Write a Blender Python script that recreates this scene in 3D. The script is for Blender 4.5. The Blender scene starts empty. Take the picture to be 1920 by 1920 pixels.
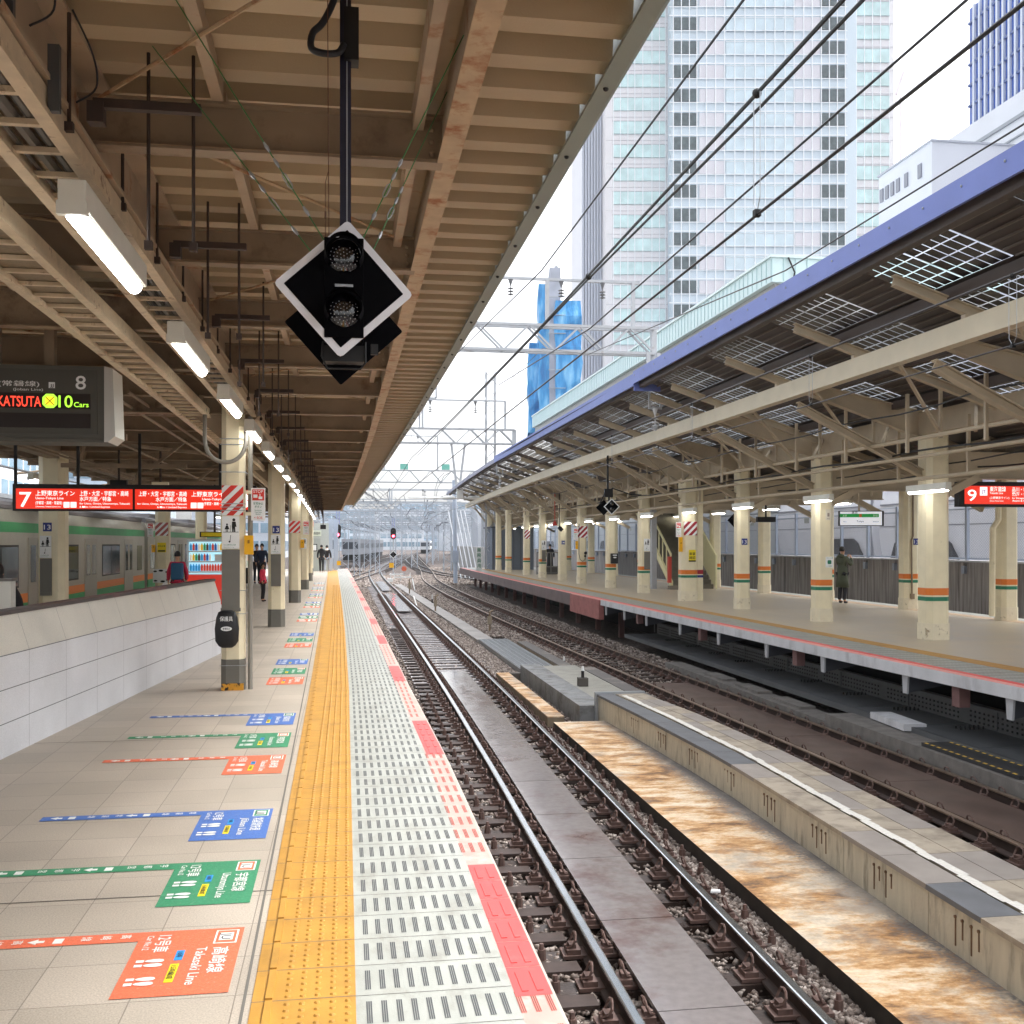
import bpy, math, random
import numpy as np
from mathutils import Vector, Matrix
C = bpy.context.scene.collection
rnd = random.Random(7)
TH = math.atan(315/2000.0)
# ---------------------------------------------------------------- camera, sky, sun, exposure
cam = bpy.data.cameras.new('camera'); co = bpy.data.objects.new('camera', cam); C.objects.link(co)
co.location = (0, 0, 1.77); co.rotation_euler = (math.pi/2, 0, -TH)
cam.sensor_width = 36; cam.lens = 36*2000/1920.0; cam.shift_y = 58/1920.0
cam.clip_start = 0.05; cam.clip_end = 3000
bpy.context.scene.camera = co
W = bpy.data.worlds.new('World'); bpy.context.scene.world = W; W.use_nodes = True
nt = W.node_tree; nt.nodes.clear()
sky = nt.nodes.new('ShaderNodeTexSky'); sky.sky_type = 'NISHITA'; sky.sun_disc = False
SUN_EL, SUN_AZ = math.radians(58), math.radians(80)
sky.sun_elevation = SUN_EL; sky.sun_rotation = SUN_AZ; sky.dust_density = 4; sky.air_density = 1.0
hs = nt.nodes.new('ShaderNodeHueSaturation'); hs.inputs['Saturation'].default_value = 0.16   # grey overcast
bg = nt.nodes.new('ShaderNodeBackground'); bg.inputs['Strength'].default_value = 0.15
wo = nt.nodes.new('ShaderNodeOutputWorld')
nt.links.new(sky.outputs[0], hs.inputs['Color']); nt.links.new(hs.outputs[0], bg.inputs[0]); nt.links.new(bg.outputs[0], wo.inputs[0])
sl = bpy.data.lights.new('sun', 'SUN'); sl.energy = .7; sl.angle = math.radians(25); sl.color = (1, .97, .93)
so = bpy.data.objects.new('sun', sl); C.objects.link(so)
so.location = (0, 0, 60)
sd = Vector((math.sin(SUN_AZ)*math.cos(SUN_EL), math.cos(SUN_AZ)*math.cos(SUN_EL), math.sin(SUN_EL)))
so.rotation_euler = sd.to_track_quat('Z', 'Y').to_euler()
vs = bpy.context.scene.view_settings
vs.view_transform = 'Standard'; vs.look = 'None'; vs.gamma = 1; vs.use_curve_mapping = False
vs.exposure = 1.83
# ---------------------------------------------------------------- materials
def s2l(c):
    return tuple(x/12.92 if x <= .04045 else ((x+.055)/1.055)**2.4 for x in c)
MC = {}
def M(name, col, rough=.6, metal=0., var=0., vs_=6., bump=0., bs=40., emit=0., dirt=None, dscale=2., dlo=.45, dhi=.7, stretch=(1,1,1), spec=None, rvar=0., trans=0., alpha=None):
    """procedural principled material: base colour, soft value variation, optional second colour (dirt, rust) from noise, bump"""
    if name in MC: return MC[name]
    m = bpy.data.materials.new(name); m.use_nodes = True; MC[name] = m
    n = m.node_tree.nodes; l = m.node_tree.links; b = n['Principled BSDF']
    b.inputs['Base Color'].default_value = (*col, 1); b.inputs['Roughness'].default_value = rough; b.inputs['Metallic'].default_value = metal
    if spec is not None: b.inputs['Specular IOR Level'].default_value = spec
    if trans: b.inputs['Transmission Weight'].default_value = trans
    if emit:
        b.inputs['Emission Color'].default_value = (*col, 1); b.inputs['Emission Strength'].default_value = emit
    if var or bump or dirt or rvar:
        tc = n.new('ShaderNodeTexCoord'); mp = n.new('ShaderNodeMapping'); mp.inputs['Scale'].default_value = stretch
        geo = n.new('ShaderNodeNewGeometry'); l.new(geo.outputs['Position'], mp.inputs[0])
        src = None
        if var:
            t = n.new('ShaderNodeTexNoise'); t.inputs['Scale'].default_value = vs_; t.inputs['Detail'].default_value = 6; l.new(mp.outputs[0], t.inputs['Vector'])
            mr = n.new('ShaderNodeMapRange'); mr.inputs[1].default_value = .3; mr.inputs[2].default_value = .7; mr.inputs[3].default_value = 1-var; mr.inputs[4].default_value = 1+var
            l.new(t.outputs[0], mr.inputs[0])
            vm = n.new('ShaderNodeVectorMath'); vm.operation = 'SCALE'; vm.inputs[0].default_value = col; l.new(mr.outputs[0], vm.inputs['Scale'])
            src = vm.outputs[0]
        if dirt:
            t2 = n.new('ShaderNodeTexNoise'); t2.inputs['Scale'].default_value = dscale; t2.inputs['Detail'].default_value = 8; t2.inputs['Roughness'].default_value = .65; l.new(mp.outputs[0], t2.inputs['Vector'])
            r2 = n.new('ShaderNodeMapRange'); r2.inputs[1].default_value = dlo; r2.inputs[2].default_value = dhi; l.new(t2.outputs[0], r2.inputs[0])
            mx = n.new('ShaderNodeMix'); mx.data_type = 'RGBA'; l.new(r2.outputs[0], mx.inputs[0])
            if src: l.new(src, mx.inputs[6])
            else: mx.inputs[6].default_value = (*col, 1)
            mx.inputs[7].default_value = (*dirt, 1); src = mx.outputs[2]
        if src: l.new(src, b.inputs['Base Color'])
        if rvar:
            t4 = n.new('ShaderNodeTexNoise'); t4.inputs['Scale'].default_value = vs_*.4; t4.inputs['Detail'].default_value = 5; l.new(mp.outputs[0], t4.inputs['Vector'])
            r4 = n.new('ShaderNodeMapRange'); r4.inputs[1].default_value = .35; r4.inputs[2].default_value = .65; r4.inputs[3].default_value = max(.03, rough-rvar); r4.inputs[4].default_value = min(1, rough+rvar)
            l.new(t4.outputs[0], r4.inputs[0]); l.new(r4.outputs[0], b.inputs['Roughness'])
        if bump:
            t3 = n.new('ShaderNodeTexNoise'); t3.inputs['Scale'].default_value = bs; t3.inputs['Detail'].default_value = 4; l.new(geo.outputs['Position'], t3.inputs['Vector'])
            bp = n.new('ShaderNodeBump'); bp.inputs['Strength'].default_value = bump; bp.inputs['Distance'].default_value = .01
            l.new(t3.outputs[0], bp.inputs['Height']); l.new(bp.outputs[0], b.inputs['Normal'])
    return m
def H(h): return s2l(tuple(int(h[i:i+2], 16)/255 for i in (0, 2, 4)))
def spline(P, n=6):
    P = [Vector(p) for p in P]; Q = [P[0]]+P+[P[-1]]; out = []
    for i in range(1, len(Q)-2):
        for k in range(n):
            t = k/n; out.append(tuple(.5*(2*Q[i]+(Q[i+1]-Q[i-1])*t+(2*Q[i-1]-5*Q[i]+4*Q[i+1]-Q[i+2])*t*t+(3*Q[i]-Q[i-1]-3*Q[i+1]+Q[i+2])*t**3)))
    return out+[tuple(P[-1])]
# ---------------------------------------------------------------- mesh collector
TXT = {}
def glyphs(s):
    if s in TXT: return TXT[s]
    cu = bpy.data.curves.new('t', 'FONT'); cu.body = s; cu.size = 1; cu.resolution_u = 3; cu.offset = .008
    o = bpy.data.objects.new('t', cu); C.objects.link(o)
    bpy.context.view_layer.update()
    dg = bpy.context.evaluated_depsgraph_get()
    me = bpy.data.meshes.new_from_object(o.evaluated_get(dg))
    v = [tuple(x.co) for x in me.vertices]; f = [tuple(p.vertices) for p in me.polygons]
    bpy.data.objects.remove(o); bpy.data.curves.remove(cu); bpy.data.meshes.remove(me)
    if v:
        x0 = min(p[0] for p in v); x1 = max(p[0] for p in v); y0 = min(p[1] for p in v); y1 = max(p[1] for p in v)
    else: x0 = x1 = y0 = y1 = 0
    TXT[s] = (v, f, x0, x1, y0, y1)
    return TXT[s]
class MB:
    def __init__(s): s.v = []; s.f = []; s.m = []; s.np = None
    def add(s, vs, fs, mi=0):
        b = len(s.v); s.v += [tuple(p) for p in vs]; s.f += [tuple(b+i for i in q) for q in fs]; s.m += [mi]*len(fs); return s
    def box(s, x0, x1, y0, y1, z0, z1, mi=0):
        if x1 < x0: x0, x1 = x1, x0
        if y1 < y0: y0, y1 = y1, y0
        if z1 < z0: z0, z1 = z1, z0
        return s.add([(x0,y0,z0),(x1,y0,z0),(x1,y1,z0),(x0,y1,z0),(x0,y0,z1),(x1,y0,z1),(x1,y1,z1),(x0,y1,z1)],
              [(0,3,2,1),(4,5,6,7),(0,1,5,4),(1,2,6,5),(2,3,7,6),(3,0,4,7)], mi)
    def bar(s, p, q, w, h, mi=0, up=(0,0,1)):
        p = Vector(p); q = Vector(q); d = (q-p)
        if d.length < 1e-6: return s
        d.normalize(); u = Vector(up)
        if abs(d.dot(u)) > .98: u = Vector((0,1,0))
        r = d.cross(u).normalized(); u = r.cross(d).normalized(); r = r*(w/2); u = u*(h/2)
        return s.add([p-r-u,p+r-u,p+r+u,p-r+u,q-r-u,q+r-u,q+r+u,q-r+u], [(0,1,2,3),(4,7,6,5),(0,4,5,1),(1,5,6,2),(2,6,7,3),(3,7,4,0)], mi)
    def ibeam(s, p, q, w, h, t=.012, mi=0):
        p = Vector(p); q = Vector(q); z = Vector((0,0,1))
        s.bar(p-z*(h/2-t/2), q-z*(h/2-t/2), w, t, mi); s.bar(p+z*(h/2-t/2), q+z*(h/2-t/2), w, t, mi)
        return s.bar(p, q, t, h-2*t, mi)
    def tube(s, pts, r, n=6, mi=0, cap=True):
        pts = [Vector(p) for p in pts]; N = len(pts); rr = r if isinstance(r, (list, tuple)) else [r]*N
        b = len(s.v); prev = None
        for i, p in enumerate(pts):
            d = (pts[min(i+1, N-1)]-pts[max(i-1, 0)])
            d = d.normalized() if d.length > 1e-9 else Vector((0,0,1))
            if prev is None:
                u = Vector((0,0,1)) if abs(d.z) < .9 else Vector((1,0,0))
                a = d.cross(u).normalized()
            else:
                a = (prev-d*prev.dot(d)); a = a.normalized() if a.length > 1e-6 else d.orthogonal().normalized()
            prev = a; c = d.cross(a)
            for k in range(n):
                t = 2*math.pi*k/n; s.v.append(tuple(p+(a*math.cos(t)+c*math.sin(t))*rr[i]))
        for i in range(N-1):
            for k in range(n):
                s.f.append((b+i*n+k, b+i*n+(k+1)%n, b+(i+1)*n+(k+1)%n, b+(i+1)*n+k)); s.m.append(mi)
        if cap:
            s.f.append(tuple(b+k for k in range(n))[::-1]); s.m.append(mi)
            s.f.append(tuple(b+(N-1)*n+k for k in range(n))); s.m.append(mi)
        return s
    def cyl(s, p, q, r0, r1=None, n=12, mi=0): return s.tube([p, q], [r0, r0 if r1 is None else r1], n, mi)
    def quad(s, a, b, c, d, mi=0): return s.add([a,b,c,d], [(0,1,2,3)], mi)
    def prism(s, poly, z0, z1, mi=0):
        n = len(poly); b = len(s.v)
        s.v += [(x,y,z0) for x,y in poly]+[(x,y,z1) for x,y in poly]
        s.f += [tuple(b+i for i in range(n))[::-1], tuple(b+n+i for i in range(n))]+[(b+i,b+(i+1)%n,b+n+(i+1)%n,b+n+i) for i in range(n)]
        s.m += [mi]*(n+2); return s
    def extr(s, poly, o, ux, uy, d, mi=0):
        """polygon (a,b) in the plane o+a*ux+b*uy, extruded by the vector d"""
        o = Vector(o); ux = Vector(ux); uy = Vector(uy); d = Vector(d); n = len(poly); b = len(s.v)
        P = [o+ux*a+uy*c for a, c in poly]; s.v += [tuple(p) for p in P]+[tuple(p+d) for p in P]
        s.f += [tuple(b+i for i in range(n))[::-1], tuple(b+n+i for i in range(n))]+[(b+i,b+(i+1)%n,b+n+(i+1)%n,b+n+i) for i in range(n)]
        s.m += [mi]*(n+2); return s
    def sweep(s, prof, path, mi=0, closed=True):
        """profile (across, up) swept along a path of (x,y,z); across = right of travel"""
        path = [Vector(p) for p in path]; n = len(prof); b = len(s.v); N = len(path)
        for i, p in enumerate(path):
            d = path[min(i+1,N-1)]-path[max(i-1,0)]; d.z = 0; d.normalize(); r = Vector((d.y,-d.x,0))
            for a, c in prof: s.v.append(tuple(p+r*a+Vector((0,0,c))))
        for i in range(N-1):
            for k in range(n if closed else n-1):
                s.f.append((b+i*n+k, b+i*n+(k+1)%n, b+(i+1)*n+(k+1)%n, b+(i+1)*n+k)); s.m.append(mi)
        if closed:
            s.f.append(tuple(b+k for k in range(n))); s.m.append(mi); s.f.append(tuple(b+(N-1)*n+k for k in range(n))[::-1]); s.m.append(mi)
        return s
    def ball(s, c, r, mi=0, nu=10, nv=7, sc=(1,1,1)):
        b = len(s.v)
        for j in range(nv+1):
            t = math.pi*j/nv
            for i in range(nu):
                a = 2*math.pi*i/nu
                s.v.append((c[0]+r*sc[0]*math.sin(t)*math.cos(a), c[1]+r*sc[1]*math.sin(t)*math.sin(a), c[2]+r*sc[2]*math.cos(t)))
        for j in range(nv):
            for i in range(nu):
                s.f.append((b+j*nu+i, b+(j+1)*nu+i, b+(j+1)*nu+(i+1)%nu, b+j*nu+(i+1)%nu)); s.m.append(mi)
        return s
    def text(s, t, size, o, ux, uy, mi=0, al='L', maxw=None):
        v, f, x0, x1, y0, y1 = glyphs(t)
        if not v: return s
        o = Vector(o); ux = Vector(ux); uy = Vector(uy); w = (x1-x0)*size; sx = size
        if maxw: sx = size*maxw/w; w = maxw
        off = 0 if al == 'L' else (-w/2 if al == 'C' else -w)
        return s.add([o+ux*((p[0]-x0)*sx+off)+uy*(p[1]*size) for p in v], f, mi)
    def build(s, name, mats, parent=None, smooth=False, local=False, bevel=0):
        me = bpy.data.meshes.new(name); o = bpy.data.objects.new(name, me); C.objects.link(o)
        if not isinstance(mats, (list, tuple)): mats = [mats]
        for m in mats: me.materials.append(m)
        if parent:
            o.parent = parent
            if not local:
                off = Vector((0,0,0)); q = parent
                while q: off += q.location; q = q.parent
                vv = [(a-off.x, b-off.y, c-off.z) for a, b, c in s.v]
            else: vv = s.v
        elif not local and s.v:
            A = np.array(s.v); lo = A.min(0); hi = A.max(0); oc = Vector(((lo[0]+hi[0])/2, (lo[1]+hi[1])/2, lo[2]))
            o.location = oc; vv = [(a-oc.x, b-oc.y, c-oc.z) for a, b, c in s.v]
        else: vv = s.v
        me.from_pydata(vv, [], s.f); me.polygons.foreach_set('material_index', s.m)
        if smooth: me.polygons.foreach_set('use_smooth', [True]*len(s.f))
        me.update()
        if bevel:
            bm_ = o.modifiers.new('bevel', 'BEVEL'); bm_.width = bevel; bm_.segments = 2; bm_.limit_method = 'ANGLE'
        return o
def tag(o, label=None, cat=None, group=None, kind=None):
    if label: o['label'] = label
    if cat: o['category'] = cat
    if group: o['group'] = group
    if kind: o['kind'] = kind
    return o
def thing(name, loc, label, cat, group=None, kind=None, rz=0):
    o = bpy.data.objects.new(name, None); C.objects.link(o); o.location = loc; o.rotation_euler = (0,0,rz); o.empty_display_size = .2
    return tag(o, label, cat, group, kind)
def dup(o, loc=None, rz=None, label=None, parent=None):
    c = o.copy(); C.objects.link(c); c.parent = parent
    for ch in [x for x in KIDS(o)]: dup(ch, parent=c)
    if loc is not None: c.location = loc
    if rz is not None: c.rotation_euler = (0,0,rz)
    if label: c['label'] = label
    return c
def KIDS(o): return [x for x in C.objects if x.parent == o]
def lerp(pts, y):
    if y <= pts[0][0]: return pts[0][1]
    for (a, b), (c, d) in zip(pts, pts[1:]):
        if y <= c: return b+(d-b)*(y-a)/(c-a)
    return pts[-1][1]
def smooth_pts(pts, n=6):
    """catmull-rom through (y,x)"""
    out = []
    P = [pts[0]]+list(pts)+[pts[-1]]
    for i in range(1, len(P)-2):
        for k in range(n):
            t = k/n; r = []
            for a in (0, 1):
                p0, p1, p2, p3 = P[i-1][a], P[i][a], P[i+1][a], P[i+2][a]
                r.append(.5*(2*p1+(p2-p0)*t+(2*p0-5*p1+4*p2-p3)*t*t+(3*p1-p0-3*p2+p3)*t**3))
            out.append(tuple(r))
    out.append(pts[-1]); return out
# materials used in many places
tan_deck = M('tan_painted_deck', H('b8a688'), .55, var=.06, vs_=1.5, bump=.12, bs=120)
beam_paint = M('rust_stained_beam_paint', H('ab9880'), .6, var=.1, vs_=5, dirt=H('8f5c34'), dscale=5, dlo=.58, dhi=.72)
beam_dark = M('dusty_brown_steel', H('8c7a64'), .6, var=.14, vs_=4, dirt=H('5b3f28'), dscale=3, dlo=.55, dhi=.75)
rust_flange = M('peeling_rusty_flange', H('b49c7c'), .6, var=.12, vs_=9, dirt=H('8f5427'), dscale=7, dlo=.5, dhi=.66)
cream = M('cream_column_paint', H('e9dfc0'), .42, var=.05, vs_=5, dirt=H('9c8a68'), dscale=6, dlo=.66, dhi=.86, bump=.08, bs=60)
cream_steel = M('cream_roof_steel', H('b8aa92'), .5, var=.07, vs_=4, dirt=H('8f7b5e'), dscale=5, dlo=.64, dhi=.85)
galv = M('galvanised_steel', H('a9adb2'), .45, .6, var=.1, vs_=8)
pale_gantry = M('pale_gantry_steel', H('b0b4ba'), .55, .1, var=.06, vs_=5, dirt=H('8a7f78'), dscale=5, dlo=.6, dhi=.8)
black = M('black_paint', H('17181c'), .35, var=.2, vs_=20)
matte_black = M('matte_black', H('08080a'), .6)
dark_rod = M('dark_rusty_rod', H('3b2e28'), .7, var=.2, vs_=10)
grey_panel = M('grey_pillar_panel', H('6f6d66'), .5, var=.06, vs_=5)
white_paint = M('white_enamel', H('eceeee'), .4)
fixture = M('lamp_housing_white', H('dcdcd2'), .45, var=.04)
tube_mat = M('fluorescent_tube', (1, .98, .93), .5, emit=6)
fascia_grey = M('grey_green_fascia', H('8b948a'), .45, var=.05, vs_=3)
red_p = M('sign_red', H('d8352a'), .5, var=.05); orange_p = M('orange_stripe_paint', H('e07a2a'), .5, var=.04); green_p = M('green_stripe_paint', H('1f7a5a'), .5, var=.04)
yellow_p = M('yellow_box_plastic', H('f2b510'), .4, var=.05)
navy_p = M('navy_sign', H('1d2f80'), .4)
rubber = M('black_cable_rubber', H('14161c'), .5)
grey_hose = M('grey_conduit', H('8d8a82'), .5)
# ================================================================ ground, platforms, tracks
ZR = -1.10
g = MB()
for (x0, x1, y0, y1) in ((-600, -200, -60, 1400), (-200, .5, -60, 1400), (.5, 19.6, -60, 1400), (19.6, 200, -60, 1400), (200, 900, -60, 1400)):
    g.quad((x0,y0,-1.33),(x1,y0,-1.33),(x1,y1,-1.33),(x0,y1,-1.33))
bal_m = M('ballast_ground', H('6e645f'), .9, var=.35, vs_=22, bump=1., bs=30, dirt=H('3a302c'), dscale=14, dlo=.45, dhi=.6)
tag(g.build('ground', bal_m), 'grey brown ballast bed under and between the tracks', 'ground', kind='structure')

EDGE = [(-6,.82),(4,.82),(9,.84),(13,.80),(19,.77),(25,.73),(37,.62),(55,.44),(73.5,.24)]
YL = [(-6,-.34),(4,-.35),(9,-.38),(13,-.41),(22,-.49),(37,-.62),(55,-.85),(73.5,-1.07)]
YR = [(-6,.045),(4,.045),(13,.06),(22,.02),(37,-.1),(55,-.27),(73.5,-.46)]
ysamp = [-6, -2, 2]+[4+i*1.5 for i in range(46)]+[73.5]
def strip(fa, fb, z0, z1, m, name, parent, ys=ysamp, mi=None):
    b = MB(); n = len(ys)
    for y in ys:
        xa = fa if isinstance(fa, (int, float)) else lerp(fa, y); xb = fb if isinstance(fb, (int, float)) else lerp(fb, y)
        b.v += [(xa,y,z0),(xb,y,z0),(xb,y,z1),(xa,y,z1)]
    for i in range(n-1):
        k = i*4
        for a, c in ((0,1),(1,2),(2,3),(3,0)):
            b.f.append((k+a, k+4+a, k+4+c, k+c)); b.m.append(0)
    b.f += [(0,1,2,3), tuple(4*(n-1)+i for i in (3,2,1,0))]; b.m += [0, 0]
    return b.build(name, m, parent)
def tile_mat(name, c1, c2, cj, sx, sy, mortar=.006, rough=.5, speck=.12, offx=0., offy=0., half=0.5):
    m = bpy.data.materials.new(name); m.use_nodes = True; n = m.node_tree.nodes; l = m.node_tree.links; b = n['Principled BSDF']
    geo = n.new('ShaderNodeNewGeometry'); mp = n.new('ShaderNodeMapping'); mp.inputs['Location'].default_value = (offx, offy, 0); l.new(geo.outputs['Position'], mp.inputs[0])
    br = n.new('ShaderNodeTexBrick'); br.offset = half; br.inputs['Scale'].default_value = 1; br.inputs['Mortar Size'].default_value = mortar
    br.inputs['Brick Width'].default_value = sx; br.inputs['Row Height'].default_value = sy; br.inputs['Mortar Smooth'].default_value = .3
    br.inputs['Color1'].default_value = (*c1,1); br.inputs['Color2'].default_value = (*c2,1); br.inputs['Mortar'].default_value = (*cj,1); l.new(mp.outputs[0], br.inputs['Vector'])
    t = n.new('ShaderNodeTexNoise'); t.inputs['Scale'].default_value = 130; t.inputs['Detail'].default_value = 3; l.new(geo.outputs['Position'], t.inputs['Vector'])
    t2 = n.new('ShaderNodeTexNoise'); t2.inputs['Scale'].default_value = 1.3; t2.inputs['Detail'].default_value = 7; l.new(geo.outputs['Position'], t2.inputs['Vector'])
    ad = n.new('ShaderNodeMath'); ad.operation = 'MULTIPLY_ADD'; ad.inputs[1].default_value = speck*4; ad.inputs[2].default_value = 1-speck*2; l.new(t.outputs[0], ad.inputs[0])
    a2 = n.new('ShaderNodeMath'); a2.operation = 'MULTIPLY_ADD'; a2.inputs[1].default_value = .5; a2.inputs[2].default_value = .75; l.new(t2.outputs[0], a2.inputs[0])
    a3 = n.new('ShaderNodeMath'); a3.operation = 'MULTIPLY'; l.new(ad.outputs[0], a3.inputs[0]); l.new(a2.outputs[0], a3.inputs[1])
    vm = n.new('ShaderNodeVectorMath'); vm.operation = 'SCALE'; l.new(br.outputs[0], vm.inputs[0]); l.new(a3.outputs[0], vm.inputs['Scale']); l.new(vm.outputs[0], b.inputs['Base Color'])
    rr = n.new('ShaderNodeMapRange'); rr.inputs[3].default_value = rough-.12; rr.inputs[4].default_value = rough+.15; l.new(t2.outputs[0], rr.inputs[0]); l.new(rr.outputs[0], b.inputs['Roughness'])
    bp = n.new('ShaderNodeBump'); bp.inputs['Strength'].default_value = .25; bp.inputs['Distance'].default_value = .004; bp.invert = True; l.new(br.outputs['Fac'], bp.inputs['Height']); l.new(bp.outputs[0], b.inputs['Normal'])
    return m
paver = tile_mat('granite_paver', H('b8ad9f'), H('aca294'), H('857c71'), .4, .4, .003, .5, .26, offx=.02, offy=.11, half=0)
pl = thing('platform', (-3, 30, 0), 'near station platform of speckled grey beige tiles with yellow strip', 'platform', kind='structure')
strip(-6.3, YL, -.35, 0, paver, 'paved_floor', pl)
strip(-6.3, .4, -1.33, -.352, M('platform_concrete', H('6d6863'), .8, var=.2, vs_=3), 'platform_base', pl)
yel = M('yellow_tactile', H('bb8b3a'), .5, var=.1, vs_=5, dirt=H('8f6a33'), dscale=4, dlo=.52, dhi=.9, bump=.15, bs=150)
wht = M('white_edge_tile', H('a9aca5'), .42, var=.08, vs_=4, dirt=H('837e72'), dscale=3.5, dlo=.5, dhi=.85, stretch=(1.6,.7,1), bump=.15, bs=150)
pink = M('faded_pink_tile', H('ee9d93'), .5, var=.08, vs_=6, dirt=H('c9bdb5'), dscale=7, dlo=.5, dhi=.75)
coral = M('coral_red_tile', H('e6504e'), .45, var=.06, vs_=5, dirt=H('b9706a'), dscale=6, dlo=.58, dhi=.85)
joint = M('dark_tile_joint', H('6d6a64'), .8)
ws = strip(YL, YR, -.35, .004, yel, 'tactile_strip', pl)
PK = [(y, x-.16) for y, x in EDGE]
LIP = [(y, x-.012) for y, x in EDGE]
es = strip(YR, PK, -.35, .003, wht, 'edge_tiles', pl)
strip(PK, LIP, -.35, .003, pink, 'pink_edge_tiles', pl)
strip(LIP, EDGE, -.35, .0, M('lip_concrete', H('bdb3a8'), .7, var=.1), 'edge_lip', pl)
cr = MB()
for a in (3.6-4.82+.5, 4.1, 8.9, 13.68, 18.8, 23.4, 28.2, 33, 37.8, 42.6, 47.4, 52.2):
    b0 = a+1.72
    for k in range(6):
        ya = a+(b0-a)*k/6; yb = a+(b0-a)*(k+1)/6-.006
        cr.quad((lerp(PK,ya)+.002,ya,.0045),(lerp(LIP,ya),ya,.0045),(lerp(LIP,yb),yb,.0045),(lerp(PK,yb)+.002,yb,.0045))
        if ya < 14:
            for xo in (.045, .105): cr.box(lerp(PK,ya)+xo-.013, lerp(PK,ya)+xo+.013, ya+.04, yb-.05, .0045, .0075)
cr.build('coral_tiles', coral, pl)
# domes on the yellow strip, bars, joints, anti-slip slots
dm = MB(); jn = MB(); sl_ = MB(); slp = MB(); bar_ = MB()
k = 0; y = 1.5
def dome(b, x, y, z, r, n):
    c = len(b.v); b.v += [(x+r*math.cos(6.2832*i/n), y+r*math.sin(6.2832*i/n), z) for i in range(n)]
    b.v += [(x+.6*r*math.cos(6.2832*i/n), y+.6*r*math.sin(6.2832*i/n), z+.007) for i in range(n)]
    for i in range(n): b.f.append((c+i, c+(i+1)%n, c+n+(i+1)%n, c+n+i)); b.m.append(0)
    b.f.append(tuple(c+n+i for i in range(n))); b.m.append(0)
while y < 73:
    yl, yr, pk, ed = lerp(YL, y), lerp(YR, y), lerp(PK, y), lerp(LIP, y)
    near = y < 22
    jn.quad((yl,y,.0052),(yr,y,.0052),(yr,y+.005,.0052),(yl,y+.005,.0052)); 
    jn.quad((yr,y,.0042),(pk,y,.0042),(pk,y+.004,.0042),(yr,y+.004,.0042))
    bar_.box(yl+.05, yl+.078, y+.012, y+.292, .004, .014)
    for i in range(5):
        for j in range(5):
            dx = yr-.03-i*.058; dy = y+.035+j*.0575
            if near: dome(dm, dx, dy, .004, .0135, 8)
            elif y < 45: dome(dm, dx, dy, .004, .0135, 4)
    ncol = 11
    for i in range(ncol+2):
        x = yr+.05+i*.0575
        if x > ed-.02: continue
        tgt = slp if x > pk-.01 else sl_
        if x > pk-.01:
            ph = (y-4.1) % 4.78
            if ph < 1.72: continue
        if near:
            for q in (-.008, 0, .008): tgt.quad((x+q-.0028,y+.055,.0043),(x+q+.0028,y+.055,.0043),(x+q+.0028,y+.245,.0043),(x+q-.0028,y+.245,.0043))
        else: tgt.quad((x-.010,y+.055,.0043),(x+.010,y+.055,.0043),(x+.010,y+.245,.0043),(x-.010,y+.245,.0043))
    y += .3
jn.quad((lerp(YL,2)-.012,1.5,.002),(lerp(YL,2),1.5,.002),(lerp(YL,73),73,.002),(lerp(YL,73)-.012,73,.002))
jn.build('tile_joints', joint, pl); dm.build('tactile_domes', yel, pl); bar_.build('tactile_bar', yel, pl)
sl_.build('anti_slip_slots', M('slot_grey', H('575a5c'), .6), pl); slp.build('pink_slots', M('slot_brown', H('9d5a50'), .6), pl)
# long joints of the pavers seen as dark lines
lj = MB()
for yy in (5.55, 9.95, 14.35, 21.5): lj.quad((-6,yy,.0015),(lerp(YL,yy),yy-.0,.0015),(lerp(YL,yy),yy+.012,.0015),(-6,yy+.012,.0015))
lj.build('expansion_joints', M('joint_dark', H('4b453f'), .8), pl)
# coral line between yellow and grey far away is a painted line
# ---------------------------------------------------------------- queue markings on the floor
mk_white = M('marking_white', H('e9ebe6'), .6, var=.03)
mk_cols = {'orange': M('marking_orange', H('e4714e'), .6, var=.12, vs_=70, bump=.3, bs=200, dirt=H('b09a8a'), dscale=55, dlo=.58, dhi=.78), 'green': M('marking_green', H('3a8c64'), .6, var=.14, vs_=70, bump=.3, bs=200, dirt=H('8b9a88'), dscale=55, dlo=.58, dhi=.8), 'blue': M('marking_blue', H('4a70b6'), .6, var=.12, vs_=70, bump=.3, bs=200, dirt=H('8d97a8'), dscale=55, dlo=.58, dhi=.8)}
mk_dark = M('marking_black', H('2b2b30'), .6); mk_sky = M('marking_sky', H('2f95d8'), .6); mk_yel = M('marking_yellow', H('f4dc1e'), .6)
WORDS = {'orange': ('高崎線', 'Takasaki Line'), 'green': ('宇都宮線', 'Utsunomiya Line'), 'blue': ('常磐線快速', 'Jōban Line')}
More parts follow.
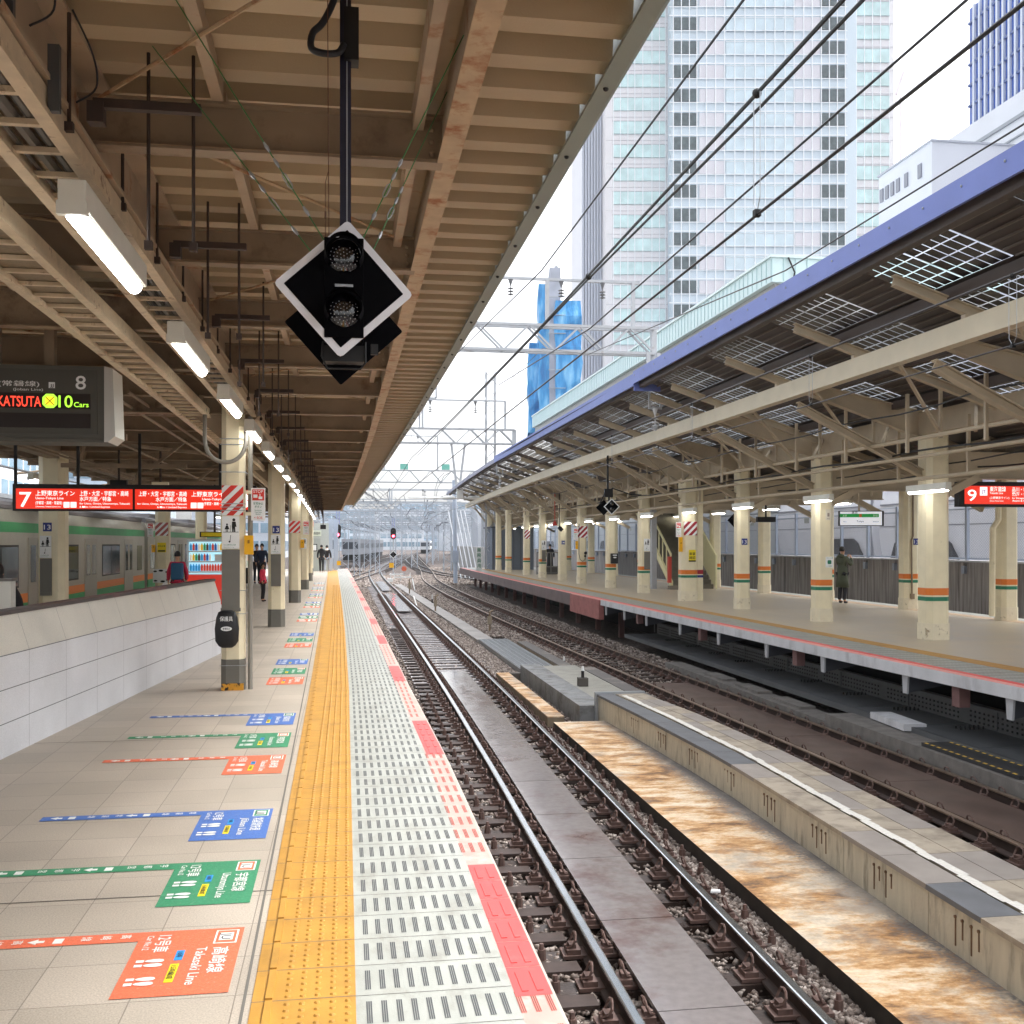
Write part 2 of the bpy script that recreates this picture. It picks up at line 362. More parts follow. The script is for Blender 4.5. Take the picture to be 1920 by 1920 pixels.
def marking(col, y0, idx, detail):
    x0, x1, y1 = -.905, -.455, y0+.72
    off = (lerp(YL, y0)-lerp(YL, 5))*1.0; x0 += off; x1 += off
    o = thing('queue_marking', ((x0+x1)/2, y0+.36, 0), 'x', 'floor marking', 'queue markings along the yellow strip')
    b = MB(); b.quad((x0,y0,.003),(x1,y0,.003),(x1,y1,.003),(x0,y1,.003))
    if y0 < 12: b.quad((x0-1.0,y1-.11,.003),(x0,y1-.11,.003),(x0,y1,.003),(x0-1.0,y1,.003))
    b.build('painted_panel', mk_cols[col], o)
    ux, uy = (0,-1,0), (1,0,0); z = .006
    t = MB(); jp, en = WORDS[col]
    if detail:
        t.text(jp, .075, (x1-.105, y1-.24, z), ux, uy, 0, 'L', .30 if col != 'orange' else .28)
        t.text(en, .062, (x1-.18, y1-.23, z), ux, uy, 0, 'L', .40)
        t.text('12号車', .075, (x0+.085, y1-.06, z), ux, uy, 0, 'L', .20)
        t.text('Car No.12', .04, (x0+.035, y1-.06, z), ux, uy, 0, 'L', .17)
        def foot(cx, cy):
            for dy in (-.024, .024):
                t.extr([(a*.040*(1-.12*math.cos(u)), c*.0185) for u, a, c in [(u, math.cos(u), math.sin(u)*(1+.15*math.cos(u))) for u in [2*math.pi*i/10 for i in range(10)]]], (cx+.03,cy+dy,z-.0005), (1,0,0), (0,1,0), (0,0,.0005))
                t.box(cx-.05, cx-.018, cy+dy-.013, cy+dy+.013, z-.0005, z)
        foot(x0+.085, y0+.34); foot(x0+.08, y0+.15)
        # icon frame
        t.box(x1-.12, x1-.02, y1-.19, y1-.03, .0035, .0045)
        t.build('white_lettering', mk_white, o)
        fr = MB(); fr.box(x1-.112, x1-.028, y1-.182, y1-.038, .0045, .005); fr.box(x1-.1, x1-.04, y1-.155, y1-.065, .005, .0055, 1)
        fr.text('JJ' if col == 'blue' else 'JU', .06, (x1-.09, y1-.072, .006), ux, uy, 2, 'L', .075)
        fr.build('line_symbol', [mk_cols['green' if col == 'blue' else 'orange'], mk_white, mk_dark], o)
        pl_ = MB(); pl_.box(x0+.188, x0+.222, y0+.36, y0+.47, .0035, .0048, 0); pl_.box(x0+.183, x0+.218, y0+.13, y0+.32, .0035, .0048, 1)
        pl_.text('10両', .028, (x0+.196, y0+.45, z), ux, uy, 2, 'L', .06); pl_.text('15両編成', .028, (x0+.19, y0+.30, z), ux, uy, 2, 'L', .14)
        pl_.build('colour_tags', [mk_sky, mk_yel, mk_dark], o)
        if y0 < 12:
            bt = MB(); zz = .0058
            for q in range(2):
                xb = x0-.08-q*.46
                for i, ch in enumerate(jp[:3]): bt.text(ch, .05, (xb-i*.085, y1-.03, zz), ux, uy, 0, 'L')
                bt.box(xb-.29, xb-.25, y1-.085, y1-.03, .0035, zz)
                xa = xb-.36
                bt.extr([(0,-.03),(.04,0),(0,.03),(0,.012),(-.03,.012),(-.03,-.012),(0,-.012)], (xa,y1-.055,.0035), (-1,0,0), (0,1,0), (0,0,.002))
            bt.build('bar_lettering', mk_white, o)
    else:
        for i in range(len(jp)): t.box(x1-.11, x1-.03, y1-.10-.12*i-.10, y1-.10-.12*i, .0035, .005)
        t.box(x1-.2, x1-.15, y0+.1, y1-.1, .0035, .005); t.box(x0+.03, x0+.16, y1-.22, y1-.05, .0035, .005)
        t.box(x0+.06, x0+.2, y0+.08, y0+.18, .0035, .005); t.box(x0+.06, x0+.2, y0+.26, y0+.36, .0035, .005)
        t.build('white_lettering', mk_white, o)
    return o
sets = [4.32, 8.37, 13.6, 18.4, 24.4, 29.6, 34.8, 40.0, 45.2]
nth = ['nearest the camera', 'just before the pillar with the black pouch', 'just past the pillar with the black pouch', 'beside the second pillar', 'past the second pillar', 'beside the striped third pillar', 'past the striped third pillar', 'beside the fourth pillar', 'past the fourth pillar']
for i, ys_ in enumerate(sets):
    for j, (c_, dy) in enumerate((('orange', 0), ('green', 1.06), ('blue', 2.22))):
        if i >= 2: dy *= .5*2
        o = marking(c_, ys_+dy, i, i < 4)
        o['label'] = '%s queue marking on the floor tiles, %s' % (c_, nth[i])
# ---------------------------------------------------------------- right platform
RE = [(2,8.35),(12,8.2),(16.7,8.07),(24.5,7.98),(31,7.92),(40,7.88),(50,7.9),(62,8.0),(77,8.2)]
RB = [(2,15.7),(30,15.65),(50,15.4),(77,15.0)]
ysr = [2, 6]+[8+2*i for i in range(35)]
pr = thing('platform', (12, 40, 0), 'far station platform across the tracks with cream pillars', 'platform', kind='structure')
off = lambda P, d: [(y, x+d) for y, x in P]
fl2 = tile_mat('platform_asphalt', H('c3b59e'), H('bbae98'), H('8f8578'), 3., 3., .004, .38, .06)
strip(off(RE,1.32), off(RB,-.9), -.3, 0, fl2, 'paved_floor', pr, ysr)
strip(off(RE,.98), off(RE,1.32), -.15, .004, yel, 'tactile_strip', pr, ysr)
strip(off(RE,.24), off(RE,.98), -.15, .002, wht, 'edge_tiles', pr, ysr)
strip(off(RE,.13), off(RE,.24), -.15, .003, coral, 'red_line', pr, ysr)
strip(off(RE,0), off(RE,.13), -.15, 0, pink, 'edge_lip', pr, ysr)
strip(off(RB,-.9), off(RB,-.5), -.3, .003, M('faded_rear_strip', H('bfa487'), .6, var=.08), 'rear_strip', pr, ysr)
strip(off(RB,-.5), RB, -.3, .002, wht, 'rear_edge', pr, ysr)
sr = MB()
for i in range(250):
    y = 9+.3*i
    if y > 60: break
    for q in range(12):
        x = lerp(RE,y)+.27+.06*q; sr.quad((x-.011,y+.05,.0035),(x+.011,y+.05,.0035),(x+.011,y+.22,.0035),(x-.011,y+.22,.0035))
sr.build('anti_slip_slots', M('slot_grey2', H('86867c'), .6), pr)
# front: pale concrete slab edge near, brown panels far, brackets, posts
ya = [y for y in ysr if y <= 32]; yb_ = [y for y in ysr if y >= 37]
conc = M('stained_pale_concrete', H('cfd0d4'), .75, var=.08, vs_=3, dirt=H('98979a'), dscale=2, dlo=.5, dhi=.8, stretch=(1,1,.4))
strip(off(RE,-.02), off(RE,.25), -.17, -.005, conc, 'slab_edge', pr, ya+[32.4])
strip(off(RE,-.03), off(RE,.12), -.42, -.01, M('brown_edge_panel', H('6d5f5f'), .7, var=.15, vs_=2), 'edge_panels', pr, [36.7]+yb_)
pkp = MB(); pkp.box(7.84, 8.0, 32.4, 36.7, -.62, -.02)
tag(pkp.build('edge_cover', M('dusty_red_panel', H('a96a66'), .7, var=.1, vs_=2, dirt=H('8a5550'), dscale=4), pr), 'dusty red access panel')
br = MB()
for y in (12.2, 14.6, 17.2, 19.6, 22.2, 24.8, 27.6, 29.8, 31.9):
    x = lerp(RE, y)
    br.extr([(-.08,0),(.08,0),(.055,-.27),(-.055,-.27)], (x+.02,y,-.172), (0,1,0), (0,0,1), (.03,0,0), 0); br.extr([(0,0),(.95,0),(.95,-.1),(.02,-.26)], (x+.05,y-.01,-.175), (1,0,0), (0,0,1), (0,.02,0), 1)
br.build('edge_bracket', [M('grey_bracket', H('b5b7bc'), .6, var=.1), M('dark_bracket_web', H('474a52'), .6)], pr)
pst = MB()
for y in [13.4, 18.4, 23.5, 28.6]+[34+3.2*i for i in range(14)]:
    x = lerp(RE, y)+(.06 if y < 30 else 1.0); pst.box(x, x+.16, y-.09, y+.09, -.46 if y < 30 else -1.33, -.172 if y < 30 else -.3)
pst.build('support_post', M('red_brown_post', H('7a5a58'), .7, var=.12), pr)
strip(off(RE,2.4), off(RB,-.6), -1.33, -.3, M('under_shade_dark', H('1c1a1a'), .9), 'under_wall', pr, ysr)  # near-black colour paints the darkness under the platform
# steel girder with rivets below the right platform
gd = thing('steel_girder', (8.6, 20, -1.3), 'dark grey riveted steel girder running below the far platform edge', 'girder')
gsteel = M('girder_grey_steel', H('5d6063'), .5, .2, var=.12, vs_=3)
b = MB(); b.box(8.15, 9.12, 3, 30.4, -.93, -.90); b.box(8.13, 8.16, 3, 30.4, -1.0, -.9)
for i in range(16):
    b.box(8.2, 9.1, 4+1.75*i, 4.012+1.75*i, -.9, -.893)
b.build('top_plate', gsteel, gd)
b = MB(); b.box(9.12, 9.16, 3, 30.4, -.9, -.58); b.box(9.02, 9.12, 3, 30.4, -.60, -.575)
for i in range(12): b.box(9.10, 9.12, 4.2+2.4*i, 4.24+2.4*i, -.88, -.61)
b.build('web_plate', gsteel, gd)
b = MB()
for i in range(230):
    y = 5+.11*i
    if (i % 22) in (0, 21): continue
    for z in (-.70, -.77, -.84): b.box(9.105, 9.12, y-.013, y+.013, z-.013, z+.013)
for i in range(14):
    for q in range(6): 
        b.cyl((8.7+.07*q, 5.3+1.75*i, -.90), (8.7+.07*q, 5.3+1.75*i, -.86), .014, n=5); b.cyl((8.7+.07*q, 5.42+1.75*i, -.90), (8.7+.07*q, 5.42+1.75*i, -.86), .014, n=5)
tag(b.build('rivet_rows', M('rivet_dark', H('2a2b2e'), .6), gd), kind='stuff')
# curb beside track 2
b = MB(); b.box(7.66, 8.13, 4, 16.2, -1.33, -.98); b.box(7.7, 8.12, 16.2, 25, -1.33, -1.12)
for i in range(3): b.box(7.8, 8.1, 17.5+1.9*i, 18.7+1.9*i, -1.12, -1.07)
tag(b.build('track_curb', M('curb_conc', H('77736f'), .85, var=.2, vs_=6, bump=.5, bs=25)), 'low stained concrete curb between the far track and the steel girder', 'curb')
b = MB(); b.prism([(8.02,14.4),(8.35,14.35),(8.42,15.5),(8.1,15.55)], -.96, -.86)
tag(b.build('concrete_block', conc), 'small pale concrete block lying on the steel girder', 'concrete block')
hz = thing('hazard_mat', (7.95, 12.3, -.97), 'black mat with yellow dashed edges on the curb', 'mat')
b = MB(); b.box(7.72, 8.14, 11.3, 13.4, -.975, -.93); b.build('mat_board', M('mat_black', H('2f2f31'), .7, var=.15), hz)
b = MB()
for i in range(14):
    y = 11.35+.147*i
    for x in (7.725, 8.09): b.quad((x,y,-.927),(x+.045,y+.02,-.927),(x+.045,y+.10,-.927),(x,y+.08,-.927))
b.build('yellow_dashes', M('mat_yellow', H('d9b44a'), .6), hz)
# ---------------------------------------------------------------- tracks
T1 = smooth_pts([(-8,2.22),(2,2.27),(6,2.31),(10,2.38),(15,2.46),(26,2.55),(57,2.62),(85,2.68),(105,3.0),(125,3.7),(158,6.0),(200,9.8),(243,14),(330,24)])
T2 = smooth_pts([(-8,7.0),(9,6.93),(14,6.88),(20,6.75),(32,6.5),(45,6.35),(65,6.3),(85,6.8),(110,8.4),(150,10.6),(190,12.8),(260,17)])
T3 = smooth_pts([(62,-2.2),(85,.4),(105,2.6),(125,4.6),(158,7.4),(200,11),(260,16)])
T4 = smooth_pts([(74,12.6),(95,9.6),(115,8.8),(150,9.6),(200,12.0),(260,16.5)])
T5 = smooth_pts([(75,-7.2),(105,-4),(140,1),(200,8),(280,16)])
T6 = smooth_pts([(110,1.2),(150,2.2),(200,5),(300,14)])
rail_m = M('rail_web_rust', H('3a2a24'), .7, var=.2, vs_=8); rail_top = M('polished_rail_head', H('c6c9cc'), .22, 1., var=.1, vs_=3)
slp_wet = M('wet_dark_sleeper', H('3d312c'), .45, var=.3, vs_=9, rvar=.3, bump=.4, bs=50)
slp_sheen = M('wet_sheen_sleeper', H('8e888a'), .32, var=.2, vs_=9, rvar=.22)  # lighter base colour paints the sky's reflection on the wet farther sleepers
plate_m = M('wet_walkway_plate', H('86807f'), .09, var=.10, vs_=14, dirt=H('5d3d34'), dscale=1.1, dlo=.52, dhi=.74, rvar=.05, spec=.9, bump=.04, bs=60, stretch=(1,1,1))
plate_br = M('brown_walkway_plate', H('5d4c45'), .42, var=.25, vs_=2.5, rvar=.1, stretch=(1,.6,1))
def pos(T, y):
    x = lerp(T, y); d = lerp(T, y+.3)-lerp(T, y-.3); a = math.atan2(d, .6); return x, a
clip_m = M('rusty_clip_steel', H('6d5750'), .55, .3, var=.25, vs_=20)
# one clip (base plate, shoulder, loop) built once
def clip_mesh():
    b = MB(); b.box(-.13,.07,-.09,.09,-.16,-.135); b.box(-.06,.04,-.07,.07,-.135,-.10); b.box(-.03,.02,-.04,.04,-.10,-.07)
    b.tube([(.04,-.02,-.10),(.0,-.055,-.075),(-.02,-.058,-.035),(-.025,-.038,-.005),(-.028,.0,.006),(-.025,.038,-.005),(-.02,.058,-.035),(.0,.055,-.075),(.04,.02,-.10)], .0095, 5)
    me = b.build('rail_clip', clip_m, local=True); return me
def bolt_mesh():
    b = MB(); b.box(-.09,.09,-.09,.09,-.17,-.15); b.cyl((0,0,-.15),(0,0,-.06),.035,.03,7); b.cyl((0,0,-.06),(0,0,-.02),.02,.016,7)
    return b.build('spring_bolt', clip_m, local=True)
def track(T, ya, yb, label, near=True, sl_col=slp_wet, clips=100, plates=None, pitch=.57, pmat=None, top=rail_top):
    x, a = pos(T, ya+.01)
    o = thing('railway_track', (x, ya, -1.33), label, 'railway track')
    path = [(p[1], p[0], ZR) for p in T if ya <= p[0] <= yb]
    path = [(lerp(T,ya), ya, ZR)]+path+[(lerp(T,yb), yb, ZR)]
    for s in (-1, 1):
        c = .565*s; b = MB()
        b.sweep([(c-.065,-.15),(c+.065,-.15),(c+.06,-.135),(c+.012,-.115),(c+.009,-.04),(c+.032,-.028),(c+.033,-.004),(c-.033,-.004),(c-.032,-.028),(c-.009,-.04),(c-.012,-.115),(c-.06,-.135)], path, 0)
        r = b.build('rail', rail_m, o)
        h = MB(); h.sweep([(c-.034,-.02),(c+.034,-.02),(c+.034,-.004),(c+.024,0),(c-.024,0),(c-.034,-.004)], path, 0)
        h.build('rail_head', top, r, smooth=False)
    n = int((yb-ya)/pitch); rest = MB(); cnt = 0; nc = 0; crest = MB()
    base = clip_mesh() if near else None; cm = base.data if base else None
    if base: bpy.data.objects.remove(base)
    cv = [tuple(v.co) for v in cm.vertices] if cm else None; cf = [tuple(p.vertices) for p in cm.polygons] if cm else None
    for i in range(n):
        y = ya+pitch*i; x, a = pos(T, y); hw = 1.05
        pts = []
        ca, sa = math.cos(a), math.sin(a); dyj = rnd.uniform(-.015, .015)
        def W_(u, v, z): return (x+u*ca+v*sa, y+dyj-u*sa+v*ca, z)
        tgt = MB() if cnt < 100 else rest
        hh = rnd.uniform(.0, .012); q = .11
        tgt.add([W_(-hw,-q,-1.40),W_(hw,-q,-1.40),W_(hw,q,-1.40),W_(-hw,q,-1.40),W_(-hw,-q,-1.262+hh),W_(hw,-q,-1.262+hh),W_(hw,q,-1.262+hh),W_(-hw,q,-1.262+hh)],
                [(0,3,2,1),(4,5,6,7),(0,1,5,4),(1,2,6,5),(2,3,7,6),(3,0,4,7)])
        if cnt < 100: tgt.build('sleeper', sl_col if not callable(sl_col) else sl_col(y), o)
        cnt += 1
        if near and y < 62:
            for s in (-1, 1):
                for q2 in (-1, 1):
                    px = s*.565+q2*.13
                    p = W_(px, 0, ZR+.035-.02)
                    ang = -a+(0 if q2 > 0 else math.pi)
                    if nc < clips and y > 4:
                        c_ = bpy.data.objects.new('rail_clip', cm); C.objects.link(c_); c_.parent = o
                        c_.location = (p[0]-o.location.x, p[1]-o.location.y, p[2]-o.location.z); c_.rotation_euler = (0,0,ang); nc += 1
                    elif y > 4:
                        c1, s1 = math.cos(ang), math.sin(ang)
                        crest.add([(p[0]+v[0]*c1-v[1]*s1, p[1]+v[0]*s1+v[1]*c1, p[2]+v[2]) for v in cv], cf)
    if rest.v: tag(rest.build('sleepers_beyond', sl_col if not callable(sl_col) else sl_col(99), o), kind='stuff')
    if crest.v: tag(crest.build('rail_clips_beyond', clip_m, o), kind='stuff')
    if plates:
        for (pa, pb, u0, u1, L) in plates:
            y = pa
            while y < pb:
                x, a = pos(T, y); x2, _ = pos(T, y+L-.012)
                b = MB(); b.add([(x+u0,y,-1.19),(x+u1,y,-1.19),(x2+u1,y+L-.012,-1.19),(x2+u0,y+L-.012,-1.19),(x+u0,y,-1.155),(x+u1,y,-1.155),(x2+u1,y+L-.012,-1.155),(x2+u0,y+L-.012,-1.155)],
                                 [(0,3,2,1),(4,5,6,7),(0,1,5,4),(1,2,6,5),(2,3,7,6),(3,0,4,7)])
                b.build('walkway_plate', pmat or plate_m, o); y += L
    return o
t1 = track(T1, 2.5, 330, 'near railway track with shiny rails and wet grey plates between them', sl_col=lambda y: slp_wet if y < 23 else slp_sheen, plates=[(3.2, 24, -.38, .20, 1.62), (46, 62, -.3, .3, 2.0), (66, 80, -.3, .3, 2.2)])
rust_top = M('brown_rail_head', H('a08d7d'), .35, .8, var=.15)
t2 = track(T2, 4, 260, 'far railway track with rusty brown rails along the opposite platform', sl_col=slp_wet, plates=[(6, 21.5, -.40, .40, 3.1)], pmat=plate_br, top=rust_top)
track(T3, 62, 255, 'distant track joining from the left beyond the platform end', near=False, pitch=.8)
track(T4, 74, 255, 'distant track curving in from the right beyond the opposite platform end', near=False, pitch=.8)
track(T5, 75, 275, 'leftmost distant track crossing behind the platform end cabin', near=False, pitch=.9)
track(T6, 110, 290, 'distant track between the two main curved tracks', near=False, pitch=.9)
# outer spring bolts on the near left row and between track 1 and the rusty slab
bm = bolt_mesh(); bmd = bm.data; bpy.data.objects.remove(bm)
kk = 0
for i in range(32):
    y = 4.2+.57*i
    for xo in (-.92, .84):
        if xo > 0 and y > 23: continue
        if kk >= 60: break
        x = lerp(T1, y)+xo; c_ = bpy.data.objects.new('spring_bolt', bmd); C.objects.link(c_); c_.parent = t1
        c_.location = (x-t1.location.x, y-t1.location.y, ZR-t1.location.z-.02); kk += 1
# dark base plates by the left rail
bp_ = MB()
for i in range(60):
    y = 4.0+.57*i; x = lerp(T1, y)-1.0
    bp_.box(x-.02, x+.32, y-.09, y+.09, -1.262, -1.235)
tag(bp_.build('base_plates', M('dark_base_plate', H('41332e'), .6, var=.2, vs_=15), t1), kind='stuff')
# ---------------------------------------------------------------- ballast stones
def stones(name, regions, label, seed, mat, z0=-1.33):
    rs = np.random.RandomState(seed); oc = np.array([[1,0,0],[-1,0,0],[0,1,0],[0,-1,0],[0,0,1],[0,0,-1]], float)
    fc = np.array([[0,2,4],[2,1,4],[1,3,4],[3,0,4],[2,0,5],[1,2,5],[3,1,5],[0,3,5]])
    P = []; S = []
    for (fa, fb, ya, yb, n, r, zt) in regions:
        y = ya+(yb-ya)*rs.rand(n); u = rs.rand(n)
        xa = np.array([fa(t) if callable(fa) else fa for t in y]); xb = np.array([fb(t) if callable(fb) else fb for t in y])
        P.append(np.stack([xa+(xb-xa)*u, y, np.full(n, zt)+rs.rand(n)*r*.9], 1)); S.append(r*(.6+.8*rs.rand(n)))
    P = np.concatenate(P); S = np.concatenate(S); n = len(P)
    V = oc[None]*(S[:,None,None]*(.65+.7*rs.rand(n,6,1)))
    A = rs.rand(n,3)*6.28; cx, sx = np.cos(A), np.sin(A)
    x, y, z = V[...,0], V[...,1], V[...,2]
    y, z = y*cx[:,:1]-z*sx[:,:1], y*sx[:,:1]+z*cx[:,:1]
    x, z = x*cx[:,1:2]-z*sx[:,1:2], x*sx[:,1:2]+z*cx[:,1:2]
    x, y = x*cx[:,2:3]-y*sx[:,2:3], x*sx[:,2:3]+y*cx[:,2:3]
    V = (np.stack([x,y,z*.8],-1)+P[:,None]).reshape(-1,3)
    F = (fc[None]+6*np.arange(n)[:,None,None]).reshape(-1)
    me = bpy.data.meshes.new(name); me.vertices.add(len(V)); me.vertices.foreach_set('co', V.reshape(-1).astype(np.float32))
    nf = n*8; me.loops.add(nf*3); me.loops.foreach_set('vertex_index', F.astype(np.int32))
    me.polygons.add(nf); me.polygons.foreach_set('loop_start', np.arange(0,nf*3,3,dtype=np.int32)); me.polygons.foreach_set('loop_total', np.full(nf,3,dtype=np.int32))
    at = me.attributes.new('shade', 'FLOAT', 'POINT'); at.data.foreach_set('value', np.repeat(rs.rand(n),6).astype(np.float32))
    me.update(calc_edges=True); me.validate()
    o = bpy.data.objects.new(name, me); C.objects.link(o); me.materials.append(mat); tag(o, label, 'ballast', kind='stuff'); return o
bs_m = bpy.data.materials.new('ballast_stone'); bs_m.use_nodes = True
_n = bs_m.node_tree.nodes; _l = bs_m.node_tree.links; _a = _n.new('ShaderNodeAttribute'); _a.attribute_name = 'shade'
_r = _n.new('ShaderNodeValToRGB'); _r.color_ramp.elements[0].color = (*H('574a44'),1); _r.color_ramp.elements[1].color = (*H('b9aea6'),1)
_e = _r.color_ramp.elements.new(.5); _e.color = (*H('85786f'),1)
_l.new(_a.outputs['Fac'], _r.inputs[0]); _l.new(_r.outputs[0], _n['Principled BSDF'].inputs['Base Color']); _n['Principled BSDF'].inputs['Roughness'].default_value = .7
f1 = lambda d: (lambda y: lerp(T1, y)+d); f2 = lambda d: (lambda y: lerp(T2, y)+d); fe = lambda y: lerp(EDGE, y)
stones('ballast_stones', [
    (fe, f1(-.66), 3.5, 16, 6500, .026, -1.285), (f1(-.52), f1(-.36), 3.5, 16, 1100, .024, -1.30), (f1(.25), f1(.5), 3.5, 24, 2200, .024, -1.305),
    (f1(.66), lambda y: 3.32, 3.0, 17, 7500, .028, -1.275), (f1(.64), lambda y: 4.0, 23.5, 34, 6500, .036, -1.29), (lambda y: 5.1, f2(-.66), 17, 34, 8000, .036, -1.29),
    (f1(-.5), f1(.5), 24, 60, 7000, .035, -1.32), (fe, f1(-.66), 16, 72, 6500, .035, -1.31),
    (f1(.64), lambda y: 4.0, 34, 60, 6500, .045, -1.28), (lambda y: 4.5, f2(-.66), 34, 64, 9000, .045, -1.28), (f2(-.5), f2(.5), 21, 60, 5500, .04, -1.31), (f2(-.5), f2(.5), 60, 110, 2500, .06, -1.31), (f1(.5), lambda y: 3.9, 17, 23.5, 2500, .032, -1.3),
    (f2(.64), lambda y: lerp(RE, y)+.3, 24, 76, 9000, .045, -1.28), (f2(-.95), f2(-.64), 4, 22, 2500, .03, -1.31), (f2(.64), lambda y: 7.78, 6, 22, 1800, .028, -1.31),
    (f1(-.5), f1(.5), 60, 130, 5000, .06, -1.32), (f1(.64), f2(-.66), 60, 100, 8000, .07, -1.29), (lambda y: -4, lambda y: lerp(T1, y)-.7, 74, 130, 6000, .08, -1.30),
    (f2(.64), lambda y: 14, 77, 130, 6000, .08, -1.30)], 'grey brown ballast stones around the rails', 3, bs_m)
# ---------------------------------------------------------------- concrete between the tracks
def seg_slab(name, xs, ys, z0, z1, mat, label, cat):
    o = thing(name, (sum(xs)/2, ys[0], z0), label, cat); return o
wt = M('weathered_cream_concrete', H('c3bca9'), .75, var=.1, vs_=4, dirt=H('6b6456'), dscale=3, dlo=.52, dhi=.78, stretch=(3,3,.6), bump=.3, bs=30)
o = thing('concrete_walkway', (4.3, 4, -1.33), 'raised pale concrete walkway between the tracks with paving slabs on top', 'walkway')
XW = [(3,3.62),(5.5,3.78),(7.4,3.93),(10.3,4.0),(15.2,3.68)]
XW = [(3,4.15),(6,4.2),(9,4.28),(12,4.35),(15,4.26),(17.2,4.15)]
XR = [(3,5.08),(7,5.10),(12,5.2),(15,5.1),(17.2,4.9)]
WZ = -.73
ysw = [3+.71*i for i in range(21)]
b = MB()
for i in range(20):
    ya, yb = ysw[i], ysw[i+1]-.012
    if i % 2 == 0:
        yb = ysw[min(i+2,20)]-.012
        a0, a1 = lerp(XW,ya), lerp(XW,yb); c0, c1 = lerp(XR,ya), lerp(XR,yb)
        b.add([(a0,ya,-1.33),(c0,ya,-1.33),(c1,yb,-1.33),(a1,yb,-1.33),(a0,ya,WZ-.04),(c0,ya,WZ-.04),(c1,yb,WZ-.04),(a1,yb,WZ-.04)], [(0,3,2,1),(4,5,6,7),(0,1,5,4),(1,2,6,5),(2,3,7,6),(3,0,4,7)])
b.build('side_wall', wt, o)
slab_a = M('slab_beige', H('a99d8c'), .65, var=.1, vs_=5, dirt=H('7c7265'), dscale=4); slab_b = M('slab_dark', H('66686c'), .6, var=.12, vs_=5); slab_c = M('slab_mid', H('958d86'), .65, var=.1, vs_=5); slab_p = M('slab_pinkish', H('a87f74'), .65, var=.08)
kinds = [2,0,1,0,2,0,2,1,0,2,2,0,1,1,1,1,1,1,1,1]
kinds = [0,2,1,2,0,1,2,2,0,0,0,2,1,1,1,1,1,1,1,1]
for i in range(20):
    ya, yb = ysw[i], ysw[i+1]-.008; a0, a1 = lerp(XW,ya)-.02, lerp(XW,yb)-.02
    c0, c1 = lerp(XR,ya)+.02, lerp(XR,yb)+.02
    def sl3(u0, u1, m, z=0):
        b = MB(); P = [(a0+(c0-a0)*u0, ya), (a0+(c0-a0)*u1, ya), (a1+(c1-a1)*u1, yb), (a1+(c1-a1)*u0, yb)]
        b.prism(P, WZ-.04, WZ+z); b.build('paving_slab', m, o)
    sl3(0, .34, [slab_a, slab_b, slab_c][kinds[i]])
    sl3(.40, .70, slab_p if i == 3 else (slab_a if i % 3 else slab_c), -.003)
    sl3(.705, 1, slab_a if i % 2 else slab_c, -.001)
b = MB()
for i in range(70):
    ya = 3+.2*i; yb = ya+.2; w = [rnd.uniform(-.012,.012) for _ in range(2)]
    a0 = lerp(XW,ya)+.36+w[0]; b.add([(a0-.04,ya,WZ+.002),(a0+.045+w[1],ya,WZ+.002),(a0+.045,yb,WZ+.002),(a0-.04,yb,WZ+.002)], [(0,1,2,3)])
b.build('mortar_line', M('white_mortar', H('dddad2'), .8, var=.1, vs_=30), o)
for i in range(10):
    ya = 4.15+1.22*i
    for q in (0, .09, .2, .29):
        b = MB(); x = lerp(XW, ya+q); b.cyl((x-.012,ya+q,-.84),(x+.03,ya+q,-.84), .012, n=6)
        b.box(x-.006, x-.001, ya+q-.006, ya+q+.006, -1.0+.06*math.sin(ya*9+q*31), -.85)
        b.build('drain_pipe', M('pipe_brown', H('6e543e'), .7, var=.2, vs_=30), o)
b = MB(); b.box(4.1, 4.95, 17.2, 17.27, -1.33, WZ+.03)
b.build('end_plate', galv, o)
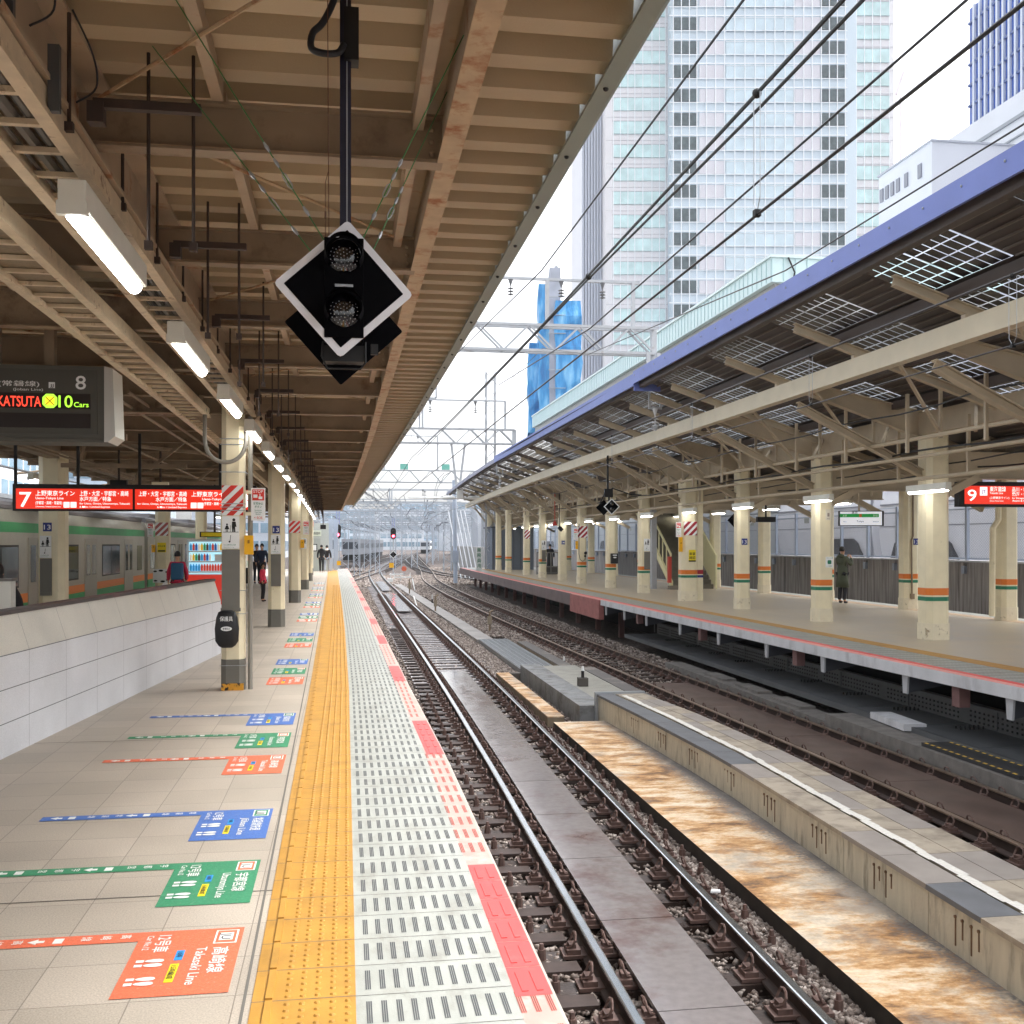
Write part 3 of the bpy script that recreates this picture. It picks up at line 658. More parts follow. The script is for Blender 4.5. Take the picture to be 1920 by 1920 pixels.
# rusty slab
def rust_mat():
    m = bpy.data.materials.new('rust_bleached_concrete'); m.use_nodes = True; n = m.node_tree.nodes; l = m.node_tree.links; b = n['Principled BSDF']
    geo = n.new('ShaderNodeNewGeometry'); mp = n.new('ShaderNodeMapping'); mp.inputs['Scale'].default_value = (1.0, 2.1, 1); mp.inputs['Rotation'].default_value = (0,0,.2); l.new(geo.outputs['Position'], mp.inputs[0])
    t = n.new('ShaderNodeTexNoise'); t.inputs['Scale'].default_value = 1.6; t.inputs['Detail'].default_value = 15; t.inputs['Roughness'].default_value = .74; t.inputs['Distortion'].default_value = .15; l.new(mp.outputs[0], t.inputs['Vector'])
    r = n.new('ShaderNodeValToRGB'); e = r.color_ramp.elements; e[0].position = .30; e[0].color = (*H('4a3e35'),1); e[1].position = .68; e[1].color = (*H('eee2cf'),1)
    for p, c in ((.38,'77583c'),(.44,'ad7f4c'),(.49,'c99e6c'),(.54,'dcc2a0'),(.6,'e6d4ba')): x = e.new(p); x.color = (*H(c),1)
    l.new(t.outputs[0], r.inputs[0])
    t2 = n.new('ShaderNodeTexNoise'); t2.inputs['Scale'].default_value = 30; t2.inputs['Detail'].default_value = 5; l.new(geo.outputs['Position'], t2.inputs['Vector'])
    mr = n.new('ShaderNodeMapRange'); mr.inputs[3].default_value = .75; mr.inputs[4].default_value = 1.2; l.new(t2.outputs[0], mr.inputs[0])
    sx = n.new('ShaderNodeSeparateXYZ'); l.new(geo.outputs['Position'], sx.inputs[0])
    # grey grime along the foot of the walkway wall
    me_ = n.new('ShaderNodeMapRange'); me_.inputs[1].default_value = 3.98; me_.inputs[2].default_value = 4.22; 
    t5 = n.new('ShaderNodeMath'); t5.operation = 'MULTIPLY_ADD'; t5.inputs[1].default_value = .5; l.new(t2.outputs[0], t5.inputs[0]); 
    t6 = n.new('ShaderNodeMath'); t6.operation = 'SUBTRACT'; l.new(sx.outputs[0], t6.inputs[0]); t6.inputs[1].default_value = .25; l.new(t6.outputs[0], t5.inputs[2]); l.new(t5.outputs[0], me_.inputs[0])
    mx = n.new('ShaderNodeMix'); mx.data_type = 'RGBA'; l.new(me_.outputs[0], mx.inputs[0]); l.new(r.outputs[0], mx.inputs[6]); mx.inputs[7].default_value = (*H('6a6664'),1)
    t7 = n.new('ShaderNodeTexNoise'); t7.inputs['Scale'].default_value = .9; t7.inputs['Detail'].default_value = 10; t7.inputs['Roughness'].default_value = .7; l.new(geo.outputs['Position'], t7.inputs['Vector'])
    m7 = n.new('ShaderNodeMapRange'); m7.inputs[1].default_value = .5; m7.inputs[2].default_value = .62; m7.inputs[4].default_value = .75; l.new(t7.outputs[0], m7.inputs[0])
    mx2 = n.new('ShaderNodeMix'); mx2.data_type = 'RGBA'; l.new(m7.outputs[0], mx2.inputs[0]); l.new(mx.outputs[2], mx2.inputs[6]); mx2.inputs[7].default_value = (*H('a59c90'),1)
    vm = n.new('ShaderNodeVectorMath'); vm.operation = 'SCALE'; l.new(mx2.outputs[2], vm.inputs[0]); l.new(mr.outputs[0], vm.inputs['Scale']); l.new(vm.outputs[0], b.inputs['Base Color'])
    b.inputs['Roughness'].default_value = .6
    bp = n.new('ShaderNodeBump'); bp.inputs['Strength'].default_value = .5; bp.inputs['Distance'].default_value = .01; l.new(t2.outputs[0], bp.inputs['Height']); l.new(bp.outputs[0], b.inputs['Normal'])
    return m
rm = rust_mat(); MC['rust_bleached'] = rm
dk = M('dark_slab_side', H('2e2823'), .8, var=.3, vs_=8)  # slab sides, a darker brown than the top
o = thing('stained_slab', (3.4, 4, -1.33), 'orange brown stained concrete slab between the near track and the walkway', 'concrete slab')
ysb = [3+.69*i for i in range(21)]
XB = [(3,3.3),(9,3.31),(17,3.32)]
b = MB(); 
for y in ysb: b.v += [(lerp(XB,y),y,-1.33),(lerp(XW,y)+.02,y,-1.33),(lerp(XW,y)+.02,y,-1.105),(lerp(XB,y),y,-1.105)]
for i in range(20):
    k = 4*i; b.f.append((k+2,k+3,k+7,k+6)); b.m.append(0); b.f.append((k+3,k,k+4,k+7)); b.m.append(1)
b.f += [(0,1,2,3), (80,83,82,81)]; b.m += [1,1]
b.build('slab_body', [rm, dk], o)
# second, lower concrete run further on
o = thing('cable_trough', (4.1, 15.3, -1.33), 'grey concrete trough with flat covers continuing behind the raised walkway', 'cable trough')
b = MB()
for i in range(7): b.box(3.86, 4.3, 17.3+.86*i, 18.15+.86*i, -1.33, -.93)
b.build('trough_side', M('grey_trough', H('8b8d8e'), .6, var=.12, vs_=4, dirt=H('55524e'), dscale=4, rvar=.15), o)
b = MB()
for i in range(7): b.box(4.31, 5.1, 17.3+.86*i, 18.15+.86*i, -1.33, -.96)
b.build('trough_cover', M('grey_cover', H('9a988f'), .6, var=.12, vs_=4), o)
b = MB(); b.box(4.02, 4.9, 23.6, 32, -1.33, -1.14); b.build('grating_cover', M('grating', H('8f9294'), .45, .3, var=.1, vs_=4), o)
b = MB()
for i in range(48): b.box(4.05, 4.87, 23.65+.174*i, 23.69+.174*i, -1.14, -1.13)
for i in range(6): b.box(4.05+.15*i, 4.07+.15*i, 23.65, 32, -1.13, -1.125)
b.build('grating_bars', galv, o)
b = MB()
for i in range(40): b.box(3.98-.012*i, 4.5-.012*i, 32.1+1.1*i, 33.17+1.1*i, -1.33, -1.16)
b.build('path_covers', M('pale_cover', H('a09c99'), .6, var=.15, vs_=2), o)
for nm, (xa, xb, ya, yb, za), lb in (('stained_beam', (3.3,3.58,17.2,23.2,-1.08), 'narrow rusty stained beam beside the near track'), ('stained_beam', (5.14,5.46,17.6,23.0,-.97), 'rusty stained beam beside the far track'), ('stained_beam', (4.95,5.25,24,30.5,-1.08), 'low pale stained beam beside the metal grating')):
    b = MB(); b.box(xa,xb,ya,yb,-1.33,za-.02,1); b.box(xa+.002,xb-.002,ya+.002,yb-.002,za-.02,za,0); tag(b.build(nm, [rm, M('beam_side_brown', H('8a7c68'), .8, var=.2, vs_=5)]), lb, 'concrete beam', 'stained beams')  # sides in one plain brown, apart from the patterned top
def marker(x, y, z, h, base, label, name='marker_post'):
    o = thing(name, (x,y,z), label, 'marker post')
    if base: MB().box(x-.09,x+.09,y-.09,y+.09,z,z+.16).build('base_block', M('marker_base', H('55504b'), .7), o)
    zz = z+(.16 if base else 0)
    MB().cyl((x,y,zz),(x,y,zz+h*.6),.03,n=8).build('post_shaft', matte_black, o)
    MB().cyl((x,y,zz+h*.6),(x,y,zz+h),.034,.02,n=8).build('white_cap', white_paint, o)
marker(4.5, 19.9, -.96, .22, True, 'short black and white marker post on a dark block')
marker(5.3, 25.5, -1.25, .25, False, 'short marker post with white cap behind the stained beam')
marker(4.25, 52, -1.3, .55, False, 'white capped marker post beside the pale covers')
b = MB(); b.box(3.6,5.1,23.35,23.5,-1.33,-1.12); tag(b.build('cross_sill', M('sill', H('6a645e'), .7, var=.1)), 'low grey sill across the trough end', 'sill')
# posts, relay posts between the tracks
for (x, y, h, lb) in ((4.9, 36, .75, 'bent grey pipe post by the far track'), (3.9, 46, .8, 'slim beige post on the pale covers'), (3.75, 62, 1.0, 'slim brown post further along the pale covers')):
    o = thing('trackside_post', (x,y,-1.33), lb, 'post'); MB().tube([(x,y,-1.33),(x,y,-1.33+h),(x+.12,y+.1,-1.33+h+.05)], .035, 8).build('post_tube', beam_dark, o)
    MB().box(x-.07,x+.07,y-.05,y+.05,-1.33+h*.45,-1.33+h*.8).build('post_box', M('beige_box', H('9c907c'), .6), o)
# litter
def bottle(x, y, lb, cap):
    o = thing('plastic_bottle', (x,y,-1.24), lb, 'bottle'); 
    MB().tube([(x,y,-1.21),(x+.14,y+.03,-1.21),(x+.18,y+.04,-1.21),(x+.21,y+.045,-1.21)], [.033,.033,.015,.012], 10).build('bottle_body', M('clear_plastic', (.85,.88,.9), .15, var=.05), o, smooth=True)
    MB().cyl((x+.21,y+.045,-1.21),(x+.235,y+.05,-1.21),.014,n=8).build('bottle_cap', cap, o)
bottle(1.12, 4.35, 'empty clear plastic bottle lying by the near rail at the platform foot', red_p)
bottle(1.08, 6.8, 'small bottle with green cap beside the platform edge', green_p)
def scrap(x, y, w, lb, m=white_paint, z=-1.2):
    b = MB(); b.prism([(x-w,y-w*.5),(x+w*.7,y-w*.8),(x+w,y+w*.3),(x-w*.4,y+w*.7)], z, z+.015); tag(b.build('litter_scrap', m), lb, 'litter')
scrap(1.15, 9.3, .05, 'crumpled white paper cup between sleepers by the near rail'); scrap(1.05, 7.35, .04, 'torn white scrap hugging the platform edge'); scrap(3.12, 8.7, .05, 'white crumpled paper on the sleeper end by the stained slab'); scrap(1.05, 10.1, .025, 'tiny blue wrapper by the platform foot', navy_p); scrap(1.2, 5.1, .04, 'flattened grey packet lying on ballast near the bottle', galv)
# ================================================================ left canopy
CE = [(-6,1.15),(10,1.15),(17,1.12),(26,1.04),(40,.82),(57,.54),(60,.5)]       # outer eave
GE = [(-6,.45),(10,.45),(17,.42),(26,.34),(40,.14),(57,-.14),(60,-.18)]       # lengthwise girder
LG = [(-6,-1.15),(10,-1.15),(17,-1.18),(26,-1.24),(40,-1.4),(57,-1.64),(60,-1.7)]
YEND = 58.5
cn = thing('platform_canopy', (-2.5, 28, 3.4), 'brown steel platform canopy with folded metal roof deck over the near platform', 'canopy')
# folded deck: trapezoid corrugation running across the track
b = MB(); p = .325; y = -5.0; XL = -6.8; prof = []
while y < YEND:
    prof += [(y,3.82),(y+.125,3.82),(y+.15,3.95),(y+.30,3.95)]; y += p
def xe(y): return lerp(CE, y)-.02
for (ya, za), (yb, zb) in zip(prof, prof[1:]):
    for (x0a, x1a, x0b, x1b, dza) in ((XL, -3.4, XL, -3.4, 0), (-3.4, xe(ya), -3.4, xe(yb), 0)):
        b.quad((x0a,ya,za),(x1a,ya,za),(x1b,yb,zb),(x0b,yb,zb))
    b.quad((XL,ya,4.02),(XL,yb,4.02),(xe(yb),yb,4.02),(xe(ya),ya,4.02)) if za == zb else None
b.build('roof_deck', tan_deck, cn)
b = MB(); ys_ = [-5+2*i for i in range(32)]+[YEND]
for ya, yb in zip(ys_, ys_[1:]): b.add([(XL,ya,4.05),(xe(ya),ya,4.05),(xe(yb),yb,4.05),(XL,yb,4.05)], [(0,1,2,3)])
b.build('roof_top', M('roof_top_sheet', H('7f8583'), .6), cn)
# fascia
b = MB(); n = len(ys_)
b.sweep([(-.07,-.165),(0,-.175),(.02,-.16),(.06,.14),(0.045,.14),(0,-.15),(-.07,-.15)], [(lerp(CE,y),y,3.9) for y in ys_])
b.build('eave_fascia', fascia_grey, cn)
b = MB()
for i in range(70):
    y = 1.2+.82*i
    if y < YEND: b.ball((lerp(CE,y)-.035, y, 3.728), .013, nu=6, nv=4)
tag(b.build('fascia_bolts', black, cn), kind='stuff') if False else b.build('fascia_bolts', black, cn)
# rubber seal strip inside the fascia
# front lengthwise girder
b = MB(); pts = [(lerp(GE,y), y, 3.66) for y in ys_]
b.sweep([(-.03,-.16),(.065,-.16),(.065,-.148),(-.03,-.148)], pts); b.build('girder_flange', rust_flange, cn)
b = MB(); b.sweep([(-.07,.13),(.07,.13),(.07,.142),(-.07,.142)], pts); b.sweep([(-.005,-.148),(.005,-.148),(.005,.13),(-.005,.13)], pts)
b.sweep([(-.14,.0),(-.09,.0),(-.09,.13),(-.14,.13)], pts); b.build('edge_girder', beam_paint, cn)
# inner main girder over the pillars
b = MB(); pts = [(lerp(LG,y), y, 3.64) for y in ys_]
b.sweep([(-.11,-.21),(.11,-.21),(.11,-.19),(-.11,-.19)], pts); b.sweep([(-.11,.16),(.11,.16),(.11,.18),(-.11,.18)], pts); b.sweep([(-.008,-.19),(.008,-.19),(.008,.16),(-.008,.16)], pts)
b.build('main_girder', beam_paint, cn)
b = MB(); pts = [(-6.72, y, 3.66) for y in ys_]; b.sweep([(-.06,-.12),(.06,-.12),(.06,.18),(-.06,.18)], pts); b.build('rear_girder', beam_dark, cn)
b = MB(); pts = [(-5.2, y, 3.5) for y in ys_]; b.sweep([(-.1,-.2),(.1,-.2),(.1,.2),(-.1,.2)], pts); b.build('main_girder', beam_dark, cn)
# cross beams every two metres
k = 0
for i in range(29):
    y = 2.95+1.95*i
    if y > YEND-.4: break
    b = MB(); x1 = lerp(GE, y)-.005; xm = lerp(LG, y)
    b.ibeam((xm,y,3.61),(x1,y,3.61),.1,.22,.012,0); b.ibeam((XL+.05,y,3.6),(xm,y,3.6),.12,.3,.014,0)
    b.bar((xm,y,3.508),(x1,y,3.508),.098,.014,1)
    if y < 14:
        for q in range(3): b.ball((x1-.05, y-.02, 3.55+.055*q), .014, nu=6, nv=4)
    b.build('cross_beam', [beam_dark, rust_flange], cn)
    # short lengthwise purlins between the beams
    for xx in (lerp(LG, y)+.60, -2.5, -4.1):
        pb = MB(); pb.bar((xx,y+.06,3.76),(xx,y+1.89,3.76),.05,.09,0); pb.build('purlin', beam_paint, cn)
    rb = MB(); s = 1 if i % 2 else -1
    rb.tube([(xm+.1,y+(.1 if s > 0 else 1.9),3.70),(x1-.1,y+(1.9 if s > 0 else .1),3.70)], .009, 5); rb.tube([(XL+.4,y+.1,3.68),(xm-.2,y+1.9,3.68)], .009, 5)
    rb.build('brace_rod', rust_flange, cn)
# deeper portal beams at each pillar with small haunch plates
PIL = [(-1.32,13.3,.27),(-1.41,23.1,.34),(-1.44,32.3,.34),(-1.50,41.4,.34),(-1.62,50.6,.34),(-1.85,60.0,.34)]
PILB = [(-5.25,20.6,.46),(-5.2,32.2,.4),(-5.3,41.4,.4),(-5.4,50.6,.4),(-5.35,11.4,.46)]
for (x, y, w) in PIL[:5]:
    b = MB(); b.ibeam((x+.1,y,3.5),(-5.2,y,3.5),.16,.36,.016); b.build('portal_beam', beam_dark, cn)
    b = MB(); b.extr([(0,0),(.35,0),(0,-.3)], (x+.12,y-.006,3.46), (1,0,0), (0,0,1), (0,.012,0)); b.build('haunch_plate', beam_dark, cn); b = MB(); b.extr([(0,0),(.45,0),(0,-.4)], (x-.12,y-.006,3.40), (-1,0,0), (0,0,1), (0,.012,0)); b.build('haunch_plate', beam_dark, cn)
# diagonal bracing under the rear half
b = MB()
for i in range(6):
    y = 12.5+9*i
    for (xa, xb) in ((-1.6,-5.0),):
        b.bar((xa,y,3.42),(xb,y+4.5,3.42),.06,.06); b.bar((xb,y+4.5,3.42),(xa,y+9,3.42),.06,.06)
for i in range(9):
    y = 13.5+5*i; b.bar((-2.6,y,3.5),(-3.2,y,3.0),.05,.05); b.bar((-4.2,y,3.5),(-4.6,y+1,3.0),.05,.05); b.bar((-2.6,y,3.05),(-4.6,y,3.05),.06,.07)
b.build('lattice_bracing', beam_dark, cn)
def octa(w, c=.22):
    h = w/2; k = h*(1-2*c); return [(-h,-k),(-k,-h),(k,-h),(h,-k),(h,k),(k,h),(-k,h),(-h,k)]
sil = [(0,0),(0,.5),(.1,.62),(.05,.72),(.1,.8),(.2,.8),(.22,.7),(.2,.62),(.3,.5),(.3,0)]
def people_sign(x, y, z0, z1, w, label, fine=True):
    """white height/assist notice with two black figures"""
    o = thing('notice_board', (x,y,z0), label, 'notice sign')
    MB().box(x-w/2,x+w/2,y-.012,y,z0,z1).build('board', white_paint, o)
    h = z1-z0; zb = z0+h*.52; b = MB(); yy = y-.014
    def person(cx, ht, wd, skirt=False):
        b.ball((cx, yy+.001, zb+ht*.88), ht*.11, sc=(1,.05,1), nu=8, nv=6)
        P = [(-wd*.4,ht*.4),(-wd*.35,ht*.75),(wd*.35,ht*.75),(wd*.5,ht*.35),(wd*.25,ht*.38),(wd*.3,0),(.05*wd,0),(0,ht*.3),(-wd*.05,0),(-wd*.3,0)]
        if skirt: P = [(-wd*.2,ht*.75),(wd*.2,ht*.75),(wd*.55,ht*.3),(wd*.2,ht*.3),(wd*.2,0),(wd*.05,0),(wd*.05,ht*.3),(-wd*.1,ht*.3),(-wd*.1,0),(-wd*.25,0),(-wd*.25,ht*.3),(-wd*.55,ht*.3)]
        b.extr(P, (cx,yy,zb), (1,0,0), (0,0,1), (0,.0015,0))
    person(x-w*.22, h*.26, w*.26, True); person(x+w*.18, h*.42, w*.3)
    b.box(x-w*.45,x+w*.45,yy,yy+.001,zb-.006,zb)
    b.tube([(x-w*.02,yy,zb+h*.2),(x-w*.02,yy,zb)], .002, 4); b.tube([(x,yy,z0+h*.42),(x-w*.04,yy,z0+h*.24)], .003, 4); b.ball((x-w*.07,yy,z0+h*.22), h*.03, sc=(1,.05,1), nu=6, nv=4)
    b.build('black_figures', matte_black, o)
    t = MB(); t.text('カバンの持ち手にご注意', .02, (x-w*.42,y-.0135,z0+h*.1), (1,0,0), (0,0,1), 0, 'L', w*.7); t.text('Please mind your bag', .012, (x-w*.42,y-.0135,z0+h*.04), (1,0,0), (0,0,1), 0, 'L', w*.6)
    t.build('small_print', green_p, o); return o
def number_plate(x, y, z, s, label, txt='13'):
    o = thing('number_plate', (x,y,z), label, 'number sign'); MB().box(x-s/2,x+s/2,y-.008,y,z,z+s*1.05).build('plate', navy_p, o)
    t = MB(); t.text(txt, s*.82, (x,y-.0095,z+s*.22), (1,0,0), (0,0,1), 0, 'C', s*.78); t.build('numerals', white_paint, o)
def stripes_panel(x0, x1, y, z0, z1, parent, name='striped_band', n=4, mred=None):
    b = MB(); b.box(x0,x1,y-.006,y,z0,z1,0)
    w = x1-x0; h = z1-z0; st = (w+h)/n/1.0
    for i in range(-1, n+2):
        # slanted white stripe clipped to the panel
        a = x0+i*st-h*.9+ .0
        P = [(a,z0),(a+st*.45,z0),(a+st*.45+h,z1),(a+h,z1)]
        P = clip_poly(P, x0, x1, z0, z1)
        if len(P) > 2: b.extr(P, (0,y-.009,0), (1,0,0), (0,0,1), (0,.003,0), 1)
    return b.build(name, [mred or red_p, white_paint], parent)
def clip_poly(P, x0, x1, z0, z1):
    for ax, v, sg in ((0,x0,1),(0,x1,-1),(1,z0,1),(1,z1,-1)):
        out = []
        for i in range(len(P)):
            a, c = P[i], P[(i+1)%len(P)]; da, dc = sg*(a[ax]-v), sg*(c[ax]-v)
            if da >= 0: out.append(a)
            if da*dc < 0: t = da/(da-dc); out.append((a[0]+(c[0]-a[0])*t, a[1]+(c[1]-a[1])*t))
        P = out
        if not P: return P
    return P
def pillar(x, y, w, top, label, base=.4, group='cream pillars of the near platform', basem=grey_panel):
    o = thing('platform_pillar', (x,y,0), label, 'pillar', group)
    P = [(x+a,y+c) for a, c in octa(w)]; b = MB(); b.prism(P, base, top); b.build('shaft', cream, o, bevel=.004)
    P = [(x+a,y+c) for a, c in octa(w+.012)]; b = MB(); b.prism(P, 0, base); b.build('base_cladding', basem, o); return o
labs = ['cream pillar nearest the camera with a black pouch and striped band', 'second cream pillar carrying the blue plate 13 on the near platform', 'third pillar with red and white stripes on the near platform', 'fourth cream pillar of the near row, past the striped one', 'fifth cream pillar of the near row', 'last cream pillar of the near row by the platform end']
pils = [pillar(x, y, w, 3.44, labs[i], .37 if i else .37) for i, (x, y, w) in enumerate(PIL)]
labs2 = ['thick rear pillar with plate 13 behind the stair wall', 'rear pillar with faint red stripes beside the vending machine', 'rear pillar further along behind the vending machine', 'farthest rear pillar of the near platform', 'rear pillar at the left frame edge behind the departure board']
pilb = [pillar(x, y, w, 3.4, labs2[i], .3, 'rear pillars of the near platform', cream) for i, (x, y, w) in enumerate(PILB[:4])]
# pillar 1 furniture
x, y, w = PIL[0]; yf = y-w/2-.002
stripes_panel(x-.125, x+.125, yf, 2.10, 2.46, pils[0], n=4); 
b = MB()
for z in (2.16, 2.2, 2.24): b.tube([(x-.145,yf-.012,z),(x+.145,yf-.012,z)], .005, 5)
for z in (2.62, 2.95, 3.02): b.tube([(x-.15,yf-.012,z),(x+.15,yf-.012,z),(x+.15,y+.16,z)], .006, 5)
for z in (1.2, .92, .3): b.tube([(x-.15,yf-.012,z),(x+.15,yf-.012,z),(x+.15,y+.16,z)], .004, 5)
b.build('steel_straps', galv, pils[0])
b = MB(); b.box(x-.13,x+.13,yf-.012,yf-.003,.0,.085); b.build('yellow_kick_patch', M('worn_yellow_black', H('d99a2b'), .6, var=.2, vs_=12, dirt=H('1f1b18'), dscale=14, dlo=.5, dhi=.56), pils[0])
people_sign(x-.02, yf-.004, 1.70, 2.09, .20, 'white notice with a child and stooping adult on the nearest pillar')
b = MB(); b.box(x-.125,x+.085,yf-.03,yf,.97,1.69); b.box(x-.135,x+.095,yf-.035,yf,.95,.99); tag(b.build('cover_panel', grey_panel), 'dark grey cover panel strapped on the nearest pillar', 'panel')
o = thing('tool_pouch', (x-.06,yf-.1,.52), 'black rubber pouch with white lettering hanging on the nearest pillar', 'pouch')
b = MB(); rings = []
for z, ww, dd in ((.52,.06,.03),(.545,.10,.07),(.6,.135,.10),(.75,.142,.12),(.88,.125,.10),(.945,.10,.06),(.965,.06,.02)):
    rings.append([(x-.06+ww*math.copysign(abs(math.cos(t))**.6,math.cos(t)), yf-.06+dd*.55*math.copysign(abs(math.sin(t))**.6,math.sin(t)), z) for t in [2*math.pi*i/16 for i in range(16)]])
for r in rings: b.v += r
for j in range(len(rings)-1):
    for i in range(16): b.f.append((16*j+i,16*j+(i+1)%16,16*(j+1)+(i+1)%16,16*(j+1)+i)); b.m.append(0)
b.f += [tuple(range(16))[::-1], tuple(16*(len(rings)-1)+i for i in range(16))]; b.m += [0,0]
b.build('pouch_shell', black, o, smooth=True)
t = MB(); t.text('保護具', .062, (x-.06,yf-.131,.845), (1,0,0), (0,0,1), 0, 'C', .15); t.build('lettering', white_paint, o)
t = MB(); t.ball((x-.06,yf-.126,.75), .065, sc=(1,.06,.42), nu=14, nv=8); t.build('oval_badge', white_paint, o)
t = MB(); t.text('感電防止', .026, (x-.06,yf-.1315,.742), (1,0,0), (0,0,1), 0, 'C', .085); t.build('badge_lettering', matte_black, o)
b = MB()
for i in range(9): b.box(x-.06-.08+.02*i-.002,x-.06-.08+.02*i+.002,yf-.105,yf-.09,.535,.60)
b.build('bottom_slots', matte_black, o)
# conduit, hose loop
b = MB(); b.tube([(x+.20,y-.05,0),(x+.20,y-.05,3.3)], .03, 8); tag(b.build('vertical_conduit', grey_hose), 'grey conduit running up beside the nearest pillar', 'conduit')
b = MB(); pts = []
for i in range(21):
    t = math.pi*i/20; pts.append((x-.12-.235*math.cos(t)*1.0+.06, y-.36, 3.02-.30*math.sin(t)**.8))
pts = [(pts[0][0],y-.36,3.35)]+pts+[(pts[-1][0],y-.36,3.15)]
tag(b.tube(pts, .024, 8).build('hanging_hose', grey_hose, smooth=True), 'grey corrugated hose looped in front of the nearest pillar top', 'hose')
def stop_sign(x, y, z0, z1, w, label, fine=True):
    o = thing('emergency_stop_sign', (x,y,z0), label, 'stop button sign'); MB().box(x-w/2,x+w/2,y-.03,y,z0,z1).build('board', white_paint, o)
    h = z1-z0; b = MB(); b.box(x-w*.42,x+w*.42,y-.033,y-.03,z0+h*.62,z1-h*.04); b.build('red_square', red_p, o)
    t = MB(); yy = y-.0345; t.text('STOP', .05, (x,yy,z1-h*.15), (1,0,0), (0,0,1), 0, 'C', w*.7)
    t.box(x-w*.34,x-w*.05,yy,yy+.001,z0+h*.70,z0+h*.80); t.box(x+w*.03,x+w*.3,yy,yy+.001,z0+h*.66,z0+h*.74); t.box(x+w*.10,x+w*.16,yy,yy+.001,z0+h*.74,z0+h*.82)
    t.build('white_symbol', white_paint, o)
    t = MB(); t.text('非常停止', .036, (x,y-.0315,z0+h*.49), (1,0,0), (0,0,1), 0, 'C', w*.7); t.text('ボタン', .036, (x,y-.0315,z0+h*.39), (1,0,0), (0,0,1), 0, 'C', w*.5); t.text('Emergency', .02, (x,y-.0315,z0+h*.30), (1,0,0), (0,0,1), 0, 'C', w*.5); t.text('Train Stop', .02, (x,y-.0315,z0+h*.24), (1,0,0), (0,0,1), 0, 'C', w*.5); t.text('Button', .02, (x,y-.0315,z0+h*.18), (1,0,0), (0,0,1), 0, 'C', w*.34)
    t.build('green_print', green_p, o); t = MB(); t.text('←SOS', .04, (x,y-.0315,z0+h*.05), (1,0,0), (0,0,1), 0, 'C', w*.6); t.build('red_print', red_p, o)
stop_sign(x+.30, y-.12, 2.04, 2.43, .165, 'white STOP button sign beside the nearest pillar')
b = MB(); b.box(x+.15,x+.24,y-.14,y-.08,2.1,2.14); b.box(x+.15,x+.24,y-.14,y-.08,2.36,2.4); tag(b.build('sign_bracket', cream), 'small cream brackets joining the stop sign to the nearest pillar', 'bracket')
def yellow_box(x, y, z0, z1, w, label):
    o = thing('emergency_button_box', (x,y,z0), label, 'button box'); MB().box(x-w/2,x+w/2,y-.07,y,z0,z1).build('box_body', yellow_p, o, bevel=.006)
    MB().box(x-.012,x+.012,y-.08,y-.07,(z0+z1)/2+.02,(z0+z1)/2+.06).build('handle', M('handle_brown', H('9c6a10'), .5), o)
yellow_box(x+.19, y-.1, 1.63, 1.86, .105, 'yellow emergency button box beside the nearest pillar')
# pillar 2
x, y, w = PIL[1]; yf = y-w/2-.002
number_plate(x, yf, 1.97, .15, 'blue plate 13 on the second pillar')
people_sign(x-.01, yf-.003, 1.54, 1.94, .2, 'white notice with two figures on the second pillar')
b = MB(); b.box(x-.105,x+.1,yf-.03,yf,.86,1.53); tag(b.build('cover_panel', grey_panel), 'dark grey cover panel on the second pillar', 'panel')
# pillar 3
x, y, w = PIL[2]; yf = y-w/2-.002
stripes_panel(x-.16,x+.16,yf,2.07,2.42,pils[2],n=4); stop_sign(x+.33,y-.12,2.02,2.42,.17,'white stop sign beside the striped third pillar'); yellow_box(x+.22,y-.1,1.62,1.87,.11,'yellow button box on the striped third pillar')
x, y, w = PIL[3]; yf = y-w/2-.002; people_sign(x, yf, 1.55, 1.95, .2, 'white notice with two figures on the fourth pillar')
# rear pillar 13
x, y, w = PILB[0]; yf = y-w/2-.002
number_plate(x-.05, yf, 1.98, .15, 'blue plate 13 on the thick rear pillar'); people_sign(x-.08, yf-.003, 1.5, 1.9, .2, 'white notice with two figures on the thick rear pillar')
b = MB(); b.box(x-.17,x+.03,yf-.03,yf,.82,1.49); b.box(x-.16,x+.02,yf-.07,yf-.03,.82,.88); tag(b.build('cover_panel', grey_panel), 'dark grey cover panel on the thick rear pillar', 'panel')
x, y, w = PILB[1]; yf = y-w/2-.002
stripes_panel(x-.18,x+.18,yf,1.98,2.36,pilb[1],n=4,mred=M('faded_red', H('b3625c'), .6)); stop_sign(x-.33,y-.1,1.95,2.35,.16,'white stop sign beside the faintly striped rear pillar'); yellow_box(x-.24,y-.1,1.5,1.72,.1,'yellow button box on the faintly striped rear pillar')
o = thing('warning_sticker', (x,yf,1.5), 'yellow and black warning sticker on the faintly striped rear pillar', 'sticker'); MB().box(x-.12,x+.12,yf-.006,yf,1.5,1.78).build('sheet', mk_yel, o); t = MB(); t.text('足元注意', .05, (x,yf-.008,1.66), (1,0,0), (0,0,1), 0, 'C', .2); t.box(x-.1,x+.1,yf-.008,yf-.006,1.52,1.56); t.build('black_print', matte_black, o)
o = thing('warning_sticker', (x,yf,.7), 'white sticker with cow like black patches low on the rear striped pillar', 'sticker'); MB().box(x-.24,x+.24,yf-.012,yf-.004,.62,1.02).build('sheet', white_paint, o); b = MB()
for (a, c, r) in ((-.18,.95,.04),(-.02,.97,.05),(.15,.93,.04),(-.17,.68,.04),(.03,.66,.05),(.17,.7,.04)): b.ball((x+a,yf-.012,c), r, sc=(1.3,.04,.6), nu=8, nv=6)
b.build('black_patches', matte_black, o)
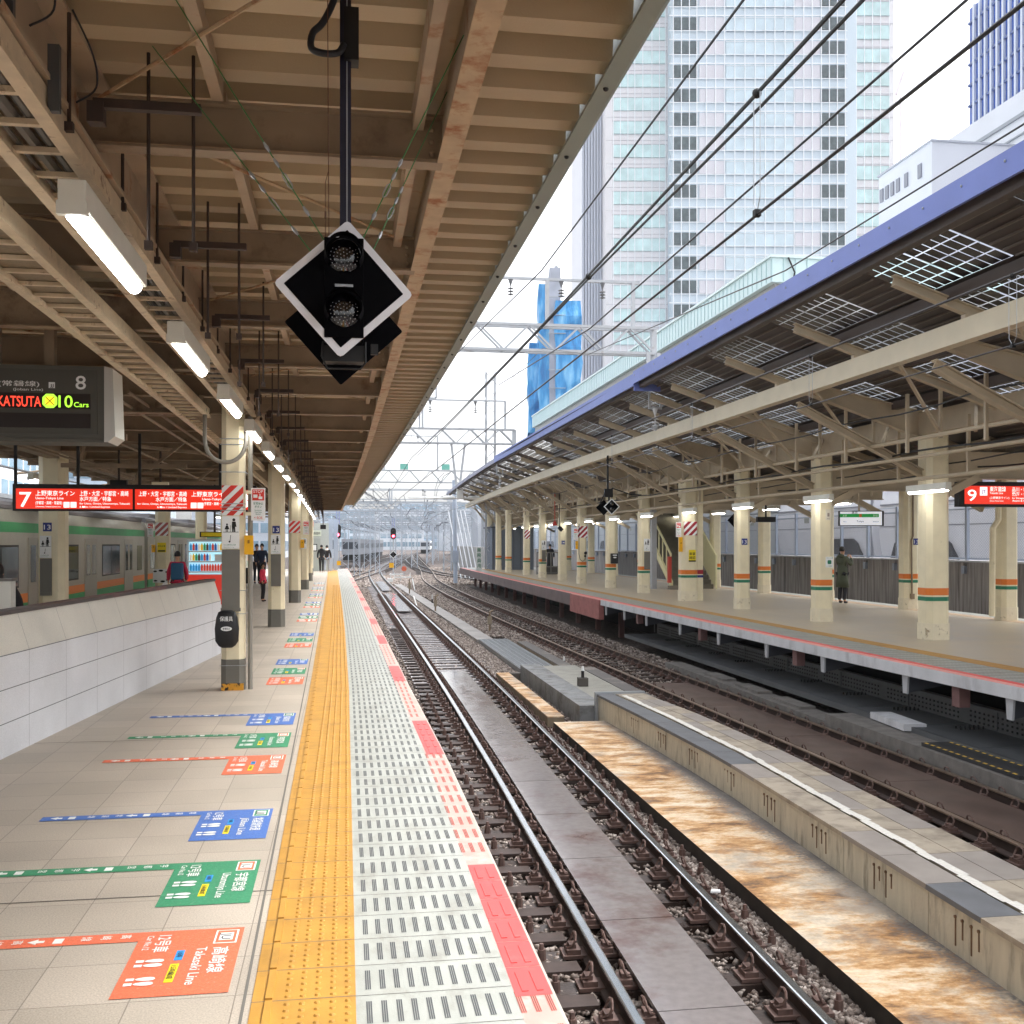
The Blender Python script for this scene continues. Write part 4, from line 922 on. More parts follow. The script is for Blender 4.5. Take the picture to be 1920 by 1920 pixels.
# ---------------------------------------------------------------- cable ladders, rods, lamps
tray_p = M('worn_tray_paint', H('cbb99c'), .5, .1, var=.15, vs_=9, dirt=H('7a5a42'), dscale=9, dlo=.58, dhi=.7)
def ladder(name, xa, xb, z, y0, y1, rung, label, mesh=False, cables=True):
    o = thing(name, ((xa+xb)/2, y0, z), label, 'cable tray')
    S = lambda y: lerp(LG, y)+1.15
    ysx = [y0+2*i for i in range(int((y1-y0)/2)+1)]
    for x in (xa, xb):
        b = MB(); b.sweep([(-.015,-.05),(.015,-.05),(.015,.05),(-.015,.05)], [(x+S(y),y,z) for y in ysx]); b.sweep([(-.028,-.012),(.028,-.012),(.028,.012),(-.028,.012)], [(x+S(y),y,z-.05) for y in ysx])
        b.build('side_rail', tray_p, o)
    k = 0; y = y0; more = MB()
    while y < y1:
        tgt = MB() if k < 98 else more
        tgt.bar((xa+S(y),y,z-.03),(xb+S(y),y,z-.03),.03,.022)
        if k < 98: tgt.build('rung', tray_p, o)
        k += 1; y += rung
    if more.v: tag(more.build('rungs_beyond', beam_paint, o), kind='stuff')
    if cables:
        for q in range(6):
            x = xa+.04+(xb-xa-.08)*q/5; MB().tube([(x+S(y)+rnd.uniform(-.012,.012),y,z+.0+.012*(q%2)) for y in ysx], .011+.006*(q%3), 6).build('cable', [M('cable_grey', H('6c6964'), .6), M('cable_dark', H('35332f'), .6)][q % 2], o)
    if mesh:
        b = MB()
        for ya, yb in zip(ysx, ysx[1:]): b.quad((xa+S(ya),ya,z-.015),(xb+S(ya),ya,z-.015),(xb+S(yb),yb,z-.015),(xa+S(yb),yb,z-.015))
        b.build('mesh_floor', M('perforated_tray', H('84755e'), .6, .2, var=.15, vs_=60), o)
    return o
ladder('cable_ladder', -1.31, -1.07, 3.36, 1.0, 57, .29, 'beige cable ladder with grey cables running along above the lamps')
ladder('cable_ladder', -1.92, -1.6, 3.34, 1.0, 57, .30, 'wider cable ladder with mesh floor left of the lamp row', mesh=True, cables=False)
rods = [(-1.07, 3.0),(-.98,4.15),(-.9,4.9),(-1.07,6.3),(-.98,6.6)]
def rod(x, y, z0, label, plate=True):
    o = thing('hanger_rod', (x,y,z0), label, 'hanger rod', 'dark hanger rods along the cable ladder'); MB().cyl((x,y,z0),(x,y,3.8),.008,n=6).build('rod', dark_rod, o)
    MB().box(x-.016,x+.016,y-.014,y+.014,z0-.015,z0+.02).build('rod_clamp', dark_rod, o)
    return o
for i in range(30):
    y = 3.4+1.95*i
    if y > 56: break
    S = lerp(LG, y)+1.15
    for dx, dy, z0 in ((-1.05,.0,3.38),(-1.04,.9,3.36),(-.80,1.2,3.0),(-.62,1.2,3.0)):
        rod(dx+S, y+dy, z0, 'dark hanger rod of the long row beside the cable ladder')
    if i % 1 == 0:
        o = thing('hanger_channel', (-.75+S,y+.9,3.43), 'dark slotted channel carrying rods beside the cable ladder', 'bracket', 'dark channels carrying the hanger rods')
        MB().box(-.95+S,-.55+S,y+.88,y+.915,3.44,3.475).build('channel', dark_rod, o); MB().box(-.97+S,-.91+S,y+.87,y+.93,3.38,3.46).build('clip', dark_rod, o)
def lamp(x, y, z, L, w=.108, h=.115):
    o = thing('platform_lamp', (x,y,z), 'x', 'lamp')
    MB().box(x-w/2,x+w/2,y,y+L,z,z+h).build('lamp_housing', fixture, o, bevel=.006)
    MB().box(x-w/2-.004,x+w/2+.004,y-.004,y+.03,z-.025,z+h*.25).build('end_cap', fixture, o)
    b = MB(); n = 8; 
    pr_ = [(-w*.36,0)]+[(w*.36*math.cos(math.pi+math.pi*i/n), -.045*math.sin(math.pi*i/n)) for i in range(1,n)]+[(w*.36,0)]
    b.extr(pr_, (x,y+.045,z-.001), (1,0,0), (0,0,1), (0,L-.09,0)); b.build('light_tube', tube_mat, o)
    MB().box(x-w*.4,x+w*.4,y+.03,y+L-.03,z-.004,z+.0).build('reflector', white_paint, o)
    return o
XLm = lambda y: lerp(LG, y)+.09
lamp0 = lamp(XLm(4.35), 4.42, 3.09, 1.32)
lamp0['label'] = 'glowing white strip lamp nearest the camera, under the cable ladder'; lamp0['group'] = 'strip lamps under the near canopy'
ord_ = ['second', 'third', 'fourth', 'fifth', 'sixth', 'seventh', 'eighth', 'ninth', 'tenth', 'eleventh', 'twelfth', 'thirteenth', 'fourteenth', 'fifteenth', 'sixteenth', 'seventeenth', 'eighteenth', 'nineteenth', 'twentieth']
for i in range(1, 20):
    y = 4.33+2.72*i
    dup(lamp0, (XLm(y), y, 3.07), label='glowing strip lamp, %s from the camera in the long row under the near canopy' % ord_[i-1])
# lamps of the rear side of the near platform
for i in range(8):
    y = 9.5+6*i; dup(lamp0, (-5.9, y, 3.0), label='strip lamp of the rear row above the left platform side, %s from the camera' % (['first']+ord_)[i])
# upright cable boards, thick cables, side plates near the top left
o = thing('cable_riser', (-1.3, 3.2, 3.1), 'thick black cable bundle drooping past a grey plate at the top left', 'cable bundle')
MB().tube(spline([(-.99,3.3,3.8),(-.985,3.28,3.6),(-1.0,3.3,3.42),(-1.06,3.35,3.33),(-1.15,3.4,3.3),(-1.3,3.5,3.3)]), .032, 8).build('black_cable', rubber, o, smooth=True)
MB().tube(spline([(-.95,3.26,3.8),(-.945,3.25,3.6),(-.97,3.26,3.42),(-1.04,3.3,3.31),(-1.15,3.36,3.28)]), .006, 6).build('thin_cable', grey_hose, o)
for (x, y, z0, z1) in ((-1.17,3.45,3.42,3.75),(-1.03,4.05,3.32,3.56),(-1.1,3.75,3.38,3.62)):
    b = MB(); b.box(x-.02,x+.02,y-.015,y+.015,z0,z1); tag(b.build('cable_stop_plate', M('slate_plate', H('4c4e50'), .6)), 'slate grey upright plate fixed to the main girder at %.0f cm' % (y*100) if False else ('slate grey upright plate on the main girder, %s' % {3.45:'topmost in the corner',4.05:'next to the loop of thin wire',3.75:'between the other two plates'}[y]), 'plate')
b = MB()
for c in (3.5, 4.1): b.tube(spline([(-.98,c,3.72),(-.93,c+.1,3.6),(-.93,c+.15,3.5),(-.99,c+.1,3.42)]), .004, 5)
tag(b.build('thin_wire_loop', rubber), 'thin black wires bowing out from the main girder', 'wire')
# conduits and little boxes under the rear roof
b = MB()
for x, z in ((-2.3,3.3),(-2.5,3.28),(-3.4,3.2),(-4.6,3.15),(-4.75,3.15),(-6.2,3.35)): b.tube([(x,12,z+.1),(x,57,z+.1)], .018, 6)
tag(b.build('conduit_run', beam_dark), 'brown conduits running along under the rear half of the near roof', 'conduit')
for i, (x, y, z) in enumerate(((-3.2,19.5,2.72),(-3.9,19.5,2.75))):
    o = thing('ceiling_speaker' if i == 0 else 'wall_lamp_box', (x,y,z), ['cream square box hanging above the red sign', 'dark rectangular box hanging above the red sign'][i], 'box'); MB().box(x-.14,x+.14,y,y+.12,z-.1,z+.12).build('box_body', [cream, matte_black][i], o); MB().cyl((x,y+.06,z+.12),(x,y+.06,3.4),.02,n=6).build('hanger', dark_rod, o)
# ---------------------------------------------------------------- departure board (LED) at left
def screen(x0, x1, y, z0, z1): pass
led = M('led_board_grey', H('57564f'), .5, var=.04); led_d = M('led_window', H('2c2422'), .3); led_r = M('led_red', (1,.06,.03), .5, emit=.5); led_g = M('led_green', (.40,.9,.05), .5, emit=.4); led_y = M('led_yellow', (1,.8,.03), .5, emit=.3)
Y = 9.6; o = thing('departure_board', (-3.2, Y, 2.63), 'grey departure board hanging top left with the number 8 and LED text', 'departure board')
b = MB(); b.box(-4.4,-2.03,Y,Y+.34,2.65,3.285); b.box(-4.4,-2.0,Y-.025,Y+.36,2.63,2.66); b.build('housing', led, o, bevel=.004)
b = MB(); b.extr([(0,0),(.07,-.02),(.09,-.60),(.03,-.65),(0,-.65)], (-2.03,Y-.03,3.285), (1,0,0), (0,0,1), (0,.4,0)); b.build('side_cap', M('brushed_alu', H('c9c9c4'), .35, .5), o)
b = MB(); b.box(-4.4,-2.09,Y-.006,Y,2.70,3.25,0); b.box(-4.4,-2.11,Y-.009,Y-.006,2.92,3.24,0); b.build('inner_frame', M('led_frame_dark', H('4e4d47'), .5), o)
b = MB(); b.box(-4.4,-2.145,Y-.012,Y-.009,2.915,3.045); b.box(-4.4,-2.145,Y-.012,Y-.006,2.75,2.875); b.build('led_window', led_d, o)
t = MB(); ux1, uz1 = (1,0,0), (0,0,1); t.text('8', .165, (-2.225,Y-.011,3.085), ux1, uz1, 0, 'C', .085); t.text('(常磐線)', .05, (-2.56,Y-.011,3.105), ux1, uz1, 0, 'R', .33); t.text('(Joban Line)', .03, (-2.53,Y-.011,3.065), ux1, uz1, 0, 'R', .24)
t.box(-2.485,-2.435,Y-.011,Y-.009,3.09,3.14,0); t.text('JJ', .035, (-2.46,Y-.0125,3.10), ux1, uz1, 1, 'C', .03); t.build('printed_text', [white_paint, matte_black], o)
t = MB(); t.text('KATSUTA', .125, (-2.545,Y-.014,2.93), ux1, uz1, 0, 'R', .35); t.build('red_led_text', led_r, o)
t = MB(); t.extr([(.03,0),(.09,0),(.12,.03),(.12,.09),(.09,.12),(.03,.12),(0,.09),(0,.03)], (-2.535,Y-.0135,2.92), ux1, uz1, (0,.001,0), 0)
t.extr([(.025,.025),(.095,.025),(.095,.095),(.025,.095)], (-2.535,Y-.0145,2.92), ux1, uz1, (0,.001,0), 1); t.bar((-2.51,Y-.0155,2.945),(-2.44,Y-.0155,3.015),.005,.001,2,up=(0,1,0)); t.bar((-2.51,Y-.0155,3.015),(-2.44,Y-.0155,2.945),.005,.001,2,up=(0,1,0)); t.build('clover_symbol', [led_g, led_y, led_d], o)
t = MB(); t.text('10', .145, (-2.405,Y-.014,2.928), ux1, uz1, 0, 'L', .115); t.text('Cars', .06, (-2.28,Y-.014,2.932), ux1, uz1, 0, 'L', .12); t.build('green_led_text', led_g, o)
b = MB(); b.box(-2.55,-2.47,Y+.1,Y+.2,3.285,3.8); b.build('hanger_post', beam_dark, o); b = MB(); b.box(-3.0,-2.92,Y+.1,Y+.2,3.285,3.8); b.build('hanger_post', beam_dark, o)
# ---------------------------------------------------------------- red line sign 7 / 8
sr_ = M('backlit_red', (.80,.032,.012), .4, emit=.22); sw = M('backlit_white', (1,.97,.93), .4, emit=.3)
Y = 17.0; o = thing('line_sign', (-3.2,Y,2.26), 'backlit red sign with number 7 and line names hanging behind the nearest pillar', 'line sign')
zb, zt = 2.255, 2.66
b = MB(); b.box(-4.92,-1.35,Y,Y+.16,zb,zt); b.build('frame', matte_black, o)
b = MB(); b.box(-4.87,-3.19,Y-.006,Y,zb+.03,zt-.07); b.box(-3.155,-1.4,Y-.006,Y,zb+.03,zt-.07); b.build('red_face', sr_, o)
def T(t, s, x, z, w=None, al='L'): tt.text(t, s, (x,Y-.008,z), (1,0,0), (0,0,1), 0, al, w)
tt = MB()
T('7', .32, -4.82, zb+.06, .17); T('上野東京ライン', .085, -4.59, zb+.235, .56); T('Ueno-Tokyo Line', .05, -4.59, zb+.175, .4); T('(宇都宮・高崎・常磐線)', .055, -4.59, zb+.10, .38); T('(Utsunomiya, Takasaki & Joban Line)', .028, -4.59, zb+.055, .36)
T('上野・大宮・宇都宮・高崎', .085, -3.96, zb+.235, .71); T('水戸方面／特急', .075, -3.96, zb+.155, .46); T('for Ueno, Omiya, Utsunomiya, Takasaki', .04, -3.96, zb+.10, .73); T('& Mito / Limited Express', .04, -3.96, zb+.05, .44)
T('上野・大宮・宇都宮・高崎', .085, -2.39, zb+.235, .71, 'R'); T('水戸方面／特急', .075, -2.39, zb+.155, .46, 'R'); T('for Ueno, Omiya, Utsunomiya, Takasaki', .04, -2.39, zb+.10, .73, 'R'); T('& Mito / Limited Express', .04, -2.39, zb+.05, .44, 'R')
T('上野東京ライン', .085, -1.76, zb+.235, .56, 'R'); T('Ueno-Tokyo Line', .05, -1.76, zb+.175, .4, 'R'); T('(宇都宮・高崎・常磐線)', .055, -1.76, zb+.10, .38, 'R'); T('8', .32, -1.45, zb+.06, .2, 'R')
for xx in (-4.19,-4.09,-2.33,-2.23): tt.box(xx,xx+.085,Y-.008,Y-.006,zb+.05,zb+.135)
tt.build('white_lettering', sw, o)
for xx in (-4.9,-4.0,-3.1,-1.9): MB().box(xx-.02,xx+.02,Y+.06,Y+.1,zt,3.45).build('hanger_rod', matte_black, o)
# ---------------------------------------------------------------- stair wall
gm = tile_mat('stone_cladding', H('d9dade'), H('d0d2d6'), H('8c8e90'), 50, 50, 0, .5, .14, half=0)
gm2 = tile_mat('sloped_stone_cap', H('d6d3c9'), H('d0ccc2'), H('8c8e90'), 50, 50, 0, .5, .14, half=0)
A = Vector((-2.77,9.24,0)); B_ = Vector((-1.95,17.62,0)); d = (B_-A).normalized(); A0 = A-d*7; nrm = Vector((-d.y,d.x,0)); nrm = Vector((-abs(d.y),abs(d.x),0)).normalized(); nrm = Vector((-d.y, d.x, 0))
L = (B_-A0).length
o = thing('stair_wall', tuple((A0+B_)/2), 'long low stone clad wall with dark coping around the stair opening', 'wall')
b = MB(); P = [(0,0),(0,.84),(-.10,1.16),(-.22,1.16),(-.22,0)]
def wallpt(s_, a, z): p_ = A0+d*s_+nrm*(-a); return (p_.x,p_.y,z)
for s0, s1 in ((0,L),):
    vs0 = [wallpt(s0,a,z) for a, z in P]; vs1 = [wallpt(s1,a,z) for a, z in P]
    b.add(vs0+vs1, [(0,1,6,5),(3,4,9,8),(0,4,3,2,1),(5,6,7,8,9)], 0); b.add(vs0+vs1, [(1,2,7,6)], 1)
b.build('stone_body', [gm, gm2], o)
b = MB(); 
for s0, s1 in ((0,L+.02),):
    P2 = [(-.085,1.161),(-.09,1.195),(-.24,1.195),(-.24,1.161)]
    b.add([wallpt(s0,a,z) for a, z in P2]+[wallpt(s1,a,z) for a, z in P2], [(0,1,5,4),(1,2,6,5),(2,3,7,6),(3,0,4,7),(0,3,2,1),(4,5,6,7)])
b.build('dark_coping', M('dark_coping_wood', H('4d4644'), .45, var=.1, vs_=3, dirt=H('8d5458'), dscale=.5, dlo=.6, dhi=.7), o)
b = MB()
for z in (.28,.56,.842): 
    b.add([wallpt(0,-.0+.0015,z-.004),wallpt(L,.0015,z-.004),wallpt(L,.0015,z+.004),wallpt(0,.0015,z+.004)], [(0,1,2,3)])
k = 0; s_ = .4
while s_ < L:
    for r in range(4):
        z0, z1 = (0,.28,.56,.845)[r], (.28,.56,.84,1.16)[r]
        if r == 3: b.add([wallpt(s_,.0015,.845),wallpt(s_+.005,.0015,.845),wallpt(s_+.005,-.0985,1.16),wallpt(s_,-.0985,1.16)], [(0,1,2,3)])
        elif (k+r) % 1 == 0: b.add([wallpt(s_,.0015,z0),wallpt(s_+.004,.0015,z0),wallpt(s_+.004,.0015,z1),wallpt(s_,.0015,z1)], [(0,1,2,3)])
    s_ += .9; k += 1
b.build('joint_lines', M('stone_joint', H('77797b'), .8), o)
b = MB(); 
o2 = thing('stair_wall', (-5,13,0), 'low grey wall end with a small steel grab rail at the left frame edge', 'wall')
b.box(-7.2,-3.78,13,13.18,0,1.33); b.build('stone_body', gm2, o2); b = MB(); b.box(-7.2,-3.76,12.98,13.2,1.33,1.36); b.build('dark_coping', M('coping_grey', H('6d6862'), .5), o2)
b = MB(); b.box(-7.2,-3.78,12.995,13.0,.98,.99); b.box(-4.0,-3.95,12.97,13,1.0,1.2); b.tube([(-4.3,12.95,.9),(-3.85,12.95,.93)], .02, 8); b.build('grab_rail', matte_black, o2)
# ---------------------------------------------------------------- vending machine
o = thing('vending_machine', (-3.5,29,0), 'lit drinks vending machine with rows of bottles behind the stair wall', 'vending machine')
MB().box(-4.08,-2.95,29,29.8,0,1.86).build('cabinet', M('vending_white', H('dfe6ea'), .3), o, bevel=.01)
MB().box(-4.02,-3.0,28.985,29,.95,1.80).build('lit_display', M('vending_backlight', (.45,.78,.9), .4, emit=.22), o)
MB().box(-4.08,-2.95,28.98,29,.15,.93).build('red_front', M('vending_red', H('d23c30'), .35, emit=.15), o)
cols = [H('3aa0d8'), H('2f9c6a'), H('e9e6da'), H('d8452f'), H('5a3a24'), H('e8b42a'), H('1f5fb0')]
for r in range(3):
    for i in range(14):
        xx = -3.97+.07*i
        if r == 1 and i > 7: continue
        c = cols[(i*3+r*2) % 7] if r < 2 else cols[3 if i > 3 else 0]
        MB().tube([(xx,28.96,1.575-.27*r),(xx,28.96,1.71-.27*r),(xx,28.96,1.735-.27*r),(xx,28.96,1.76-.27*r)], [.031,.031,.014,.014], 8).build('drink_bottle', M('drink_%d' % (cols.index(c)), c, .3, emit=.1), o)
b = MB()
for r in range(3): b.box(-4.02,-3.0,28.93,28.985,1.53-.27*r,1.565-.27*r)
b.box(-3.36,-3.05,28.95,28.98,1.30,1.47); b.build('price_shelf', white_paint, o)
o = thing('hanging_notice', (-3.3,28.5,2.0), 'dark framed notice above the vending machine', 'notice'); MB().box(-3.7,-2.95,28.6,28.66,1.92,2.06).build('notice_frame', matte_black, o); MB().box(-3.66,-2.99,28.59,28.6,1.94,2.04).build('notice_face', mk_yel, o); MB().box(-3.35,-3.3,28.61,28.65,2.06,3.4).build('hanger', dark_rod, o)
# ---------------------------------------------------------------- green striped commuter train at the left
sil_ = M('brushed_train_steel', H('b3b0a4'), .42, .25, var=.05, vs_=3); tg = M('train_green', H('35a562'), .45, var=.08, vs_=2); to_ = M('train_orange', H('ef8a35'), .45); glass = M('dark_glass', H('3f4a46'), .08, 0, var=.6, vs_=3.5, spec=.6); drub = M('door_rubber', H('3a3833'), .6)
def commuter(x, y0, L, label, z0=0.0):
    o = thing('commuter_train_car', (x-1.45,y0+L/2,-1.0), label, 'train car', 'cars of the green striped train')
    x1 = x; x0 = x-2.9; b = MB()
    P = [(x0,-.85),(x0,2.2),(x0+.12,2.45),(x0+.5,2.56),(x1-.5,2.56),(x1-.12,2.45),(x1,2.2),(x1,1.0),(x1-.02,.4),(x1-.1,-.1),(x1-.16,-.85)]
    b.extr(P, (0,y0+.25,0), (1,0,0), (0,0,1), (0,L-.5,0)); b.build('car_body', sil_, o)
    b = MB(); b.box(x0+.6,x1-.6,y0-.05,y0+L+.05,-.1,2.2); b.build('gangway', drub, o)
    b = MB(); b.tube([(x1-.15,y0+.3,2.52),(x1-.15,y0+L-.3,2.52)], .09, 8); b.tube([(x1-.45,y0+.3,2.6),(x1-.45,y0+L-.3,2.6)], .07, 8); b.build('roof_edge', M('train_roof_grey', H('7b7a80'), .5), o)
    for yy in (y0+4, y0+L-6): MB().box(x0+.6,x1-.6,yy,yy+2.2,2.56,2.85).build('air_conditioner', M('train_roof_grey', H('7b7a80'), .5), o)
    b = MB(); b.box(x1,x1+.004,y0+.26,y0+L-.26,1.98,2.18); b.build('upper_green_band', tg, o)
    dz = [y0+2.5+4.88*i for i in range(4)]; edges = [y0+.26]+[v for c in dz for v in (c-.68,c+.68)]+[y0+L-.26]
    for i in range(0, len(edges), 2):
        MB().box(x1-.005,x1+.004,edges[i],edges[i+1],.55,.74).build('orange_band', to_, o); MB().box(x1-.02,x1+.004,edges[i],edges[i+1],.22,.545).build('green_band', tg, o)
    for c in dz:
        b = MB(); b.box(x1-.02,x1+.012,c-.66,c-.005,.02,1.88); b.box(x1-.02,x1+.012,c+.005,c+.66,.02,1.88); dr = b.build('door', M('door_steel', H('a5a193'), .4, .2), o)
        b = MB(); b.box(x1+.012,x1+.016,c-.5,c-.12,.95,1.72); b.box(x1+.012,x1+.016,c+.12,c+.5,.95,1.72); b.build('door_window', glass, dr)
    for i in range(3):
        ya, yb = dz[i]+1.35, dz[i+1]-1.35; MB().box(x1,x1+.006,ya-.05,yb+.05,.87,1.73).build('window_frame', drub, o); MB().box(x1+.006,x1+.01,ya,yb,.91,1.69).build('window', glass, o); MB().box(x1+.010,x1+.014,(ya+yb)/2-.02,(ya+yb)/2+.02,.91,1.69).build('window_bar', drub, o)
    for (ya, yb) in ((y0+.7,y0+1.4),(y0+L-1.5,y0+L-.7)): MB().box(x1,x1+.008,ya,yb,.91,1.69).build('window', glass, o)
    b = MB()
    for yy in (y0+2.5, y0+L-4.5): b.box(x0+.4,x1-.3,yy,yy+2.4,-1.1,-.8)
    b.build('bogie', matte_black, o)
    return o
commuter(-6.45, 16.6, 20.0, 'nearest car of the green striped commuter train at the left')
commuter(-6.45, 36.7, 20.0, 'second car of the green striped commuter train, past the gap')
commuter(-6.5, 56.8, 20.0, 'third car of the green striped train, mostly hidden by the vending machine')
# ---------------------------------------------------------------- departure indicator lamp on mast
def shape_ring(c, ux, uz, h, m_, y0): pass
X, Y, Z = .0, 3.62, 2.622
o = thing('departure_indicator', (X,Y,2.3), 'black diamond signal board with white border on a mast under the near roof', 'signal')
hd = .232; rc = .012
def diamond(h, r=.014):
    P = []
    for k in range(4):
        a = math.pi/2*k; cx, cz = (h-r*1.41)*math.cos(a), (h-r*1.41)*math.sin(a)
        for j in (-1,0,1): P.append((cx+r*math.cos(a+j*math.pi/4), cz+r*math.sin(a+j*math.pi/4)))
    return P
ux_ = Vector((math.cos(.07),-math.sin(.0),-.035*0)); ux_ = Vector((1,0,-.055)).normalized(); uz_ = Vector((.055,0,1)).normalized()
nb_ = M('signal_gloss_black', H('010104'), .7, spec=.08)
MB().extr(diamond(hd), (X,Y,Z), ux_, uz_, (0,.006,0)).build('white_border_board', M('signal_white_border', H('dcdde2'), .5, var=.03), o)
MB().extr(diamond(hd-.034,.002), (X,Y-.002,Z), ux_, uz_, (0,.002,0)).build('black_field', nb_, o)
MB().box(X-.066,X+.066,Y+.006,Y+.06,Z-.175,Z+.16).build('signal_case', nb_, o, bevel=.004)
MB().box(X-.0655,X+.0655,Y-.006,Y-.002,Z-.165,Z+.17).build('front_plate', nb_, o, bevel=.002)
for zz in (.108,-.073):
    b = MB(); n = 24
    for i in range(n+1):
        t = math.radians(-35+250*i/n)
        for dy, rr in ((0,.066),(-.075,.060)): b.v.append((X+rr*math.cos(t),Y-.012+dy,Z+zz+rr*math.sin(t)))
    for i in range(n): b.f.append((2*i,2*i+1,2*i+3,2*i+2)); b.m.append(0)
    b.build('lens_hood', nb_, o, smooth=True)
    l_ = MB().ball((X,Y-.01,Z+zz), .058, sc=(1,.25,1), nu=20, nv=12).build('lens', M('smoked_lens', H('0b0b10'), .06, spec=.8), o, smooth=True)
    b = MB()
    for r_, n_ in ((.0,1),(.012,6),(.023,12),(.034,17),(.045,22)):
        for i in range(n_):
            t = 2*math.pi*i/n_+r_*50
            if math.sin(t)*r_ > .03: continue
            b.ball((X+r_*math.cos(t),Y-.0265+r_*r_*4,Z+zz+r_*math.sin(t)-.004), .0019, nu=5, nv=4)
    tag(b.build('led_dots', M('led_dot_grey', H('b9bcc0'), .4), l_), kind='stuff')
MB().box(X-.03,X+.03,Y-.016,Y-.012,Z+.003,Z+.012).build('latch', galv, o)
MB().extr(diamond(.205,.006), (X+.0,Y+.16,Z-.095), ux_, uz_, (0,.006,0)).build('rear_black_board', nb_, o)
b = MB(); b.box(X-.07,X+.07,Y+.05,Y+.12,Z-.235,Z-.18); b.tube([(X-.07,Y+.04,Z-.17),(X-.075,Y+.04,Z-.22),(X-.055,Y+.05,Z-.26),(X+.055,Y+.05,Z-.26),(X+.072,Y+.04,Z-.24),(X+.072,Y+.04,Z-.17)], .004, 6); b.box(X+.09,X+.115,Y+.04,Y+.06,Z-.21,Z-.175); b.build('mounting_bracket', matte_black, o)
b = MB(); b.box(X-.014,X+.024,Y+.08,Y+.115,Z+.15,3.9); b.build('mast', M('navy_black_mast', H('15152a'), .5, var=.25, vs_=15), o); MB().box(X+.008,X+.012,Y+.076,Y+.08,Z+.15,3.8).build('mast_wire', galv, o)
b = MB(); 
for s_ in (0,):
    pts = [(X-.005,Y+.06,3.75),(X-.03,Y+.04,3.62),(X-.07,Y+.04,3.53),(X-.105,Y+.04,3.49),(X-.108,Y+.04,3.44),(X-.07,Y+.04,3.425),(X-.02,Y+.05,3.435),(X+.0,Y+.06,3.47)]
    sp = []
    for a_, c_ in zip(pts, pts[1:]):
        for q in range(4): sp.append(tuple(a_[k]+(c_[k]-a_[k])*q/4 for k in range(3)))
    b.tube(spline(pts,5), .012, 7)
b.build('cable_loop', rubber, o, smooth=True)
MB().box(X+.0,X+.05,Y+.06,Y+.13,3.42,3.6).build('mast_clamp', matte_black, o)
def guy(p, q, label):
    o = thing('guy_wire', p, label, 'guy wire'); p, q = Vector(p), Vector(q); gw = M('green_wire', H('2f7a40'), .5)
    MB().tube([p,q], .0022, 5).build('wire', gw, o)
    L = q-p
    for f in (.12,.30,.36): 
        a = p+L*f; c = p+L*(f+.035); MB().tube([a,a*.5+c*.5,c], [.004,.007,.004], 6).build('wire_clamp', galv, o)
    a = p+L*.22; c = p+L*.285; r = L.normalized().cross(Vector((0,1,0))).normalized()*.007
    b = MB(); b.tube([a,a+(c-a)*.2+r,a+(c-a)*.8+r,c,a+(c-a)*.8-r,a+(c-a)*.2-r,a], .0022, 5); b.build('turnbuckle', galv, o)
guy((X+.05,Y+.1,Z+.17), (.44,3.95,3.66), 'green guy wire rising right from the diamond signal, front one')
guy((X+.08,Y+.16,Z+.13), (.44,4.6,3.72), 'green guy wire rising right from the diamond signal, rear one')
guy((X-.05,Y+.1,Z+.16), (-.62,3.9,3.74), 'green guy wire rising left from the diamond signal, front one')
guy((X-.08,Y+.16,Z+.12), (-.75,4.4,3.74), 'green guy wire rising left from the diamond signal, rear one')
b = MB(); b.tube([(X-.05,Y+.02,Z+.17),(X-.055,Y+.02,3.7)], .0015, 4); b.tube([(X-.062,Y+.02,Z+.14),(X-.062,Y+.02,2.98),(X-.052,Y+.02,3.02)], .0012, 4); b.cyl((X-.062,Y+.02,2.86),(X-.062,Y+.02,2.885),.003,n=6); tag(b.build('pull_cord', M('thin_brown_cord', H('5c3b2a'), .7)), 'thin brown cord hanging beside the signal mast', 'cord')
# ---------------------------------------------------------------- end of platform cabin etc
o = thing('staff_cabin', (-1.4,69,0), 'pale grey staff cabin with a door at the end of the near platform', 'cabin'); MB().box(-2.35,-.95,67.5,72.5,0,3.0).build('cabin_wall', M('cabin_grey', H('b8beba'), .6, var=.05), o); d_ = MB().box(-2.15,-1.45,67.47,67.5,0,2.05).build('door', M('cabin_door', H('a5aba6'), .5), o); MB().box(-1.95,-1.65,67.45,67.47,1.25,1.7).build('notice', matte_black, d_); MB().box(-1.9,-1.7,67.44,67.45,1.3,1.65).build('notice_sheet', white_paint, d_)
t = MB(); t.box(-2.2,-1.4,67.44,67.47,2.2,2.55); t.build('sign_board', M('cabin_sign', H('d8e0cf'), .5), o); t = MB(); t.text('乗務員詰所', .2, (-1.8,67.43,2.3), (1,0,0), (0,0,1), 0, 'C', .7); t.build('sign_lettering', matte_black, o)
o = thing('steel_column', (-.75,68.5,0), 'pale blue steel column at the near platform end', 'column'); MB().box(-.98,-.7,68.4,68.7,0,3.3).build('shaft', M('pale_blue_steel', H('b4c0d2'), .5), o); MB().box(-.68,-.38,69.5,69.8,0,3.3).build('shaft', M('pale_blue_steel', H('b4c0d2'), .5), o)
b = MB(); b.box(-.45,-.2,69,69.03,.35,.62); tag(b.build('yellow_tag', yellow_p), 'yellow square tag low on the pale blue column', 'tag')
for nm, (x, y) in (('blue', (-2.75,66.5)),):
    o = thing('handrail', (x,y,0), 'dark green railing beside the staff cabin', 'railing'); b = MB()
    for i in range(6): b.box(x+.09*i-.01,x+.09*i+.01,y,y+.02,0,1.05)
    b.box(x-.02,x+.5,y,y+.03,1.03,1.07); b.build('rail_bars', M('dark_green', H('2f4a3c'), .5), o)
